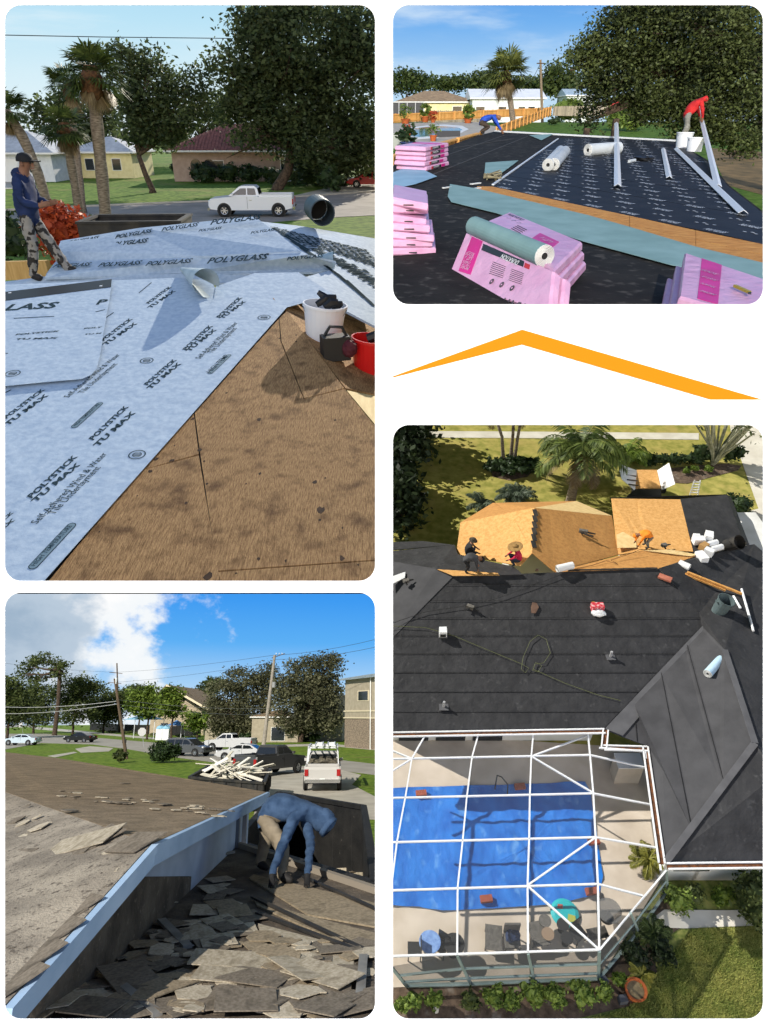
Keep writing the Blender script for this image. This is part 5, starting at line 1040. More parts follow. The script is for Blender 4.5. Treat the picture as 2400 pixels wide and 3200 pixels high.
# buildings
tan = M('tan_stucco', 'b3a58f', 'a3957f', sc=2, rough=.9); brown3 = M('brown_shingles', '8f7a60', '7b674f', sc=2, rough=.9, bump=.4, bsc=14); bge = M('beige_stucco', 'aaa08c', '9b917e', sc=2, rough=.9); dk3 = M('dark_gable', '4a4440', rough=.9)
def at3(x, y, Y): p = a4(x, y, Y); return p
a = at3(690,430,150); b = at3(895,530,150)
hs = thing('gabled_hall', 'large hall with a brown shingle gable roof behind the bright trees', 'building', ((a.x+b.x)/2, 158, G3))
apx = at3(722,428,150); el = at3(655,500,150); er = at3(905,535,146); back = Vector((0,26,0))
MB().prism([(el.x,150.3,G3),(er.x-2,150.3,G3),(er.x-2,150.3,er.z-.3),(apx.x,150.3,apx.z-.4),(el.x,150.3,el.z)], back).part('wall', tan, hs); MB().prism([(el.x+.5,150.2,el.z-.3),(apx.x,150.2,apx.z-.5),(apx.x+3.2,150.2,apx.z-2.3),(apx.x+2,150.2,el.z-.3)], (0,.06,0)).part('gable_louvre', dk3, hs)
rf = MB(); rf.prism([apx+Vector((0,-.6,0)), er+Vector((0,-.6,0)), er+back, apx+back], (0,0,-.25)); rf.prism([apx+Vector((0,-.6,0)), el+Vector((-.5,-.6,-.2)), el+back+Vector((-.5,0,-.2)), apx+back], (0,0,-.25)); rf.part('roof', brown3, hs)
MB().bar(apx+Vector((0,-.7,-.1)), er+Vector((0,-.7,-.1)), .1, .45).part('rake_board', M('cream_trim', 'd6c9ac', rough=.8), hs)
for k in range(4): MB().box((el.x+3+k*3.2,150.2,G3+1.6), (1.4,.08,1.6)).part('window', M('window_glass', (.02,.025,.03)), hs)
# right hand building, two storeys
a = a4(1480,680,96); b = a4(1655,690,88); bl = thing('apartment_block', 'beige two storey block with stone base and metal roof at the right', 'building', (a.x, 96, G3))
top = a4(1500,405,95).z; sill = a4(1480,540,96).z; base_t = a4(1480,570,96).z
w0 = a4(1490,560,96); w1 = a4(1655,560,86); w0.z = w1.z = G3; dd = (w1-w0); up = Vector((0,0,1)); nn = Vector((dd.y,-dd.x,0)).normalized()
def wallq(u0, u1, zz0, zz1, off, mat, name, par=bl, th=.1): p = w0+dd*u0+nn*off; r = w0+dd*u1+nn*off; return MB().prism([(p.x,p.y,zz0),(r.x,r.y,zz0),(r.x,r.y,zz1),(p.x,p.y,zz1)], -nn*th).part(name, mat, par)
stone = M('stone_cladding', '9b8a78', '6f6356', sc=7, rough=.95, bump=.8, bsc=9, ramp=(.42,.58))
wallq(0,1.25,G3,base_t,0,stone,'stone_base',th=6); wallq(0,1.25,base_t+.003,top,0,bge,'wall',th=6); wallq(-.02,1.25,sill-.15,sill,.1,M('cream_trim','d6c9ac'),'string_course'); wallq(-.02,1.25,base_t-.1,base_t+.05,.12,M('cream_trim','d6c9ac'),'string_course')
w = wallq(.36,.66,a4(1570,500,93).z,a4(1570,455,93).z,.05,M('cream_trim','d6c9ac'),'window'); wallq(.39,.63,a4(1570,496,93).z,a4(1570,459,93).z,.1,M('window_glass',(.02,.025,.03)),'pane',w)
wallq(.82,.98,G3,a4(1600,590,91).z,.06,M('blue_door', (.2,.42,.6), rough=.4),'door')
r0 = w0+dd*-.05+nn*.7; r1 = w0+dd*1.3+nn*.7; metal_roof = M('standing_seam', 'a9b4b8', '97a3a8', sc=1, rough=.4, metal=.3)
ridge = Vector((0,0,a4(1640,372,92).z-top)); rb_ = -nn*5
rfm = MB().prism([(r0.x,r0.y,top),(r1.x,r1.y,top),tuple(Vector((r1.x,r1.y,top))+rb_+ridge),tuple(Vector((r0.x,r0.y,top))+rb_+ridge)], (0,0,-.12)).part('metal_roof', metal_roof, bl)
for k in range(14): p = Vector((r0.x,r0.y,top)).lerp(Vector((r1.x,r1.y,top)), k/13); MB().bar(p+Vector((0,0,.06)), p+rb_+ridge+Vector((0,0,.06)), .07, .08).part('seam_rib', metal_roof, rfm)
pd = w0+dd*.72+nn*.15; MB().tube([(pd.x,pd.y,top-.1),(pd.x,pd.y,G3)], .07, 8).part('downpipe', M('white_trim',(.75,.75,.73)), bl)
# low beige wings between the oaks and the block
for x0, x1, yt, Y, lab, win in ((1090,1290,565,112,'low beige wing with a pale garage door behind the oaks',[(.5,1.2,2.0,1.9,'f')]), (1290,1480,470,116,'taller beige wing with a dark doorway behind the right oak',[(-2.2,1.2,1.2,2.2,'f'),(2,3.6,1.2,1.2,'f')]), (890,1060,575,122,'low beige annex partly hidden behind the left oak',[(0,1.4,1.4,1.4,'f')])):
    p = a4(x0, yt, Y); r = a4(x1, yt, Y); house('building_wing', lab, ((p.x+r.x)/2, Y+4, G3), 0, r.x-p.x, 8, p.z-G3, 1.0, bge, brown3, 'hip', over=.3, wins=win)
# black fence with its posts, playground canopies
f0 = g4(388,625); f1 = g4(868,655); fz = M('black_mesh', (.012,.012,.013), rough=.8); ft = thing('screen_fence', 'black screened fence around the playground', 'fence', f0); hF = a4(388,595,f0.y).z-G3
for k in range(12):
    p = f0.lerp(f1, k/12); r = f0.lerp(f1, (k+1)/12); MB().prism([p+(r-p)*.02+up*.05, r-(r-p)*.02+up*.05, r-(r-p)*.02+up*hF, p+(r-p)*.02+up*hF], (0,.03,0)).part('screen_panel', fz, ft); MB().tube([p-up*.02, p+up*(hF+.12)], .05, 6).part('post', fz, ft)
MB().tube([f0+up*hF, f1+up*hF], .03, 5).part('rail', fz, ft)
def canopy(label, zx, zy, Y, w, col):
    p = a4(zx, zy, Y); t = thing('shade_canopy', label, 'canopy', (p.x, Y, G3)); hh = p.z-G3; m = MB(); m.add([(-w,-w,hh-.9),(w,-w,hh-.9),(w,w,hh-.9),(-w,w,hh-.9),(0,0,hh)], [(0,1,4),(1,2,4),(2,3,4),(3,0,4)]); m.part('fabric_top', col, t, rel=True)
    for sx in (-1,1):
        for sy in (-1,1): MB().tube([(sx*w*.9,sy*w*.9,0),(sx*w*.9,sy*w*.9,hh-.85)], .06, 6).part('post', whitem, t, rel=True)
cb = M('canopy_blue', (.25,.5,.68), rough=.7); canopy('larger pale blue pyramid canopy in the playground', 628, 556, 128, 2.9, cb); canopy('small blue pyramid canopy in the playground', 765, 580, 124, 1.3, M('canopy_blue2', (.08,.22,.5), rough=.7))
for x, lab in ((695,'left white play hut inside the fence'),(722,'right white play hut inside the fence')): p = a4(x, 600, 122); t = thing('play_hut', lab, 'play hut', (p.x,122,G3)); MB().box((0,0,.9), (1.1,1.2,1.8)).part('wall', whitem, t, rel=True); MB().lathe([(.75,1.8),(.5,2.2),(0,2.45)], n=12).part('roof', cb, t, rel=True)
# poles and wires
pole_w = M('pole_wood3', '6d5c4a', '4a3e32', sc=4, rough=.9, stretch=(4,4,.5)); conc_pole = M('concrete_pole', 'a39b90', '8c857b', sc=3, rough=.9)
b = g4(548,748); t_ = a4(496,402,b.y); p_a = thing('utility_pole', 'leaning dark wooden utility pole on the near lawn', 'pole', b); MB().tube([b-up*.1, t_], [.17,.12], 9).part('pole', pole_w, p_a); MB().tube([t_-up*.5+Vector((.15,0,0)), t_+Vector((.15,0,.1))], .12, 8).part('insulator', whitem, p_a)
MB().box(b+Vector((-.4,0,1.6)), (.3,.25,.35)).part('meter_box', dk, p_a)
b = g4(1138,694); t2_ = a4(1187,300,b.y); p_b = thing('utility_pole', 'tall pale utility pole between the two oaks', 'pole', b); MB().tube([b-up*.1, t2_], [.28,.17], 10).part('pole', conc_pole, p_b); MB().bar(t2_+Vector((-.4,0,-.4)), t2_+Vector((1.4,0,.2)), .1).part('crossarm', pole_w, p_b); MB().lathe([(0,0),(.25,0),(.25,.7),(0,.75)], a4(1183,440,b.y), 12).part('transformer', M('grey_steel', (.3,.31,.32), rough=.5), p_b)
for k in range(3): MB().lathe([(.04,0),(.07,.1),(.03,.2)], t2_+Vector((.2+.4*k,0,.1)), 8).part('insulator', whitem, p_b)
b = a4(522,560,175); t3_ = a4(505,335,175); b.z = G3; p_c = thing('utility_pole', 'distant pole with two crossarms behind the leaning pole', 'pole', b); MB().tube([b, t3_], [.25,.16], 8).part('pole', pole_w, p_c)
for dz in (-2.2, -4.6): MB().bar(t3_+Vector((-1.6,0,dz)), t3_+Vector((1.6,0,dz-.3)), .14).part('crossarm', pole_w, p_c)
wire = M('wire_dark', (.03,.03,.03), rough=.6); wire_l = M('wire_pale', (.4,.4,.4), rough=.6)
def wr(lab, pts, mat=wire, r=.022):
    P = [Vector(p) for p in pts]; out = []
    for i in range(len(P)-1):
        for k in range(6): u = k/6; out.append(P[i].lerp(P[i+1], u)-up*(4*u*(1-u)*.35))
    MB().tube(out+[P[-1]], r, 5).solo('overhead_wire', mat, lab, 'wire')
wr('upper wire from the tall pole to the right edge', [t2_, a4(1640,228,80)]); wr('lower wire from the tall pole to the right edge', [t2_-up*.6, a4(1640,262,80)]); wr('upper wire from the distant pole to the tall pole', [t3_-up*2.2, t2_]); wr('lower wire from the distant pole to the tall pole', [t3_-up*4.6, t2_-up*1.0]); wr('wire from the left edge to the distant pole', [a4(-60,325,150), t3_-up*2.2])
lp = a4(505,480,p_a.location.y if False else g4(548,748).y)
wr('upper pale cable from the left to the leaning pole', [a4(-60,520,90), a4(502,500,g4(548,748).y)], wire_l, .03); wr('lower pale cable from the left to the leaning pole', [a4(-60,552,90), a4(503,512,g4(548,748).y)], wire_l, .03); wr('upper pale cable from the leaning pole to the tall pole', [a4(503,492,g4(548,748).y), a4(1165,530,g4(1138,694).y)], wire_l); wr('lower pale cable from the leaning pole to the tall pole', [a4(505,512,g4(548,748).y), a4(1160,556,g4(1138,694).y)], wire_l)
def sign(lab, zx, zb, zt, w, h, octa=False):
    b = g4(zx, zb); tp = a4(zx-8, zt, b.y); t = thing('street_sign', lab, 'sign', b); MB().tube([b, tp], .035, 6).part('post', M('galv', (.45,.46,.47), rough=.5, metal=.5), t)
    if octa: MB().prism([tp+Vector((w/2*math.cos(R(22.5+45*k)),-.05,w/2*math.sin(R(22.5+45*k)))) for k in range(8)], (0,.02,0)).part('panel', M('sign_back', (.5,.5,.5), rough=.5), t)
    else: MB().box(tp+Vector((0,-.05,-h/2)), (w,.03,h)).part('panel', M('sign_back', (.5,.5,.5), rough=.5), t)
sign('octagonal street sign seen from behind near the round bush', 622, 700, 632, 1.1, 1.1, True); sign('rectangular street sign at the far left of the street', 100, 640, 590, .8, 1.1)
# vehicles
car('car', 'pale blue sedan cut by the left edge on the street', g4(82,690)+Vector((0,.6,.02)), R(178), M('paleblue_paint', (.5,.6,.68), rough=.25, coat=.5))
car('car', 'black sedan on the street left of the driveway patch', g4(335,678)+Vector((0,.8,.02)), R(165), M('black_paint', (.012,.012,.014), rough=.2, coat=.5))
car('suv', 'dark grey minivan on the street behind the round bush', g4(802,738)+Vector((0,.9,.02)), R(-22), M('grey_paint', (.08,.085,.095), rough=.25, coat=.5))
car('pickup', 'silver pickup truck parked across the street', g4(985,716)+Vector((0,1.2,.02)), R(168), M('silver_paint', (.5,.51,.52), rough=.3, coat=.4), name='pickup_truck')
car('car', 'silver sedan in front of the dark pickup', g4(1038,758)+Vector((0,1.0,.02)), R(168), M('silver_paint', (.5,.51,.52)))
car('pickup', 'dark pickup truck hitched to the debris trailer', g4(1150,830)+Vector((-.1,2.5,.02)), R(62), M('charcoal_paint', (.06,.06,.062), rough=.3, coat=.4), name='pickup_truck')
pk = g4(1375,893)+Vector((0,2.9,.02)); car('pickup', 'white pickup truck with a ladder rack seen from behind', pk, R(94), M('greyed_white_paint', (.5,.49,.47), rough=.35, coat=.3), name='pickup_truck')  # white paint toned down to grey so it does not overexpose
rk = thing('ladder_rack', 'pale metal ladder rack with ladders on the white pickup', 'ladder rack', pk+Vector((0,0,1.3))); rot = Matrix.Rotation(R(94), 4, 'Z'); Xf = lambda x, y, z: pk+(rot @ Vector((x, y, z)))
for x in (-2.7, -.6, 1.2):
    for s in (-1, 1): MB().bar(Xf(x,s*.86,1.35), Xf(x,s*.8,2.25), .06).part('upright', whitem, rk)
    MB().bar(Xf(x,-.82,2.25), Xf(x,.82,2.25), .06).part('crossbar', whitem, rk)
for s in (-1, 1): MB().bar(Xf(-2.9,s*.8,2.3), Xf(1.9,s*.8,2.3), .06).part('side_rail', whitem, rk)
for k, yy in enumerate((-.45,.25)):
    for s in (-.2,.2): MB().bar(Xf(-3.3,yy+s,2.38), Xf(2.0,yy+s,2.38), .05,.09).part('ladder_stile', whitem, rk)
    for j in range(12): MB().bar(Xf(-3.1+j*.42,yy-.2,2.38), Xf(-3.1+j*.42,yy+.2,2.38), .035).part('ladder_rung', whitem, rk)
m = MB(); m.blob(Xf(-1.7,0,1.45), (.9,.7,.25), 12, .35); m.solo('bed_load', M('junk_load', '77705f', '3f3c36', sc=5, rough=.9, bump=.6), 'mixed scrap load in the bed of the white pickup', 'scrap')
def bin_box(t, D, zb, mat, nr=5):
    for i in range(4):
        a_, b_ = D[i], D[(i+1) % 4]; cen = sum(D, Vector())/4; inn = (cen-(a_+b_)/2); inn.z = 0; inn = inn.normalized()
        MB().prism([a_, b_, Vector((b_.x,b_.y,zb)), Vector((a_.x,a_.y,zb))], inn*.06).part('side_panel', mat, t); MB().bar(a_+Vector((0,0,.03)), b_+Vector((0,0,.03)), .14, .1).part('rim', mat, t)
        for k in range(nr): p = a_.lerp(b_, (k+.5)/nr)-inn*.05; MB().bar(Vector((p.x,p.y,zb)), p-Vector((0,0,.05)), .1,.1).part('rib', mat, t)
    MB().prism([Vector((p.x,p.y,zb)) for p in D], (0,0,.05)).part('floor', mat, t)
TD = [onZ(z4(*p), -2.75) for p in ((818,832),(905,780),(1168,796),(1075,868))]; TD[3] = TD[0]+TD[2]-TD[1]; tcen = sum(TD, Vector())/4
tr_ = thing('debris_trailer', 'black open trailer full of white boards', 'trailer', (tcen.x, tcen.y, G3)); bin_box(tr_, TD, G3+.5, dk)
for u in (.4,.6):
    for a_, b_ in ((TD[0],TD[3]),(TD[1],TD[2])): p = a_.lerp(b_,u); MB().lathe([(0,-.1),(.33,-.1),(.33,.1),(0,.1)], (p.x,p.y,G3+.33), 14, axis=(.3,1,0)).part('wheel', M('tyre',(.012,.012,.012)), tr_)
rg = random.Random(3); tm = lm(tr_); bm_ = [MB().box((0,0,0),(L_,.2,.04)).mesh('white_board', M('white_board_%d' % i, c, rough=.7)) for i, (L_, c) in enumerate(((1.8,'e2dccb'),(2.4,'d2ccbb'),(1.3,'efece2')))]
for k in range(34):
    uu, vv = rg.uniform(.18,.82), rg.uniform(.2,.8); pp_ = TD[0].lerp(TD[1],uu).lerp(TD[3].lerp(TD[2],uu),vv); loc = Vector((pp_.x,pp_.y,-2.85+rg.uniform(0,.5)))-Vector(tm.translation); ro = Matrix.Rotation(rg.uniform(0,3.14),4,'Z') @ Matrix.Rotation(rg.uniform(-.6,.35),4,'Y') @ Matrix.Rotation(rg.uniform(-.6,.6),4,'X')
    solo_inst(rg.choice(bm_), 'white_board', tm @ Matrix.Translation(loc) @ ro, 'torn white board piled in the black trailer', 'board', 'white boards piled in the trailer')

# ---------------- roofs
old = M('old_shingle', '7d7468', 'a59a8a', sc=2.6, rough=.95, bump=.7, bsc=55, detail=9, c3='4a4138', c3sc=22, c3r=(.56,.72), stretch=(1,1,1), bdist=.02); old2 = M('old_shingle_brown', '75654f', '907d64', sc=3.5, rough=.95, bump=.7, bsc=45, detail=9, c3='4c4032', c3sc=34, c3r=(.55,.7), stretch=(1,1.3,1), bdist=.012); dark_deck = M('dark_roof_deck', '453d35', '6b6053', sc=3, rough=.95, bump=.8, bsc=26, detail=9, c3='8a7d6c', c3sc=17, c3r=(.62,.78)); bluew = M('blue_shaded_white', 'a5bdd6', '93adc9', sc=3, rough=.6, bump=.1)  # bluew: white boards, the blue of their shade put into the colour
apx = onZ(z5(650,288), -1.0); e_far = onZ(z5(1150,62), -1.25); e_near = onZ(z5(10,995), -1.52); rdg = onZ(z5(-20,45), -1.02)
far_e = [onZ(z4(x, y), zz) for x, y, zz in ((-40,712,-1.2),(250,745,-1.21),(560,795,-1.22),(830,838,-1.235))]
up_r = thing('upper_roof', 'worn grey gable roof with white rake boards in painted blue shade', 'roof', (apx+rdg)/2)
MB().prism([rdg, onZ(z5(200,125),-1.03), onZ(z5(420,200),-1.01), apx, e_far]+far_e[::-1], (0,0,-.06)).part('far_slope', old2, up_r)
near_l = onZ(z5(-60,900), -1.5)
MB().prism([rdg-Vector((0,0,.004)), near_l+Vector((-.6,0,-.05)), e_near, apx-Vector((0,0,.002)), onZ(z5(420,200),-1.012), onZ(z5(200,125),-1.032)], (0,0,-.06)).part('near_slope', old, up_r)
def rake(a, b, w=.14):
    dn = Vector((0,0,-1)); d = (b-a).normalized(); out = Vector((d.y,-d.x,0)).normalized(); out = out if out.x > 0 else -out
    a = a+out*.01; b = b+out*.01; w = w
    MB().prism([a+dn*.0, b+dn*.0, b+dn*w*.45, a+dn*w*.45], out*.05).part('rake_board', bluew, up_r); MB().prism([a+dn*(w*.46), b+dn*(w*.46), b+dn*w*1.15, a+dn*w*1.15], out*.03).part('rake_board', bluew, up_r)
    return out
o1 = rake(e_near, apx); o2 = rake(apx, e_far)
Lp = slope(-1.95, 0.0)
def inz(p, off): return Vector((p.x+off[0], p.y+off[1], p.z-.2))
wf = M('blue_white_wall', 'b7c2d2', 'a2aebf', sc=2, rough=.8, bump=.15)  # pale bluish-white wall colour
i0, i1, i2 = inz(e_near,(-.25,-.05)), inz(apx,(-.32,.06)), inz(e_far,(-.3,.15))
MB().prism([i0, i1, Vector((i1.x,i1.y,-2.0)), Vector((i0.x,i0.y,-2.0))], (-.1,.05,0)).part('gable_wall', dark_deck, up_r); im = i1.lerp(i2,.42); MB().prism([i1, im, Vector((im.x,im.y,-1.8)), Vector((i1.x,i1.y,-1.25))], (-.1,.02,0)).part('gable_wall', wf, up_r); MB().prism([Vector((i1.x,i1.y,-1.254)), Vector((im.x,im.y,-1.804)), Vector((im.x,im.y,-2.02)), Vector((i1.x,i1.y,-2.05))], (-.1,.02,0)).part('gable_wall', dark_deck, up_r); MB().prism([im, i2, Vector((i2.x,i2.y,-2.6)), Vector((im.x,im.y,-2.0))], (-.1,.02,0)).part('gable_wall', wf, up_r)  # dark parts put the shade under the rake into the wall colour
def L5(x, y, u=0): return Lp.hit(z5(x, y), u)
lo = thing('lower_roof', 'lower roof strewn with torn shingles beside the upper gable', 'roof', L5(900,700))
MB().prism([L5(880,262), L5(1030,300), L5(1240,378), L5(1420,435), L5(1660,512), L5(1660,1090), L5(-60,1090), L5(-60,960), L5(300,640), L5(560,380)], (0,0,-.12)).part('roof_deck', dark_deck, lo)
MB().bar(L5(880,266,.02), L5(1030,300,.02), .08, .1).part('eave_board', wf, lo); MB().bar(L5(1030,300,.02), L5(1660,512,.02), .08, .1).part('eave_board', M('old_eave', '8d8375', rough=.9), lo)
shm = [M('shingle_%d' % i, c, d, sc=30, rough=.95, bump=.5, bsc=90, detail=4, bdist=.006, c3=e, c3sc=6, c3r=(.55,.8)) for i, (c, d, e) in enumerate((('b5aa97','938873','756a58'),('9c8d76','7d705b','625746'),('c2b7a3','a39782','887c68'),('83786a','665d50','4c453b')))]
# remaining rows of shingles at the right
for poly, mi in (([(1095,425),(1420,500),(1660,560),(1660,660),(1330,600),(1075,440)], 1), ([(1100,540),(1330,605),(1660,690),(1660,770),(1400,690),(1110,560)], 1), ([(1115,640),(1400,715),(1530,770),(1525,890),(1330,790),(1130,700)], 0), ([(1130,720),(1320,800),(1515,905),(1505,960),(1380,985),(1235,810)], 0)):
    MB().prism([L5(x, y, .02) for x, y in poly], (0,0,-.016)).part('shingle_course', shm[mi], lo)
for a_, b_ in (((1090,530),(1630,790)),((1110,600),(1530,760)),((1310,440),(1640,590))): MB().bar(L5(*a_,.035), L5(*b_,.035), .05, .02).part('black_strip', dk, lo)
# loose shingles: shared meshes
rg = random.Random(12)
def shingle_mesh(w, h, torn, mat):
    pts = [(-w/2,-h/2),(w/2,-h/2),(w/2,h/2),(-w/2,h/2)]
    if torn: 
        pts = []
        for k in range(rg.choice((5,6,7))): a = k/6*6.283+rg.uniform(-.3,.3); pts.append((math.cos(a)*w/2*rg.uniform(.75,1.15), math.sin(a)*h/2*rg.uniform(.7,1.2)))
    n = len(pts); mb = MB(); cv = rg.uniform(-.05,.05)
    mb.prism([Vector((x, y, .006+cv*x*x/(w*w)*w)) for x, y in pts], (0,0,-.008)); return mb.mesh('shingle', mat)
SM = [shingle_mesh(w, h, t, rg.choice(shm)) for w, h, t in ((.3,.3,0),(.32,.28,0),(.9,.34,0),(.65,.33,0),(.5,.33,0),(.4,.4,1),(.5,.35,1),(.3,.26,1),(.22,.2,1),(.7,.4,1))]
SMb = [shingle_mesh(w, h, t, shm[k % 4]) for k, (w, h, t) in enumerate(((.3,.3,0),(.32,.3,0),(.28,.3,0),(.33,.33,0)))]
def put(me, zx, zy, rz, u=.01, tilt=.12, label=None, group='torn shingles on the lower roof', pl=None, sc=1.0):
    if label is None:
        nm = {**{m_.name: k_ for m_, k_ in zip(SM, ('square shingle tab','wide shingle tab','long shingle strip','medium shingle strip','short shingle strip','torn rounded shingle piece','torn wide shingle piece','small torn shingle piece','tiny torn shingle scrap','large torn shingle piece'))}, **{m_.name: 'squarish shingle tab' for m_ in SMb}}[me.name]
        tone = {'shingle_0':'grey-tan','shingle_1':'brown','shingle_2':'pale tan','shingle_3':'dark brown'}[me.materials[0].name]
        where = 'just below the bending man' if (zy < 720 and zx > 1000) else 'in the shade beside the rake board' if zy < 720 else ('far left in debris','left of debris centre','at debris centre','right of debris centre','far right in debris')[min(4, max(0, int((zx-250)/270)))]+(', upper row',', middle row',', nearest row')[min(2, max(0, int((zy-720)/110)))]
        label = tone+' '+nm+' '+where
    p = (pl or Lp).hit(z5(zx, zy), u); m = Matrix.Translation(p) @ Vector((0,0,1)).rotation_difference((pl or Lp).n).to_matrix().to_4x4() @ Matrix.Rotation(rg.uniform(-tilt,tilt),4,'X') @ Matrix.Rotation(rg.uniform(-tilt,tilt),4,'Y') @ Matrix.Rotation(rz,4,'Z') @ Matrix.Diagonal((sc,sc*1.25,1,1))
    return solo_inst(me, 'shingle', m, label, 'shingle', group)
for (x, y, r) in ((950,445,.5),(925,490,.6),(885,585,.1),(965,560,.5),(1010,595,.5),(955,640,.5),(885,660,.0),(1000,670,.5),(1060,610,.5),(1040,655,.4),(630,485,.3),(690,440,.4),(735,410,.3),(830,330,.5),(870,350,.4),(905,320,.5),(745,435,.2),(850,690,.3),(940,720,.4)): put(rg.choice(SMb), x, y, r+rg.uniform(-.15,.15), rg.uniform(.015,.05), .05)
for (x, y, w, r) in ((680,815,4,-.6),(860,880,9,-.7),(1000,820,2,.03),(1010,885,2,-.05),(1100,890,3,-.3),(1000,960,3,-.9),(1130,960,3,-.5),(900,990,4,.1),(1180,800,9,-.9),(1300,860,2,-1.0),(1390,890,2,-.7),(1440,960,3,-.6),(1300,960,6,-.4),(1500,1000,3,.4),(700,960,9,.6),(600,920,9,-.4),(470,990,6,.2),(350,970,6,.4),(290,930,5,.3),(400,1030,4,-.2),(220,1010,6,.5),(800,640,6,.1),(690,560,6,.4),(560,900,3,-.9),(780,900,3,-.8),(1140,700,5,.2),(1200,880,6,.8),(1060,1010,4,.2),(1230,1020,6,.3),(1400,1030,4,-.5),(160,1040,5,.1)):
    put(SM[w], x, y, r, rg.uniform(.02,.07), .08, sc=rg.uniform(.65,.85))
for k in range(230):
    x = rg.uniform(250,1600); y = rg.uniform(700,1045) if rg.random() < .75 else rg.uniform(430,720)
    fx = 880-(y-268)*.79
    if x < fx+40 or (x > 1080 and y < 720): continue
    put(rg.choice(SM[3:]), x, y, rg.uniform(-1.6,1.6), rg.uniform(.01,.045), .09, sc=rg.uniform(.35,.65))
# loose shingles on the upper roof
UP = Plane(rdg, e_near, apx); UF = Plane(rdg, apx, e_far)
for lab, x, y, w, r, pl in (('large folded shingle lying near the ridge of the upper roof',360,290,2,-.3,UP),('shingle lying on the large folded shingle of the upper roof',310,320,3,-.25,UP),('short shingle right of the folded shingle on the upper roof',440,265,4,-.9,UP),('loose shingle at the left edge of the upper roof',40,375,4,1.0,UP),('thin shingle strip on the far upper roof',170,222,7,.2,UP),('brown shingle at the apex of the upper roof',590,290,4,-.6,UP),('torn shingle by the upper roof ridge',300,150,8,.2,UF),('torn shingle in the middle of the far upper slope',710,122,8,.3,UF),('torn shingle at the top of the far upper slope',540,30,8,.1,UF),('small torn shingle on the far upper slope',520,115,8,.2,UF),('tiny curled shingle on the left upper slope',75,190,8,.5,UP),('tiny curled shingle below the left edge strip',135,370,8,.6,UP)):
    put(SM[w], x, y, r, .02, .05, lab, 'loose shingles on the upper roof', pl, sc=.8)
for k in range(9): put(SM[4 if k % 2 else 0], 345-k*44, 520+k*52, -.75, .012, .02, sc=.8, label='ragged edge shingle along the rake board', group='edge shingles along the rake', pl=UP)
for k in range(70):
    x = rg.uniform(30,620); y = rg.uniform(90,900)
    if y > 980-x*1.06 - 40 or y < 60+x*.36: 
        x = rg.uniform(200,1000); y = rg.uniform(20,60)+x*.12
        pl_ = UF
    else: pl_ = UP
    put(rg.choice(SM[7:9]), x, y, rg.uniform(-1.6,1.6), .012, .05, 'small torn shingle scrap on the upper roof', 'small scraps on the upper roof', pl_, sc=rg.uniform(.25,.6))
# strips and nails
for lab, a_, b_, w in (('long grey metal strip lying on the dark roof',(815,385),(1010,330),.05),('pale timber strip standing out in the dark debris',(695,640),(810,748),.08),('dark strip at the lower left of the debris',(520,930),(680,1045),.07),('dark vertical strip at the right edge of the debris',(1570,800),(1555,980),.07)): MB().bar(L5(*a_,.05), L5(*b_,.03), w, .03).solo('metal_strip', M('strip_grey', '8f8d88', '6e6c68', sc=4, rough=.6), lab, 'strip')
for k in range(14): p = L5(rg.uniform(380,1500), rg.uniform(560,1000), .012); MB().lathe([(0,.006),(.012,.004),(.014,0)], p, 8).solo('cap_nail', M('nail_cap', (.5,.5,.48), rough=.5), 'tiny round nail cap lying among the torn shingles', 'nail', 'nail caps among the shingles')
# dumpster
D = [onZ(z5(*p), -2.15) for p in ((1205,72),(1572,134),(1625,480),(985,230))]
dm = thing('roll_off_dumpster', 'long black dumpster with shingle waste below the roof', 'dumpster', Vector((*((D[0]+D[2])/2)[:2], G3))); ds = M('dumpster_steel', '111112', '232221', sc=2.5, rough=.75, bump=.3, bsc=20, c3='5d5852', c3sc=5, c3r=(.66,.8))
D[3] = D[0]+(D[2]-D[1])
bin_box(dm, D, G3+.15, ds)
for k in range(46):
    u, v = rg.uniform(.12,.88), rg.uniform(.1,.9); p = D[0].lerp(D[1],u).lerp(D[3].lerp(D[2],u),v); p.z = -3.15+rg.uniform(-.25,.2)-.5*(1-v)
    solo_inst(rg.choice(SM[:7]), 'shingle', Matrix.Translation(p) @ Matrix.Rotation(rg.uniform(-.5,.5),4,'X') @ Matrix.Rotation(rg.uniform(0,3),4,'Z') @ Matrix.Scale(1.3,4), 'waste shingle heaped inside the dumpster', 'shingle', 'shingles inside the dumpster')
cen = sum(D, Vector())/4; MB().blob((cen.x,cen.y,-3.8), (.9,3.2,.62), 16, .12).solo('waste_heap', dark_deck, 'dark heap of roofing waste in the dumpster', 'waste')
for k, (x, y, yb) in enumerate(((1030,150,300),(1060,140,280))): p = onZ(z5(x, y), -1.45); MB().box((p.x,p.y,p.z-.45), (.06,.08,1.0)).solo('porch_post', M('grey_post', '6f7278', rough=.6), ('left','right')[k]+' grey post under the far end of the rake board', 'post')
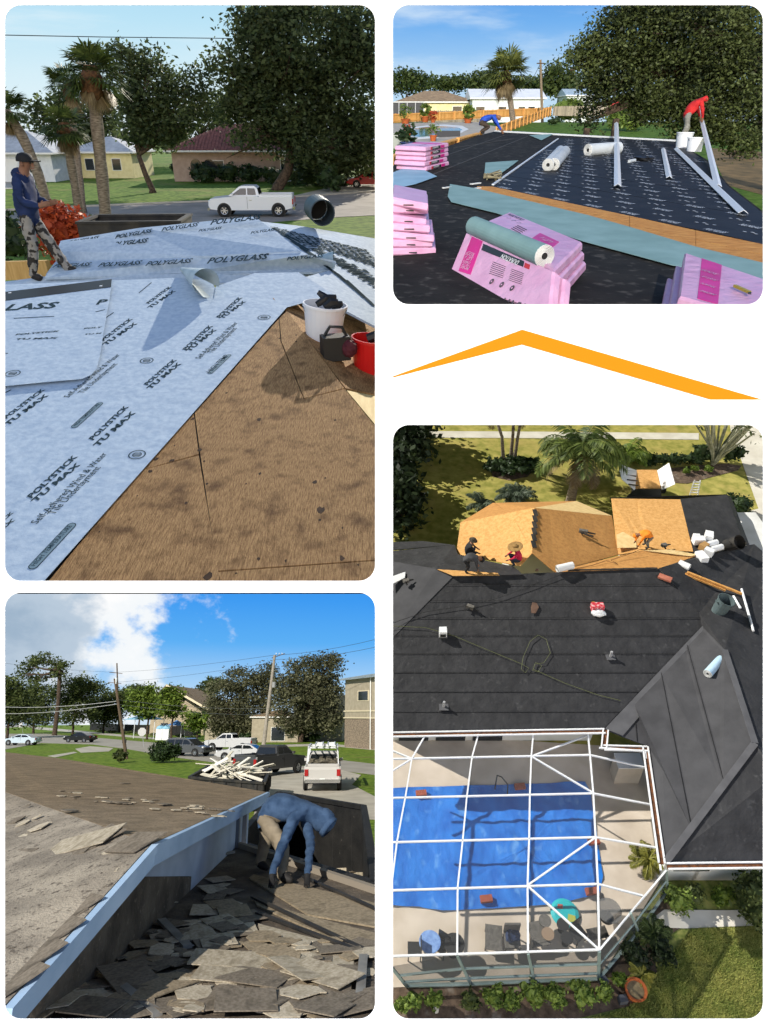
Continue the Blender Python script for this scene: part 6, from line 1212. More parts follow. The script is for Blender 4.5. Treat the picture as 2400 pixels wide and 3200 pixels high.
# the bending man
o = L5(1150,405); sc_ = 1.02
def J(x, z, y=0): return o+Vector((x*sc_, y, z*sc_))
denim = M('denim_hoodie', (.018,.045,.1), (.05,.095,.18), sc=7, rough=.9, bump=.5, bsc=9); dun = M('dun_trousers', '8f8370', '746957', sc=6, rough=.9, bump=.4, bsc=10); glv = M('black_glove', (.01,.01,.011), rough=.8)
hl = L5(1172,490,.05); hr = L5(1325,488,.05); fl_ = L5(1118,405,.09); fr_ = L5(1215,462,.09)
t, V = person('person', 'man in a blue hooded top and dun trousers bending down with black gloves', dict(pelvis=J(-.02,.66), spine=J(.12,.8), chest=J(.36,.78), neck=J(.56,.7), head=J(.71,.6), top=J(.79,.53), ls=J(.36,.68,-.2), le=o.lerp(hl,.55)+Vector((.14,-.05,.34)), lw=hl+Vector((.0,.02,.13)), lh=hl+Vector((0,0,.05)), rs=J(.44,.66,.18), re=(J(.44,.66,.18)+hr)/2+Vector((.06,.1,.03)), rw=hr+Vector((.0,.02,.13)), rh=hr+Vector((0,0,.05)), lp=J(-.02,.6,-.1), lk=(J(-.02,.6,-.1)+fr_)/2+Vector((.12,-.02,.03)), la=fr_, lt=fr_+Vector((.15,-.05,-.045)), rp=J(-.04,.6,.1), rk=(J(-.04,.6,.1)+fl_)/2+Vector((.04,.05,.02)), ra=fl_, rt=fl_+Vector((.14,-.06,-.045))), dict(shirt=denim, pants=dun, skin=glv, hand=glv, head=denim, hair=denim, shoe=boot), rad=dict(chest=.235, spine=.225, pelvis=.19, lk=.1, rk=.1, la=.075, ra=.075, le=.06, re=.06, lw=.045, rw=.045, head=.16, top=.13, neck=.12, ls=.085, rs=.085, lp=.12, rp=.12))
MB().lathe([(.06,.0),(.14,.02),(.15,.08),(.12,.09)], V['head']+Vector((.03,-.02,-.04)), 16, axis=(.75,-.2,-.6)).part('hood_rim', denim, t, smooth=True); MB().blob(V['head'], (.17,.16,.155), 16, .03).part('hood', denim, t, smooth=True); face(t, V, (.75,-.3,-.6), skin, tl)
# =================================================================== PLACE 4: pool house re-roofed, seen from above
use(P4); G4 = -24.2; CT = -22.2; EV = -21.9
def z6(x, y): return q(6, x, y)
def z7(x, y): return q(7, x, y)
def z8(x, y): return q(8, x, y)
def gz(pp, up=0): return onZ(pp, G4)+Vector((0,0,up))
lawn4 = M('dry_lawn', (.22,.22,.05), (.40,.35,.1), detail=14, sc=2.0, rough=.95, bump=.5, bsc=9, c3=(.38,.29,.1), c3sc=.5, c3r=(.52,.78), spec=.08); lawn5 = M('green_lawn', (.13,.175,.04), (.30,.31,.09), sc=5.5, rough=.95, bump=.6, bsc=9, detail=10, c3=(.3,.26,.09), c3sc=2.5, c3r=(.58,.78), spec=.08)
struct('lawn', MB().add([(.12,17,G4-.02),(30,17,G4-.02),(70,75,G4-.02),(.12,75,G4-.02)], [(0,1,2,3)]), lawn4)
struct('lawn', MB().add([(.12,3,G4-.022),(14,3,G4-.022),(30,17,G4-.022),(.12,17,G4-.022)], [(0,1,2,3)]), lawn5)
def gpoly(name, pts, up, mat): return struct(name, MB().prism([gz(p, up) for p in pts], (0,0,-.012)), mat)
mulch = M('mulch', '4a3c31', '6d5b4b', sc=5, rough=.95, bump=.8, bsc=30, c3='8d8377', c3sc=3, c3r=(.58,.8)); conc4 = M('pale_pavement', 'd4cfc2', 'c2bcae', sc=1, rough=.85, bump=.1); deck4 = M('pool_deck4', 'cabdad', 'b9ab9a', sc=1.2, rough=.85, bump=.15, bsc=40)
gpoly('pavement', [z6(30,64),z6(700,68),z6(1360,74),z6(1360,102),z6(700,96),z6(30,92)], .006, conc4)
gpoly('driveway', [z6(1490,20),z6(1720,20),z6(1720,640),z6(1640,650),z6(1560,480),z6(1580,410),z6(1618,400),z6(1540,180),z6(1510,120)], .006, conc4)
gpoly('street', [z6(30,-60),z6(1720,-60),z6(1720,10),z6(30,10)], .006, M('asphalt4', '8a8681', rough=.9))
gpoly('mulch_bed', [z6(1240,225),z6(1340,215),z6(1480,205),z6(1545,215),z6(1530,235),z6(1420,262),z6(1310,292),z6(1250,288)], .008, mulch)
gpoly('mulch_bed', [z6(450,210),z6(520,190),z6(620,190),z6(655,225),z6(620,262),z6(540,278),z6(470,262)], .008, mulch)
gpoly('mulch_bed', [z8(20,725),z8(930,708),z8(1130,700),z8(1160,740),z8(1060,820),z8(900,860),z8(700,905),z8(20,905)], .008, mulch)
gpoly('mulch_bed', [z8(930,700),z8(1110,470),z8(1220,320),z8(1320,460),z8(1160,560),z8(1180,680)], .01, M('dark_soil', '3c342b', '55493c', sc=4, rough=.95, bump=.6))
gpoly('path', [z8(1110,480),z8(1210,405),z8(1480,408),z8(1700,400),z8(1700,470),z8(1300,486)], .014, conc4)
gpoly('pool_deck', [z7(30,470),z7(1160,540),z8(1225,230),z8(932,704),z8(30,742)], .02, deck4)

def grass_patch(pts, n, size, mat, label):
    P = [gz(p) for p in pts]; rng = nprng(); xs = [p.x for p in P]; ys = [p.y for p in P]; out = []
    while len(out) < n:
        x = rng.uniform(min(xs), max(xs)); y = rng.uniform(min(ys), max(ys)); c = False
        for i in range(len(P)):
            a, b = P[i], P[i-1]
            if (a.y > y) != (b.y > y) and x < (b.x-a.x)*(y-a.y)/(b.y-a.y)+a.x: c = not c
        if c: out.append((x, y))
    o = np.array([(x, y, G4) for x, y in out]); d = rng.normal(size=(n,3))*np.array([.5,.5,.2]); d[:,2] = 1; d /= np.linalg.norm(d, axis=1)[:,None]; s = rng.normal(size=(n,3)); s[:,2] = 0; s /= np.linalg.norm(s, axis=1)[:,None]; L_ = (size*rng.uniform(.5,1.4,n))[:,None]
    v = np.stack([o-s*L_*.12, o+s*L_*.12, o+d*L_+s*L_*.04, o+d*L_-s*L_*.04], 1).reshape(-1,3)
    ob = link(bpy.data.objects.new('grass', quads_mesh(v, 'grass', mat))); ob.matrix_world = PL.M; tag(ob, label, 'grass', kind='stuff')
gl4 = M('grass_blade', (.2,.27,.06), (.5,.48,.15), sc=1.6, detail=6, rough=.8, spec=.15, island=.5, transl=.2, ramp=(.2,.8))
grass_patch([z8(1170,690),z8(1330,490),z8(1700,475),z8(1700,910),z8(800,910),z8(1060,825)], 60000, .07, gl4, 'cut green grass of the lawn at the lower right')
# ---------------- house
und4 = M('charcoal_underlayment', '2b2b2d', '363638', sc=1.5, rough=.75, bump=.7, bsc=3.2, detail=9, spec=.3, bdist=.08, c3='4a4a4b', c3sc=4, c3r=(.62,.8)); und4_lit = M('charcoal_underlayment_lit', '38383b', '424245', sc=1.5, rough=.75, bump=.35, bsc=3.5, spec=.25, bdist=.05)  # second, paler copy puts the sunlight on left-facing slopes into the colour
osb4 = M('osb_sheathing', 'cf9f62', 'bb894b', sc=6, rough=.85, bump=.3, bsc=30, c3='dcaa68', c3sc=16, c3r=(.5,.75)); osb5 = M('osb_sheathing_dull', 'bb8a4e', 'a67640', sc=6, rough=.85, bump=.3, bsc=30, c3='c48c4d', c3sc=16, c3r=(.5,.75)); osb6 = M('plywood_pale', 'dcc18c', 'cdb07a', sc=5, rough=.8)
gut = M('white_gutter', (.74,.75,.76), rough=.45); rustm = M('gutter_leaves', '7a4a2a', '4e3220', sc=9, rough=.95, bump=.6)
hs4 = thing('pool_house', 'large hip roofed house with charcoal underlayment and bare orange sheathing', 'house', (6, 22, G4))
e0 = onZ(z7(20,468), EV); PM = Plane(e0, e0+Vector((1,0,0)), e0+Vector((0,1,.333)))
def clip(P, n, d):
    out = []
    for i in range(len(P)):
        a, b = P[i-1], P[i]; da, db = n.dot(a)-d, n.dot(b)-d
        if (da >= 0) != (db >= 0): out.append(a.lerp(b, da/(da-db)))
        if db >= 0: out.append(b)
    return out
def strips(P, along, n, mat, name, par, th=.03, lift=.006):
    al = Vector(along).normalized(); ds = [al.dot(p) for p in P]; lo, hi = min(ds), max(ds)
    for k in range(n):
        a, b = lo+(hi-lo)*k/n-(.03 if k else .01), lo+(hi-lo)*(k+1)/n+.01; Q = clip(clip(P, al, a), -al, -b)
        if k and lift and len(Q) > 2:
            ed = sorted([p for p in Q], key=lambda p: al.dot(p))[:2]; MB().bar(ed[0]+Vector((0,0,.012)), ed[1]+Vector((0,0,.012)), .016, .012).part('lap_seam', M('lap_dark', (.012,.012,.013), rough=.8), par)
        if len(Q) > 2: MB().prism([p+Vector((0,0,-lift*k)) for p in Q], (0,0,-th)).part(name, mat, par)
mainP = [PM.hit(p) for p in (z7(20,468), z7(950,452), z7(1375,10), z6(1362,850), z6(1190,656), z6(730,672), z6(640,600), z6(560,690), z6(300,690), z6(20,975))]
mainP = [PM.hit(p) for p in (z7(20,468), z7(950,452), z7(1375,10), z6(1362,850), z6(1190,656), z6(730,672), z6(300,690), z6(20,975))]
strips(mainP, (0,1,0), 9, und4, 'underlayment_strip', hs4)
RZ = PM.hit(z6(730,672)).z
def Zf(pp, z): return onZ(pp, z)
v0 = PM.hit(z7(950,452)); v1 = PM.hit(z7(1375,10)); h1 = Zf(z7(1472,112), -20.1); h2 = Zf(z7(1602,515), -20.1); c1 = Zf(z7(1146,530), EV); c2 = Zf(z8(1218,198), EV); c3_ = Zf(z8(1700,192), EV); c4 = Zf(z7(1700,645), -20.3)
strips([v0+Vector((0,0,-.01)), c1, c2, h2, h1, v1+Vector((0,0,-.01))], (h2-h1).cross(Vector((0,0,1))), 4, und4_lit, 'underlayment_strip', hs4)
MB().prism([h2-Vector((0,0,.005)), c2-Vector((0,0,.005)), c3_, c4], (0,0,-.04)).part('end_slope', und4, hs4)
MB().prism([v0.lerp(c1,.02)+Vector((0,0,.03)), v0.lerp(c1,.42)+Vector((0,0,.03)), v1+Vector((.35,-.25,.03)), v1+Vector((0,0,.03))], (0,0,-.02)).part('valley_strip', M('valley_grey', '4a4a4d', '565659', sc=2, rough=.8, bump=.3, bsc=5), hs4)
pR = [v1, h1, h2, c4, Zf(z6(1700,640),-20.9), Zf(z6(1600,552),-20.8), Zf(z6(1350,605),-20.2), PM.hit(z6(1190,656)), PM.hit(z6(1362,850))]
MB().prism([p-Vector((0,0,.012)) for p in pR], (0,0,-.03)).part('right_slope', und4, hs4)
for a, b in ((h1,h2),(h2,c2)): MB().bar(a+Vector((0,0,.02)), b+Vector((0,0,.02)), .22, .02).part('ridge_strip', M('valley_grey','5a5a5d'), hs4)
lw = [PM.hit(z6(20,975))-Vector((0,0,.01)), PM.hit(z6(300,690))-Vector((0,0,.01)), Zf(z6(225,660),-19.9), Zf(z6(20,625),-20.6)]; MB().prism(lw, (0,0,-.04)).part('left_slope', und4_lit, hs4)
MB().prism([Zf(z6(20,628),-20.6), Zf(z6(225,662),-19.9), Zf(z6(320,600),-20.5), Zf(z6(305,556),-20.9), Zf(z6(20,585),-21.2)], (0,0,-.04)).part('left_wing_slope', und4, hs4); MB().prism([Zf(z6(20,580),-21.25), Zf(z6(300,556),-20.95), Zf(z6(168,540),-21.5), Zf(z6(20,545),-21.6)], (0,0,-.04)).part('left_wing_slope', und4, hs4)
MB().prism([Zf(z6(225,662),-19.88), Zf(z6(300,692),RZ+.02), Zf(z6(600,684),RZ+.02), Zf(z6(560,650),-19.95), Zf(z6(320,598),-20.45)], (0,0,-.04)).part('back_slope', und4, hs4)
# bare sheathing, single panels
rA = Zf(z6(650,396),-19.3); rB = Zf(z6(640,592),-19.35)
def panels(P, along, n, mat, name='sheathing_panel', th=.03): strips(P, along, n, mat, name, hs4, th, 0.0)
panels([Zf(z6(330,460),-21.0), rA, rB, Zf(z6(590,648),-19.9), Zf(z6(312,596),-20.9)], (1,.1,0), 4, osb4)
panels([rA-Vector((0,0,.004)), Zf(z6(985,432),-20.7), Zf(z6(1012,600),-20.6), Zf(z6(735,672),-19.75), rB-Vector((0,0,.004))], (1,-.1,0), 4, osb5)
panels([Zf(z6(330,459),-21.0)-Vector((0,0,.01)), Zf(z6(470,375),-21.6), Zf(z6(832,367),-21.6), rA-Vector((0,0,.008))], (1,0,0), 3, osb5); MB().prism([rA-Vector((0,0,.006)), Zf(z6(832,367),-21.6), Zf(z6(985,431),-20.72)], (0,0,-.03)).part('sheathing_panel', osb6, hs4)
for k in range(6): p = rA.lerp(rB, .12+k*.14); MB().box(p+Vector((.05,0,.012)), (.2,.5,.02)).part('vent_slot', dk, hs4)
panels([Zf(z6(982,356),-20.6), Zf(z6(1280,360),-20.6), Zf(z6(1336,586),-20.3), Zf(z6(1160,575),-20.35), Zf(z6(1010,600),-20.62)], (1,0,0), 4, osb4); MB().prism([Zf(z6(1280,358),-20.6), Zf(z6(1482,340),-20.7), Zf(z6(1555,552),-20.6), Zf(z6(1337,588),-20.3)], (0,0,-.03)).part('garage_slope', und4, hs4); MB().prism([Zf(z6(976,352),-20.62), Zf(z6(1482,338),-20.72), Zf(z6(1495,356),-21.6), Zf(z6(990,372),-21.6)], (0,0,-.03)).part('garage_ridge_slope', und4, hs4)
MB().prism([Zf(z6(1482,342),-20.72), Zf(z6(1500,350),-21.7), Zf(z6(1580,560),-21.7), Zf(z6(1555,554),-20.62)], (0,0,-.03)).part('garage_end_slope', und4, hs4)
MB().prism([Zf(z6(735,674),-19.74), Zf(z6(1012,604),-20.0), Zf(z6(1125,582),-20.05), Zf(z6(1350,604),-20.15), Zf(z6(1190,658),-19.68)], (0,0,-.03)).part('sheathing_panel', osb5, hs4); MB().prism([Zf(z6(1120,580),-20.0), Zf(z6(1240,577),-20.0), Zf(z6(1348,597),-20.08), Zf(z6(1330,606),-20.05)], (0,0,-.02)).part('sheathing_panel', osb6, hs4)
MB().prism([Zf(z6(1005,512),-20.55), Zf(z6(1080,480),-20.55), Zf(z6(1092,568),-20.4), Zf(z6(1008,570),-20.4)], (0,0,-.02)).part('sheathing_panel', osb6, hs4); MB().prism([Zf(z6(230,662),-19.83), Zf(z6(490,678),RZ+.06), Zf(z6(500,688),RZ+.05), Zf(z6(300,690),RZ+.05)], (0,0,-.02)).part('sheathing_panel', osb4, hs4)
for k in range(8): p = PM.hit(z6(820+k*48,670-k*1.2)); MB().box(p+Vector((0,.03,.03)), (.5,.09,.02)).part('vent_slot', dk, hs4)
# walls below
wall4 = M('house_wall', 'd6d6d2', 'c6c6c0', sc=1, rough=.9)
wy = onZ(z7(500,468), EV).y+1.3; wx1 = v0.x+.2
MB().prism([(.3,wy,G4),(wx1,wy,G4),(wx1,wy,EV+.35),(.3,wy,EV+.35)], (0,.15,0)).part('wall', wall4, hs4)
for x in (1.2,2.7,4.2): MB().box((x,wy-.02,G4+1.1), (1.2,.06,2.1)).part('glass_door', M('window_glass',(.02,.025,.03)), hs4)
wyr = c2.y+.55; MB().prism([(c2.x+.45,wyr,G4),(c3_.x+.3,wyr,G4),(c3_.x+.3,wyr,EV-.1),(c2.x+.45,wyr,EV-.1)], (0,.15,0)).part('wall', wall4, hs4); w_ = MB().box((c2.x+1.35,wyr-.03,G4+1.4), (1.35,.08,1.3)).part('window', gut, hs4); MB().box((c2.x+1.35,wyr-.08,G4+1.4), (1.2,.06,1.15)).part('pane', M('window_glass',(.02,.025,.03)), w_)
wxl = c1.x+.55; MB().prism([(wxl,c1.y,G4),(wxl+.25,wyr,G4),(wxl+.25,wyr,EV-.1),(wxl,c1.y,EV-.1)], (.15,0,0)).part('wall', wall4, hs4)
far0 = Zf(z6(470,375),-21.6); MB().prism([(far0.x+.5,far0.y-.7,G4),(far0.x+4.5,far0.y-.7,G4),(far0.x+4.5,far0.y-.7,-21.8),(far0.x+.5,far0.y-.7,-21.8)], (0,-3,0)).part('wall', wall4, hs4)
g1 = Zf(z6(990,372),-21.6); MB().prism([(g1.x+.4,g1.y-.6,G4),(g1.x+7.5,g1.y-.6,G4),(g1.x+7.5,g1.y-.6,-21.85),(g1.x+.4,g1.y-.6,-21.85)], (0,-4,0)).part('wall', wall4, hs4)
# gutters
def gutter(a, b):
    for w, mt, dz, off in ((.05, gut, .02, -.09), (.05, gut, .02, .09), (.14, rustm, -.03, 0)):
        d = (b-a).normalized(); s = d.cross(Vector((0,0,1))).normalized(); MB().bar(a+s*off+Vector((0,0,dz)), b+s*off+Vector((0,0,dz)), w, .06).part('gutter' if mt is gut else 'leaf_litter', mt, hs4)
st = Zf(z7(950,535), EV)
gutter(e0-Vector((0,.12,0)), v0-Vector((0,.12,0))); gutter(v0-Vector((-.05,.05,0)), st); gutter(st, c1-Vector((.1,.1,0))); gutter(c1-Vector((.15,0,0)), c2-Vector((.15,.05,0))); gutter(c2-Vector((0,.15,0)), c3_-Vector((0,.15,0)))

# ---------------- pool, tarp, cage
bluet = M('blue_tarp', (.012,.12,.47), (.025,.19,.62), sc=1.6, rough=.38, bump=.6, bsc=3.2, detail=9, spec=.4, bdist=.08, c3=(.12,.32,.68), c3sc=2.2, c3r=(.58,.76), stretch=(1,.7,1))  # paler patches paint highlights onto the tarp
tp = [gz(p) for p in (z7(20,714),z7(380,702),z7(720,690),z7(868,684),z7(890,730),z8(908,0),z8(925,130),z8(945,262),z8(930,340),z8(830,365),z8(700,388),z8(480,402),z8(250,413),z8(150,396),z8(20,390))]
cenT = sum(tp, Vector())/len(tp); rg = random.Random(8); mb = MB(); n = len(tp); ring = []
dense = [tp[i].lerp(tp[(i+1) % n], k/5) for i in range(n) for k in range(5)]; N_ = len(dense); V_ = []
for j in range(14):
    for p in dense:
        u = j/13; r_ = p.lerp(cenT, u); z = .05+.035*math.sin(r_.x*3.1+r_.y*1.7)*math.sin(r_.y*2.3)+.02*math.sin(r_.x*9+r_.y*5)+rg.uniform(-.012,.012); V_.append(Vector((r_.x, r_.y, G4+max(.03, z+.02))))
mb.add(V_, [(j*N_+i, j*N_+(i+1) % N_, (j+1)*N_+(i+1) % N_, (j+1)*N_+i) for j in range(13) for i in range(N_)]); mb.solo('pool_tarp', bluet, 'crumpled bright blue tarp spread over the pool', 'tarp', smooth=True)
for lab, p in (('brick holding the near edge of the blue tarp', z8(440,368)), ('brick at the right near edge of the blue tarp', z8(893,335)), ('brick on the right edge of the blue tarp', z8(903,120)), ('brick at the upper left of the blue tarp', z7(160,742)), ('brick at the far edge of the blue tarp', z7(585,712))): c = gz(p, .1); MB().box(c+Vector((0,0,.06)), (.4,.22,.12), rz=.1).solo('tarp_brick', M('brick_red', '9a4f38', '854230', sc=6, rough=.9), lab, 'brick')
cage = thing('pool_cage', 'white aluminium screen enclosure over the pool', 'screen enclosure', gz(z8(600,720)))
def cp_(pp, z=CT): return onZ(pp, z)
def beam(a, b, w=.052, name='beam'): MB().bar(a, b, w, w*1.25).part(name, gut, cage)
def bp(*pts): 
    for a, b in zip(pts, pts[1:]): beam(a, b)
E0 = EV+.0
bp(cp_(z7(408,476),E0), cp_(z7(380,575)), cp_(z7(358,745)), cp_(z8(340,105)), cp_(z8(318,308)), cp_(z8(316,598)))
bp(cp_(z7(645,472),E0), cp_(z7(636,572)), cp_(z7(630,740)), cp_(z8(627,98)), cp_(z8(620,300)), cp_(z8(622,590)))
bp(cp_(z7(880,466),E0), cp_(z7(890,566)), cp_(z7(904,732)), cp_(z8(914,92)), cp_(z8(924,294)), cp_(z8(930,580)))
bp(cp_(z7(176,484),E0), cp_(z7(120,582)), cp_(z7(92,750)), cp_(z8(56,112)), cp_(z8(30,320)))
for l in ((z7(30,583),z7(890,566)), (z7(30,752),z7(904,732)), (z8(30,114),z8(914,92)), (z8(30,322),z8(924,294)), (z8(30,606),z8(930,578))): beam(cp_(l[0]), cp_(l[1]))
for l in ((z7(636,572),z7(880,482)), (z7(636,572),z7(904,730)), (z8(620,300),z8(912,94)), (z8(620,302),z8(930,578)), (z7(120,582),z7(30,545)), (z7(120,582),z7(30,638))): beam(cp_(l[0]), cp_(l[1]), .05, 'brace')
CR = CT-.15
bp(cp_(z7(890,566)), cp_(z7(1128,620), CR)); bp(cp_(z7(904,732)), cp_(z7(1150,780), CR)); bp(cp_(z8(914,92)), cp_(z8(1172,136), CR)); bp(cp_(z8(924,294)), cp_(z8(1118,345), CR)); bp(cp_(z7(930,535),E0), cp_(z7(1128,550),E0))
bp(cp_(z7(1128,550), E0), cp_(z8(1196,235), CR)); bp(cp_(z8(930,580)), cp_(z8(1218,236), CR))
bots = [(z8(30,650), z8(98,735)), (z8(316,600), z8(376,728)), (z8(622,592), z8(651,716)), (z8(930,582), z8(926,706))]
grs = M('grey_green_frame', '8fa09e', '7d8e8c', sc=2, rough=.5); scr = M('insect_screen', (.07,.075,.08), rough=.9, alpha=.55); scr2 = M('insect_screen_roof', (.25,.25,.25), rough=.9, alpha=.10)
FT = [cp_(a) for a, b in bots]; FB = [Vector((t_.x, t_.y, G4)) for t_ in FT]
FB = [gz(b) for a, b in bots]
for t_, b_ in zip(FT, FB): MB().bar(t_, b_, .08, .08).part('post', grs, cage)
for i in range(3):
    for f in (.45, .78): MB().bar(FT[i].lerp(FB[i], f), FT[i+1].lerp(FB[i+1], f), .06).part('rail', grs, cage)
    MB().bar(FB[i]+Vector((0,0,.04)), FB[i+1]+Vector((0,0,.04)), .1, .06).part('sill', grs, cage); MB().add([FT[i], FT[i+1], FB[i+1], FB[i]], [(0,1,2,3)]).part('screen_panel', scr, cage)
sT = [cp_(z8(930,580)), cp_(z8(1065,420)), cp_(z8(1218,236), CR)]; sB = [gz(z8(928,704)), gz(z8(1100,500)), gz(z8(1225,320))]
for i in range(3): MB().bar(sT[i], sB[i], .07).part('post', grs, cage)
for i in range(2):
    MB().add([sT[i], sT[i+1], sB[i+1], sB[i]], [(0,1,2,3)]).part('screen_panel', M('insect_screen_dark', (.05,.052,.055), rough=.9, alpha=.6), cage); MB().bar(sT[i].lerp(sB[i],.5), sT[i+1].lerp(sB[i+1],.5), .05).part('rail', grs, cage); MB().bar(sB[i]+Vector((0,0,.04)), sB[i+1]+Vector((0,0,.04)), .1,.06).part('sill', grs, cage)
def rp(*pp): MB().add([cp_(p)-Vector((0,0,.02)) for p in pp], [tuple(range(len(pp)))]).part('roof_screen', scr2, cage)
cols = [[z7(30,583),z7(30,752),z8(30,114),z8(30,322),z8(30,606)], [z7(380,575),z7(358,745),z8(340,105),z8(318,308),z8(316,598)], [z7(636,572),z7(630,740),z8(627,98),z8(620,300),z8(622,590)], [z7(890,566),z7(904,732),z8(914,92),z8(924,294),z8(930,580)]]
for i in range(3):
    for j in range(4): rp(cols[i][j], cols[i+1][j], cols[i+1][j+1], cols[i][j+1])
# furniture on the deck
wf4 = M('wicker_grey', '6a6660', '54514c', sc=9, rough=.8); blk4 = M('black_metal', (.02,.02,.02), rough=.5)
def lounger(lab, p0, p1, w=.5):
    a = gz(p0, .02); b = gz(p1, .02); d = b-a; t = thing('lounge_chair', lab, 'lounge chair', (a+b)/2, math.atan2(d.y, d.x)); L = d.length
    for s in (-1,1):
        MB().bar((-L/2,s*w/2,.3),(L/2,s*w/2,.3),.04).part('side_rail', wf4, t, rel=True)
        for x in (-L/2+.1, L/2-.1): MB().bar((x,s*w/2,0),(x,s*w/2,.3),.035).part('leg', wf4, t, rel=True)
    for k in range(9): MB().box((-L/2+.06+k*(L-.1)/8,0,.32),(.1,w,.02)).part('strap', wf4, t, rel=True)
lounger('left slatted grey lounge chair near the front screen', z8(470,490), z8(470,600)); lounger('right slatted grey lounge chair near the round stools', z8(645,475), z8(680,580)); lounger('slatted chair in the front right corner of the cage', z8(905,500), z8(925,550), .6)
def rtable(lab, pp, r, h, mat, name='round_table', cat='table'):
    c = gz(pp, .02); t = thing(name, lab, cat, c); MB().lathe([(0,h),(r,h),(r,h-.03),(0,h-.03)], n=24).part('table_top', mat, t, rel=True); MB().tube([(0,0,0),(0,0,h-.02)], .03, 6).part('pedestal', blk4, t, rel=True); MB().lathe([(0,.03),(r*.55,.02),(r*.55,0)], n=16).part('base', blk4, t, rel=True)
rtable('round blue topped table at the lower left of the deck', z8(195,580), .34, .6, M('blue_top', (.12,.22,.5), (.25,.4,.7), sc=5, rough=.3)); rtable('grey round stool left of the turquoise float', z8(688,478), .2, .42, wf4, 'stool', 'stool'); rtable('dark round stool below the turquoise float', z8(765,495), .2, .42, blk4, 'stool', 'stool'); rtable('tan round stool between the lounge chair and the dark stools', z8(700,535), .2, .42, M('tan_top', '8a7560', rough=.7), 'stool', 'stool'); rtable('black round stool by the corner chair', z8(782,552), .2, .42, blk4, 'stool', 'stool'); rtable('large translucent grey round table right of the float', z8(960,440), .4, .5, M('smoked_glass', (.2,.2,.2), rough=.1, alpha=.55)); rtable('dark round table beside the blue table', z8(298,590), .33, .6, blk4)
c = gz(z8(778,425), .05); t = thing('pool_float', 'turquoise round float with a red crab print on the deck', 'pool float', c); MB().lathe([(0,.1),(.35,.1),(.46,.06),(.44,0),(0,0)], n=26).part('disc', M('turquoise', (.02,.42,.45), rough=.35), t, rel=True); MB().prism([(.02,-.3,.105),(.3,-.3,.105),(.32,-.12,.105),(.1,-.05,.105)], (0,0,.004)).part('print_patch', M('yellow_green', (.4,.42,.08), rough=.4), t, rel=True); MB().prism([(-.22,.12,.105),(-.05,.1,.105),(-.02,.24,.105),(-.18,.26,.105)], (0,0,.004)).part('print_patch', M('red_patch', (.45,.1,.08), rough=.4), t, rel=True)
c = gz(z8(548,560), .02); t = thing('chair_with_towel', 'dark deck chair with a navy towel beside the left lounge chair', 'chair', c); MB().box((0,0,.38),(.5,.5,.05)).part('seat', wf4, t, rel=True); MB().box((0,.25,.65),(.5,.06,.55)).part('backrest', wf4, t, rel=True); MB().blob((0,.1,.5),(.22,.25,.12),10,.25).part('towel', M('navy_towel',(.015,.03,.08),rough=.9), t, rel=True)
for sx in (-.22,.22):
    for sy in (-.22,.22): MB().box((sx,sy,.18),(.04,.04,.36)).part('leg', wf4, t, rel=True)
for lab, pp in (('dark chair frame right of the navy towel chair', z8(830,530)), ('dark chair frame left of the blue table', z8(130,600)), ('dark chair frame between the two round tables', z8(245,585))):
    c = gz(pp, .02); t = thing('patio_chair', lab, 'chair', c, rnd.uniform(0,6)); MB().box((0,0,.4),(.42,.42,.03)).part('seat', blk4, t, rel=True); MB().box((0,.2,.65),(.42,.03,.45)).part('backrest', blk4, t, rel=True)
    for sx in (-.19,.19):
        for sy in (-.19,.19): MB().box((sx,sy,.2),(.03,.03,.4)).part('leg', blk4, t, rel=True)
c = gz(z7(1045,690), .02); t = thing('outdoor_cabinet', 'beige outdoor cabinet in the upper right corner of the cage', 'cabinet', c); MB().box((0,.3,.5),(.95,.6,1.0)).part('body', deck4, t, rel=True); MB().box((0,.3,1.02),(1.0,.65,.04)).part('top', gut, t, rel=True)
c = gz(z7(478,720), .1); t = thing('pool_handrail', 'dark bent handrail at the far edge of the tarp', 'handrail', c); MB().tube([(0,0,0),(0,0,.9),(.15,-.1,.95),(.4,-.2,.6),(.45,-.2,0)], .025, 6).part('rail', blk4, t, rel=True)
# planting around the cage
yell_leaf = leafmat('yellow_palm_leaf', (.12,.13,.02), (.35,.32,.06)); bed_leaf = leafmat('bed_leaf', (.07,.12,.02), (.28,.36,.07)); dark_leaf = leafmat('dark_tree_leaf', (.008,.016,.006), (.035,.055,.02))
feather_palm('areca_palm', 'small yellow-green palm inside the right side of the cage', gz(z8(1125,225),.02), .55, yell_leaf, palm_dead, palm_bark, nf=16, fl=.75, tr=.05, ndead=0, seed=31, lw=.035)
def b8(lab, pp, r, h, mat, n=420, leaf=.1): bush('garden_bush', lab, gz(pp), (r, r*.9, h*.6), mat, n=n, leaf=leaf, group='plants around the pool cage', cut='R')
names = ('first','second','third','fourth','fifth','sixth','seventh','eighth','ninth','tenth')
for k, (x, y, r) in enumerate(((80,830,.3),(130,815,.35),(215,815,.3),(370,815,.36),(465,800,.38),(545,810,.34),(640,790,.45),(730,800,.42),(850,780,.45),(940,780,.34))): b8(names[k]+' leafy shrub from the left in the bed below the cage', z8(x, y), r, .75, bed_leaf if k != 3 else mid_leaf)
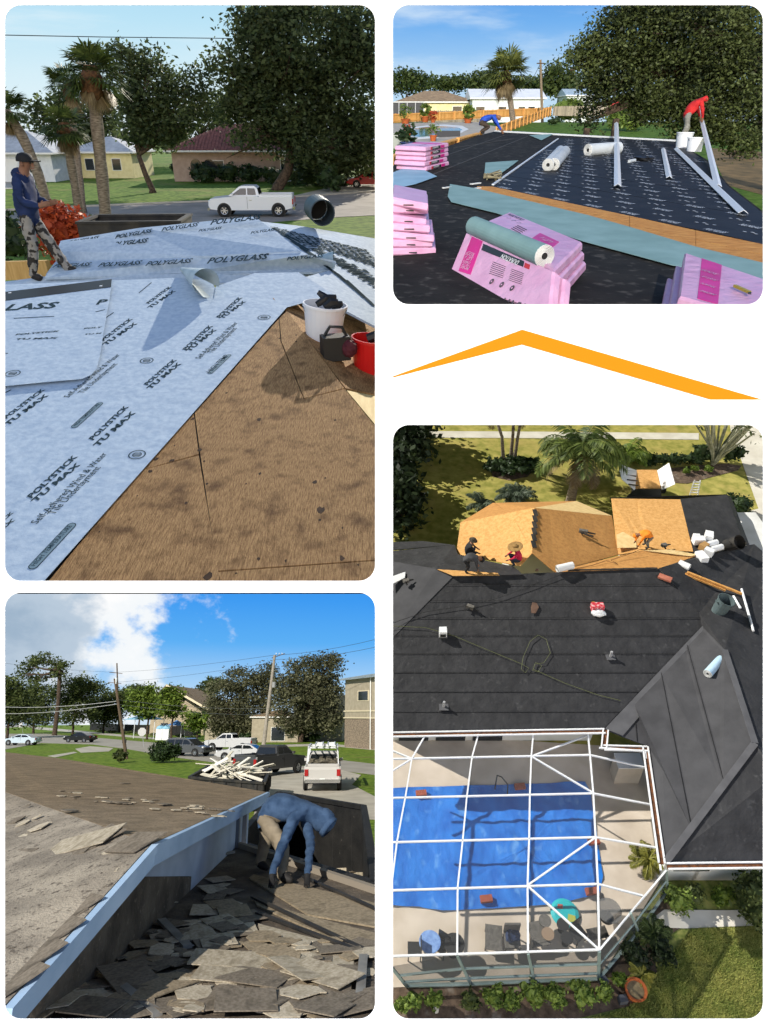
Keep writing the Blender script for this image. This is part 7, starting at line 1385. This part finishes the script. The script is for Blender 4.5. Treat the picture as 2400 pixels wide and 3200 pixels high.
b8('bright small shrub at the right end of the bed', z8(1015,720), .28, .5, bright_leaf); b8('dark shrub at the foot of the angled screen', z8(1080,620), .5, .9, dark_leaf, 700); b8('second dark shrub along the angled screen', z8(1190,600), .5, .8, dark_leaf, 700); b8('shrub between the path and the house wall', z8(1270,390), .55, .8, bed_leaf, 700); b8('dark shrub below the house window', z8(1330,370), .5, .7, mid_leaf, 600); b8('palm like shrub left of the big round bush', z8(1445,370), .4, .9, bright_leaf, 500)
bush('glossy_bush', 'large glossy bush at the right edge below the eave', gz(z8(1575,410)), (1.0,.9,1.1), mid_leaf, n=2600, leaf=.14, core=.8)
feather_palm('spiky_plant', 'spiky plant along the dark angled screen', gz(z8(1150,520)), .3, palm_leaf, palm_dead, palm_bark, nf=16, fl=.7, tr=.06, ndead=0, seed=33, lw=.03); feather_palm('spiky_plant', 'small spiky plant beside the terracotta planter', gz(z8(1105,700)), .2, yell_leaf, palm_dead, palm_bark, nf=14, fl=.5, tr=.04, ndead=0, seed=34, lw=.025)
c = gz(z8(1078,770)); t = thing('terracotta_planter', 'round terracotta planter with dry soil beside the bed', 'planter', c); MB().lathe([(0,.02),(.22,0),(.3,.34),(.33,.34),(.33,.38),(.27,.38),(.25,.28)], n=24).part('pot', terra, t, rel=True); MB().lathe([(0,.31),(.26,.31)], n=20).part('soil', M('dry_soil','8a7a5a','6b5d44',sc=9,rough=.95), t, rel=True)
for lab, pp, rz in (('dark grey block at the corner of the cage bed', z8(945,722), .5), ('dark grey block below the terracotta planter', z8(1028,800), .1)): c = gz(pp); MB().box(c+Vector((0,0,.12)), (.24,.2,.22), rz=rz).solo('stone_block', M('slate','4a4c52',rough=.8), lab, 'block')
c = gz(z8(378,800),.35); MB().blob(c, .12, 12, .05).solo('garden_orb', wf4, 'grey ornamental orb in the shrub bed', 'ornament'); c = gz(z8(225,840)); MB().blob(c+Vector((0,0,.12)), (.09,.12,.14), 10, .2).solo('garden_stone', M('pale_stone','b9b5ad',rough=.9), 'pale garden ornament at the left of the bed', 'ornament')
# ---------------- front garden
feather_palm('queen_palm', 'large queen palm with brown drooping fronds behind the house', gz(z6(805,375)), 3.7, leafmat('queen_palm_leaf', (.045,.075,.015), (.18,.23,.055)), palm_dead, palm_bark, nf=26, fl=3.0, tr=.26, seed=41, ndead=7, lw=.11)
for lab, p, ln, sd in (('left slim palm leaning out of the round bed', z6(515,215), (-1.1,.4), 51), ('middle slim palm of the round bed', z6(545,205), (-.1,.5), 52), ('right slim palm of the round bed', z6(560,212), (.25,.4), 53)): feather_palm('slim_palm', lab, gz(p), 4.2, palm_leaf, palm_dead, palm_bark, nf=15, fl=1.7, tr=.11, lean=ln, seed=sd, ndead=2, lw=.06)
for k, (x, y) in enumerate(((480,230),(530,245),(585,245),(625,225),(560,215))): bush('bed_shrub', names[k]+' low dark shrub of the round palm bed', gz(z6(x, y)), (1.0,.8,.5), hedge_leaf, n=600, leaf=.2, group='shrubs of the palm bed')
feather_palm('sago_palm', 'bright fan plant right of the queen palm', gz(z6(1035,215)), .8, bright_leaf, palm_dead, palm_bark, nf=20, fl=1.8, tr=.15, seed=61, ndead=0, lw=.09)
for k, (x, y) in enumerate(((1110,205),(1180,208),(1250,208),(1330,205),(1360,195),(1490,200))): bush('hedge_plant', names[k]+' plant from the left of the low hedge by the mulch bed', gz(z6(x, y)), (.95,.6,.5 if k < 4 else .9), hedge_leaf, n=500, leaf=.18, group='low hedge by the mulch bed')
for k, (x, y) in enumerate(((1300,250),(1340,240),(1400,240))): bush('bed_plant', names[k]+' small bright plant in the mulch bed', gz(z6(x, y)), (.35,.3,.3), bright_leaf, n=160, leaf=.14, group='small plants in the mulch bed')
c = gz(z6(1420,215)); t = thing('candelabra_tree', 'pale many stemmed candelabra plant by the mulch bed', 'plant', c); mb = MB(); rg = random.Random(4); tips = []
for k in range(26): a_ = rg.uniform(0,6.28); r1 = rg.uniform(.3,.9); r2 = rg.uniform(.8,2.2); h_ = rg.uniform(3.0,5.0); e = Vector((math.cos(a_)*r2, math.sin(a_)*r2, h_)); mb.tube([(0,0,.1), (math.cos(a_)*r1*.7, math.sin(a_)*r1*.7, h_*.35), e], [.12,.08,.05], 5); tips.append(c+e)
mb.part('stems', M('pale_stem','9b9b86','7e8069',sc=5,rough=.8), t, rel=True); rng = nprng(); pts = np.array([list(tt) for tt in tips for _ in range(22)])+rng.normal(size=(26*22,3))*.28; v = leaves(pts, .28, rng, asp=.35)-np.array(c); o = link(bpy.data.objects.new('leaves', quads_mesh(v, 'leaves', mid_leaf))); o.parent = t; LM[o.name] = lm(t)
def tr4(lab, pp, blobs, mat=dark_leaf, nlf=3600, ncl=110): tree('shade_tree', lab, gz(pp), blobs, mat, bark, ncl=ncl, nlf=nlf, leaf=.4, spread=.5, tr=.3, cut='R', group='dark trees at the left')
tr4('dark shade tree at the top left corner of the lawn', z6(70,170), [((.2,0,1.6),(1.7,1.8,1.2)),((.9,.5,2.4),(1.3,1.5,.9)),((.3,1.8,2.6),(1.5,1.6,.9)),((.6,-1,1.4),(1.1,1.1,.9))]); tr4('dark shade tree at the left edge beside the lawn', z6(25,330), [((.1,0,1.4),(.9,1.5,1.1)),((.2,.4,2.1),(.8,1.2,.8)),((.1,-1.4,1.4),(.7,1,.9))], nlf=3000); tr4('lower dark shrub tree at the left edge', z6(30,480), [((.3,0,1.4),(.9,1.2,1.2)),((.4,.6,2.2),(.7,.8,.8))], nlf=1500)
for lab, p, r in (('upper round shrub beside the garage', z6(1525,425), .9), ('lower round shrub beside the garage', z6(1550,500), .85)): bush('round_shrub', lab, gz(p), (r,r,r*.9), hedge_leaf, n=900, leaf=.16)
for lab, p, sd in (('left grey-green cycad below the bare roof', z6(420,415), 71), ('right grey-green cycad below the bare roof', z6(575,375), 72), ('middle grey-green cycad below the bare roof', z6(545,372), 73)): feather_palm('cycad', lab, gz(p), .5, leafmat('cycad_leaf',(.05,.075,.045),(.14,.18,.12)), palm_dead, palm_bark, nf=16, fl=1.2, tr=.15, seed=sd, ndead=0, lw=.06)
# dump trailer with open side panels
c = gz(z6(1135,330)); t = thing('dump_trailer', 'trailer with white side panels folded out beyond the garage', 'trailer', c); kx = 2.9
T0 = [Zf(z6(*p), -22.9) for p in ((1092,232),(1178,232),(1196,312),(1088,312))]; MB().prism(T0, (0,0,-.08)).part('bed', osb4, t)
MB().prism([Zf(z6(1092,235),-22.9), Zf(z6(1015,207),-21.9), Zf(z6(1030,275),-21.9), Zf(z6(1085,322),-22.9)], (-.05,0,.02)).part('side_panel', gut, t); MB().prism([Zf(z6(1180,235),-22.9), Zf(z6(1228,204),-21.9), Zf(z6(1254,296),-21.9), Zf(z6(1200,320),-22.9)], (.05,0,.02)).part('side_panel', gut, t)
for k in range(4): MB().bar(Zf(z6(1085+k*4,240+k*20),-22.85), Zf(z6(1040+k*6,235+k*20),-22.2), .06).part('strut', blk4, t)
MB().prism([Zf(z6(1050,345),-22.9), Zf(z6(1200,345),-22.9), Zf(z6(1196,315),-22.85), Zf(z6(1085,315),-22.85)], (0,0,-.7)).part('chassis', blk4, t)
for x in (1080,1195): p = gz(z6(x, 330)); MB().lathe([(0,-.12),(.4,-.12),(.4,.12),(0,.12)], p+Vector((0,0,.4)), 16, axis=(1,0,0)).part('wheel', M('tyre',(.012,.012,.012)), t)
t = thing('step_ladder', 'small aluminium ladder standing on the lawn by the garage', 'ladder', gz(z6(1338,340)))
for s in (-.25,.25): MB().bar(gz(z6(1338,340))+Vector((s,0,0)), gz(z6(1338,340))+Vector((s*.7,.1,1.0)), .06).part('stile', gut, t)
for k in range(5): MB().bar(gz(z6(1338,340))+Vector((-.23,.02*k,.15+.18*k)), gz(z6(1338,340))+Vector((.23,.02*k,.15+.18*k)), .05).part('rung', gut, t)
# ---------------- things on the roof
def on(pp, z=None): return PM.hit(pp) if z is None else onZ(pp, z)
def vent(lab, p, white=True):
    c = on(p); t = thing('roof_vent', lab, 'vent', c); MB().box(c+Vector((0,0,.02)), (.36,.36,.03)).part('flashing', M('valley_grey','5a5a5d'), t)
    if white: MB().box(c+Vector((0,0,.18)), (.3,.32,.28)).part('hood', gut, t); MB().box(c+Vector((0,-.17,.14)), (.24,.02,.14)).part('louvre', blk4, t)
    else: MB().tube([c, c+Vector((0,0,.3))], .05, 10).part('pipe', M('grey_pvc',(.35,.35,.36),rough=.5), t)
vent('white box vent on the left of the charcoal roof', z7(254,48)); vent('pipe vent at the lower left of the charcoal roof', z7(258,358), False); vent('pipe vent right of the cable loop', z7(978,142), False)
c = on(z6(926,860)); t = thing('cement_bag', 'red and white bag standing on the charcoal roof', 'bag', c); MB().blob(c+Vector((0,0,.12)), (.3,.2,.14), 12, .12).part('sack', gut, t); MB().box(c+Vector((-.02,.24,.22)), (.5,.3,.28)).part('red_box', M('red_box', (.5,.03,.05), (.7,.4,.4), sc=8, rough=.5, ramp=(.5,.6)), t); lettering('ROOF', c+Vector((-.22,.08,.3)), c+Vector((.2,.08,.3)), (0,-.6,.8), t, whi); MB().lathe([(0,0),(.09,0),(.09,.1),(0,.1)], c+Vector((-.1,.52,.1)), 12).part('tape_roll', M('orange_tape',(.5,.25,.05),rough=.5), t)
def can(lab, pp, z, r=.33, h=.85, ax=(0,0,1), col=None):
    c = onZ(pp, z); t = thing('rubbish_bin', lab, 'bin', c); m_ = col or M('grey_bin','5c6a6c','4b585a',sc=2,rough=.5); MB().lathe([(0,.02),(r*.82,0),(r,h),(r*1.06,h),(r*1.06,h-.05),(r*.95,h-.02),(r*.9,h*.3),(0,h*.3)], c, 24, axis=ax).part('shell', m_, t)
    MB().lathe([(0,h*.5),(r*.9,h*.5)], c, 18, axis=ax).part('contents', blk4, t)
    for s in (-1,1): MB().box(c+Vector(ax)*(h*.85)+Vector((s*(r*1.08),0,0)), (.06,.16,.05)).part('handle', m_, t)
can('blue-grey rubbish bin standing on the right roof slope', z6(1440,850), -20.45, ax=Vector((.15,-.1,1)).normalized()); can('dark rubbish bin tipped over beside the garage slope', z6(1478,560), -20.45, .33, .8, ax=Vector((.35,-.6,.75)).normalized(), col=dk)
def wroll(lab, p0, p1, z, r, mat=gut): a = onZ(p0, z+r); b = onZ(p1, z+r); roll(lab, (a+b)/2, b-a, r, (b-a).length, mat, name='underlayment_roll')
wroll('white roll on the valley of the right wing', z7(1398,215), z7(1460,148), -20.55, .17, M('pale_blue_roll','b7d3e6','a6c4d9',sc=2,rough=.5)); wroll('white roll at the top of the charcoal roof', z6(748,660), z6(815,645), -19.65, .16); wroll('upper white roll in the heap by the garage', z6(1390,558), z6(1438,545), -20.3, .14); wroll('middle white roll in the heap by the garage', z6(1412,578), z6(1460,565), -20.3, .14); wroll('white roll lying below the material heap', z6(1275,635), z6(1320,655), -20.1, .16)
for k, (x, y, w) in enumerate(((1355,548,.5),(1378,575,.4),(1400,530,.5),(1368,620,.55),(1400,598,.4),(1345,535,.3))): c = onZ(z6(x, y), -20.25); MB().box(c+Vector((0,0,.15)), (w,w*.7,.3), rz=k*.6).solo('material_box', gut if k != 1 else M('cardboard','a5804f',rough=.9), ('white box at the left of the material heap','brown cardboard box in the material heap','white box at the top of the material heap','white box below the material heap','small white box among the rolls','smallest white box at the edge of the material heap')[k], 'box')
for lab, a, b, w in (('long timber board on the upper right slope', z6(1238,658), z6(1475,752), .12), ('second timber board beside the long board', z6(1310,675), z6(1545,768), .1)): MB().bar(onZ(a,-19.95), onZ(b,-20.3), w, .08).solo('timber_board', wood[0], lab, 'board')
for lab, a, b, r in (('long white pipe lying near the rubbish bin', z6(1545,748), z6(1596,928), .05), ('short white pipe left of the long pipe', z6(1510,778), z6(1540,830), .05)): MB().tube([onZ(a,-20.3), onZ(b,-20.35)], r, 10).solo('white_pipe', gut, lab, 'pipe')
c = on(z6(1213,703))+Vector((0,0,.05)); MB().box(c, (.55,.3,.08), rz=-.6).solo('clay_tile', M('clay_tile','b5705a','9e5e4b',sc=5,rough=.9), 'reddish clay tile at the top of the valley', 'tile')
MB().prism([on(z6(x, y))+Vector((0,0,.05)) for x, y in ((640,808),(660,812),(668,830),(655,855),(636,855),(634,830))], (0,0,-.01)).solo('felt_patch', M('brown_patch','6b5345','5a4438',sc=4,rough=.9), 'brown felt scrap in the middle of the charcoal roof', 'felt scrap')
MB().prism([on(z6(x, y))+Vector((0,0,.05)) for x, y in ((655,664),(668,662),(668,672),(652,674))], (0,0,-.01)).solo('felt_patch', M('brown_patch','6b5345'), 'small brown scrap below the orange ridge', 'felt scrap')
def tool(lab, pp, z=None, rz=0, L=.6):
    c = on(pp, z)+Vector((0,0,.08)); t = thing('power_tool', lab, 'tool', c, rz); MB().box((0,0,.02),(L*.5,.16,.14)).part('housing', wf4, t, rel=True); MB().tube([(L*.2,0,0),(L*.7,0,-.02)], [.05,.03], 7).part('nozzle', blk4, t, rel=True); MB().tube([(0,0,0),(-.05,-.2,-.02)], .04, 7).part('handle', blk4, t, rel=True)
tool('dark power tool on the left of the charcoal roof', z6(372,832), None, -.5); tool('nail gun lying on the orange sheathing', z6(860,505), -20.0, -.3, .8); tool('tool on the orange deck beside the man in orange', z6(1208,565), -20.2, .3, .5); tool('small tool at the left edge of the roof', z6(95,720), -20.2, .4, .5)
MB().prism([onZ(z6(x, y), -20.3) for x, y in ((20,700),(92,675),(90,700),(20,735))], (0,0,.03)).solo('white_sheet', gut, 'white sheet at the left edge of the roof', 'sheet')
MB().bar(onZ(z6(790,490),-20.0), onZ(z6(905,520),-20.2), .09, .04).solo('roofing_strip', dk, 'dark strip lying on the orange sheathing', 'strip')
for lab, pts in (('black cord running up across the charcoal roof', [z6(20,905),z6(180,850),z6(350,825),z6(480,795),z6(650,735),z6(800,675)]), ('green cable making a loop on the charcoal roof', [z7(20,12),z7(180,20),z7(300,55),z7(480,130),z7(590,175),z7(625,195),z7(610,215),z7(592,200),z7(600,150),z7(630,80),z7(665,52),z7(700,70),z7(718,130),z7(690,172),z7(650,178),z7(642,205),z7(665,212),z7(680,185),z7(655,170),z7(645,200),z7(780,260),z7(920,310),z7(1020,335)])):
    MB().tube([on(p)+Vector((0,0,.06)) for p in pts], .011, 6).solo('extension_cable', M('cable_green','5a5f3c',rough=.7) if 'green' in lab else blk4, lab, 'cord')
MB().tube([onZ(p,-19.75) for p in (z6(820,662),z6(900,645),z6(960,625),z6(1010,640),z6(980,622),z6(1050,600),z6(1110,575))], .013, 6).solo('extension_cable', M('cord_brown','6a4a2a',rough=.7), 'brown cord across the orange deck strip', 'cord')
# workers
def crouch(lab, o, sx, shirt, pants, hat, hatr=.12, s=1.0, bend=0):
    def J(x, z, y=0): return o+Vector((sx*x*s, y*s, z*s))
    if bend: d = dict(pelvis=J(-.2,.74), spine=J(-.03,.84), chest=J(.2,.84), neck=J(.38,.78), head=J(.47,.72), top=J(.53,.68), ls=J(.22,.76,-.19), le=J(.3,.5,-.22), lw=J(.36,.28,-.18), lh=J(.38,.2,-.17), rs=J(.22,.76,.19), re=J(.32,.5,.2), rw=J(.4,.28,.16), rh=J(.42,.2,.15), lp=J(-.2,.68,-.1), lk=J(-.02,.4,-.14), la=J(-.16,.09,-.14), lt=J(-.02,.05,-.15), rp=J(-.2,.68,.1), rk=J(.0,.42,.14), ra=J(-.1,.09,.16), rt=J(.04,.05,.16))
    else: d = dict(pelvis=J(-.15,.32), spine=J(-.13,.5), chest=J(-.05,.68), neck=J(.04,.84), head=J(.08,.95), top=J(.1,1.03), ls=J(-.02,.76,-.2), le=J(.16,.52,-.24), lw=J(.34,.38,-.16), lh=J(.4,.33,-.14), rs=J(-.02,.76,.2), re=J(.16,.52,.24), rw=J(.34,.4,.16), rh=J(.4,.36,.14), lp=J(-.14,.28,-.11), lk=J(.24,.42,-.18), la=J(.05,.09,-.16), lt=J(.19,.05,-.17), rp=J(-.14,.28,.11), rk=J(.26,.4,.18), ra=J(.06,.09,.16), rt=J(.2,.05,.17))
    t, V = person('person', lab, d, dict(shirt=shirt, pants=pants, skin=skin, hand=skin, head=skin, hair=hat, shoe=boot), rad=dict(chest=.19, spine=.18, pelvis=.17, lk=.08, rk=.08))
    face(t, V, (sx*.8,-.2,-.4), skin, tl); u_ = (V['top']-V['head']).normalized()
    MB().lathe([(hatr*2,.0),(hatr*1.95,.02),(.125,.03),(.11,.1),(.04,.13),(0,.13)], V['head']+u_*.045, 20, axis=u_).part('hat', hat, t)
blackc = M('black_cloth', (.015,.015,.017), rough=.9); pinkc = M('crimson_cloth', (.42,.01,.05), (.55,.02,.07), sc=6, rough=.85); orangec = M('orange_cloth', (.75,.2,.01), (.85,.26,.02), sc=6, rough=.8); straw = M('straw', '9b7a48', '7d6138', sc=12, rough=.9); jean = M('dark_jeans', (.02,.025,.04), rough=.9)
crouch('man in dark clothes and a cap sitting at the edge of the orange roof', onZ(z6(370,610),-20.55), 1, blackc, jean, M('brown_cap',(.06,.05,.035),rough=.9), .1); crouch('man in black bending over beside the seated man in a cap', onZ(z6(365,672),-19.75), 1, M('charcoal_cloth',(.05,.05,.055),rough=.9), blackc, blackc, .06, bend=1); crouch('man in a crimson shirt and straw hat crouching', onZ(z6(565,640),-19.95), -1, pinkc, jean, straw, .17); crouch('man in an orange shirt bending on the orange roof', onZ(z6(1122,568),-20.35), -1, orangec, M('grey_work_trousers','6e6a62',rough=.9), orangec, .06, bend=1)
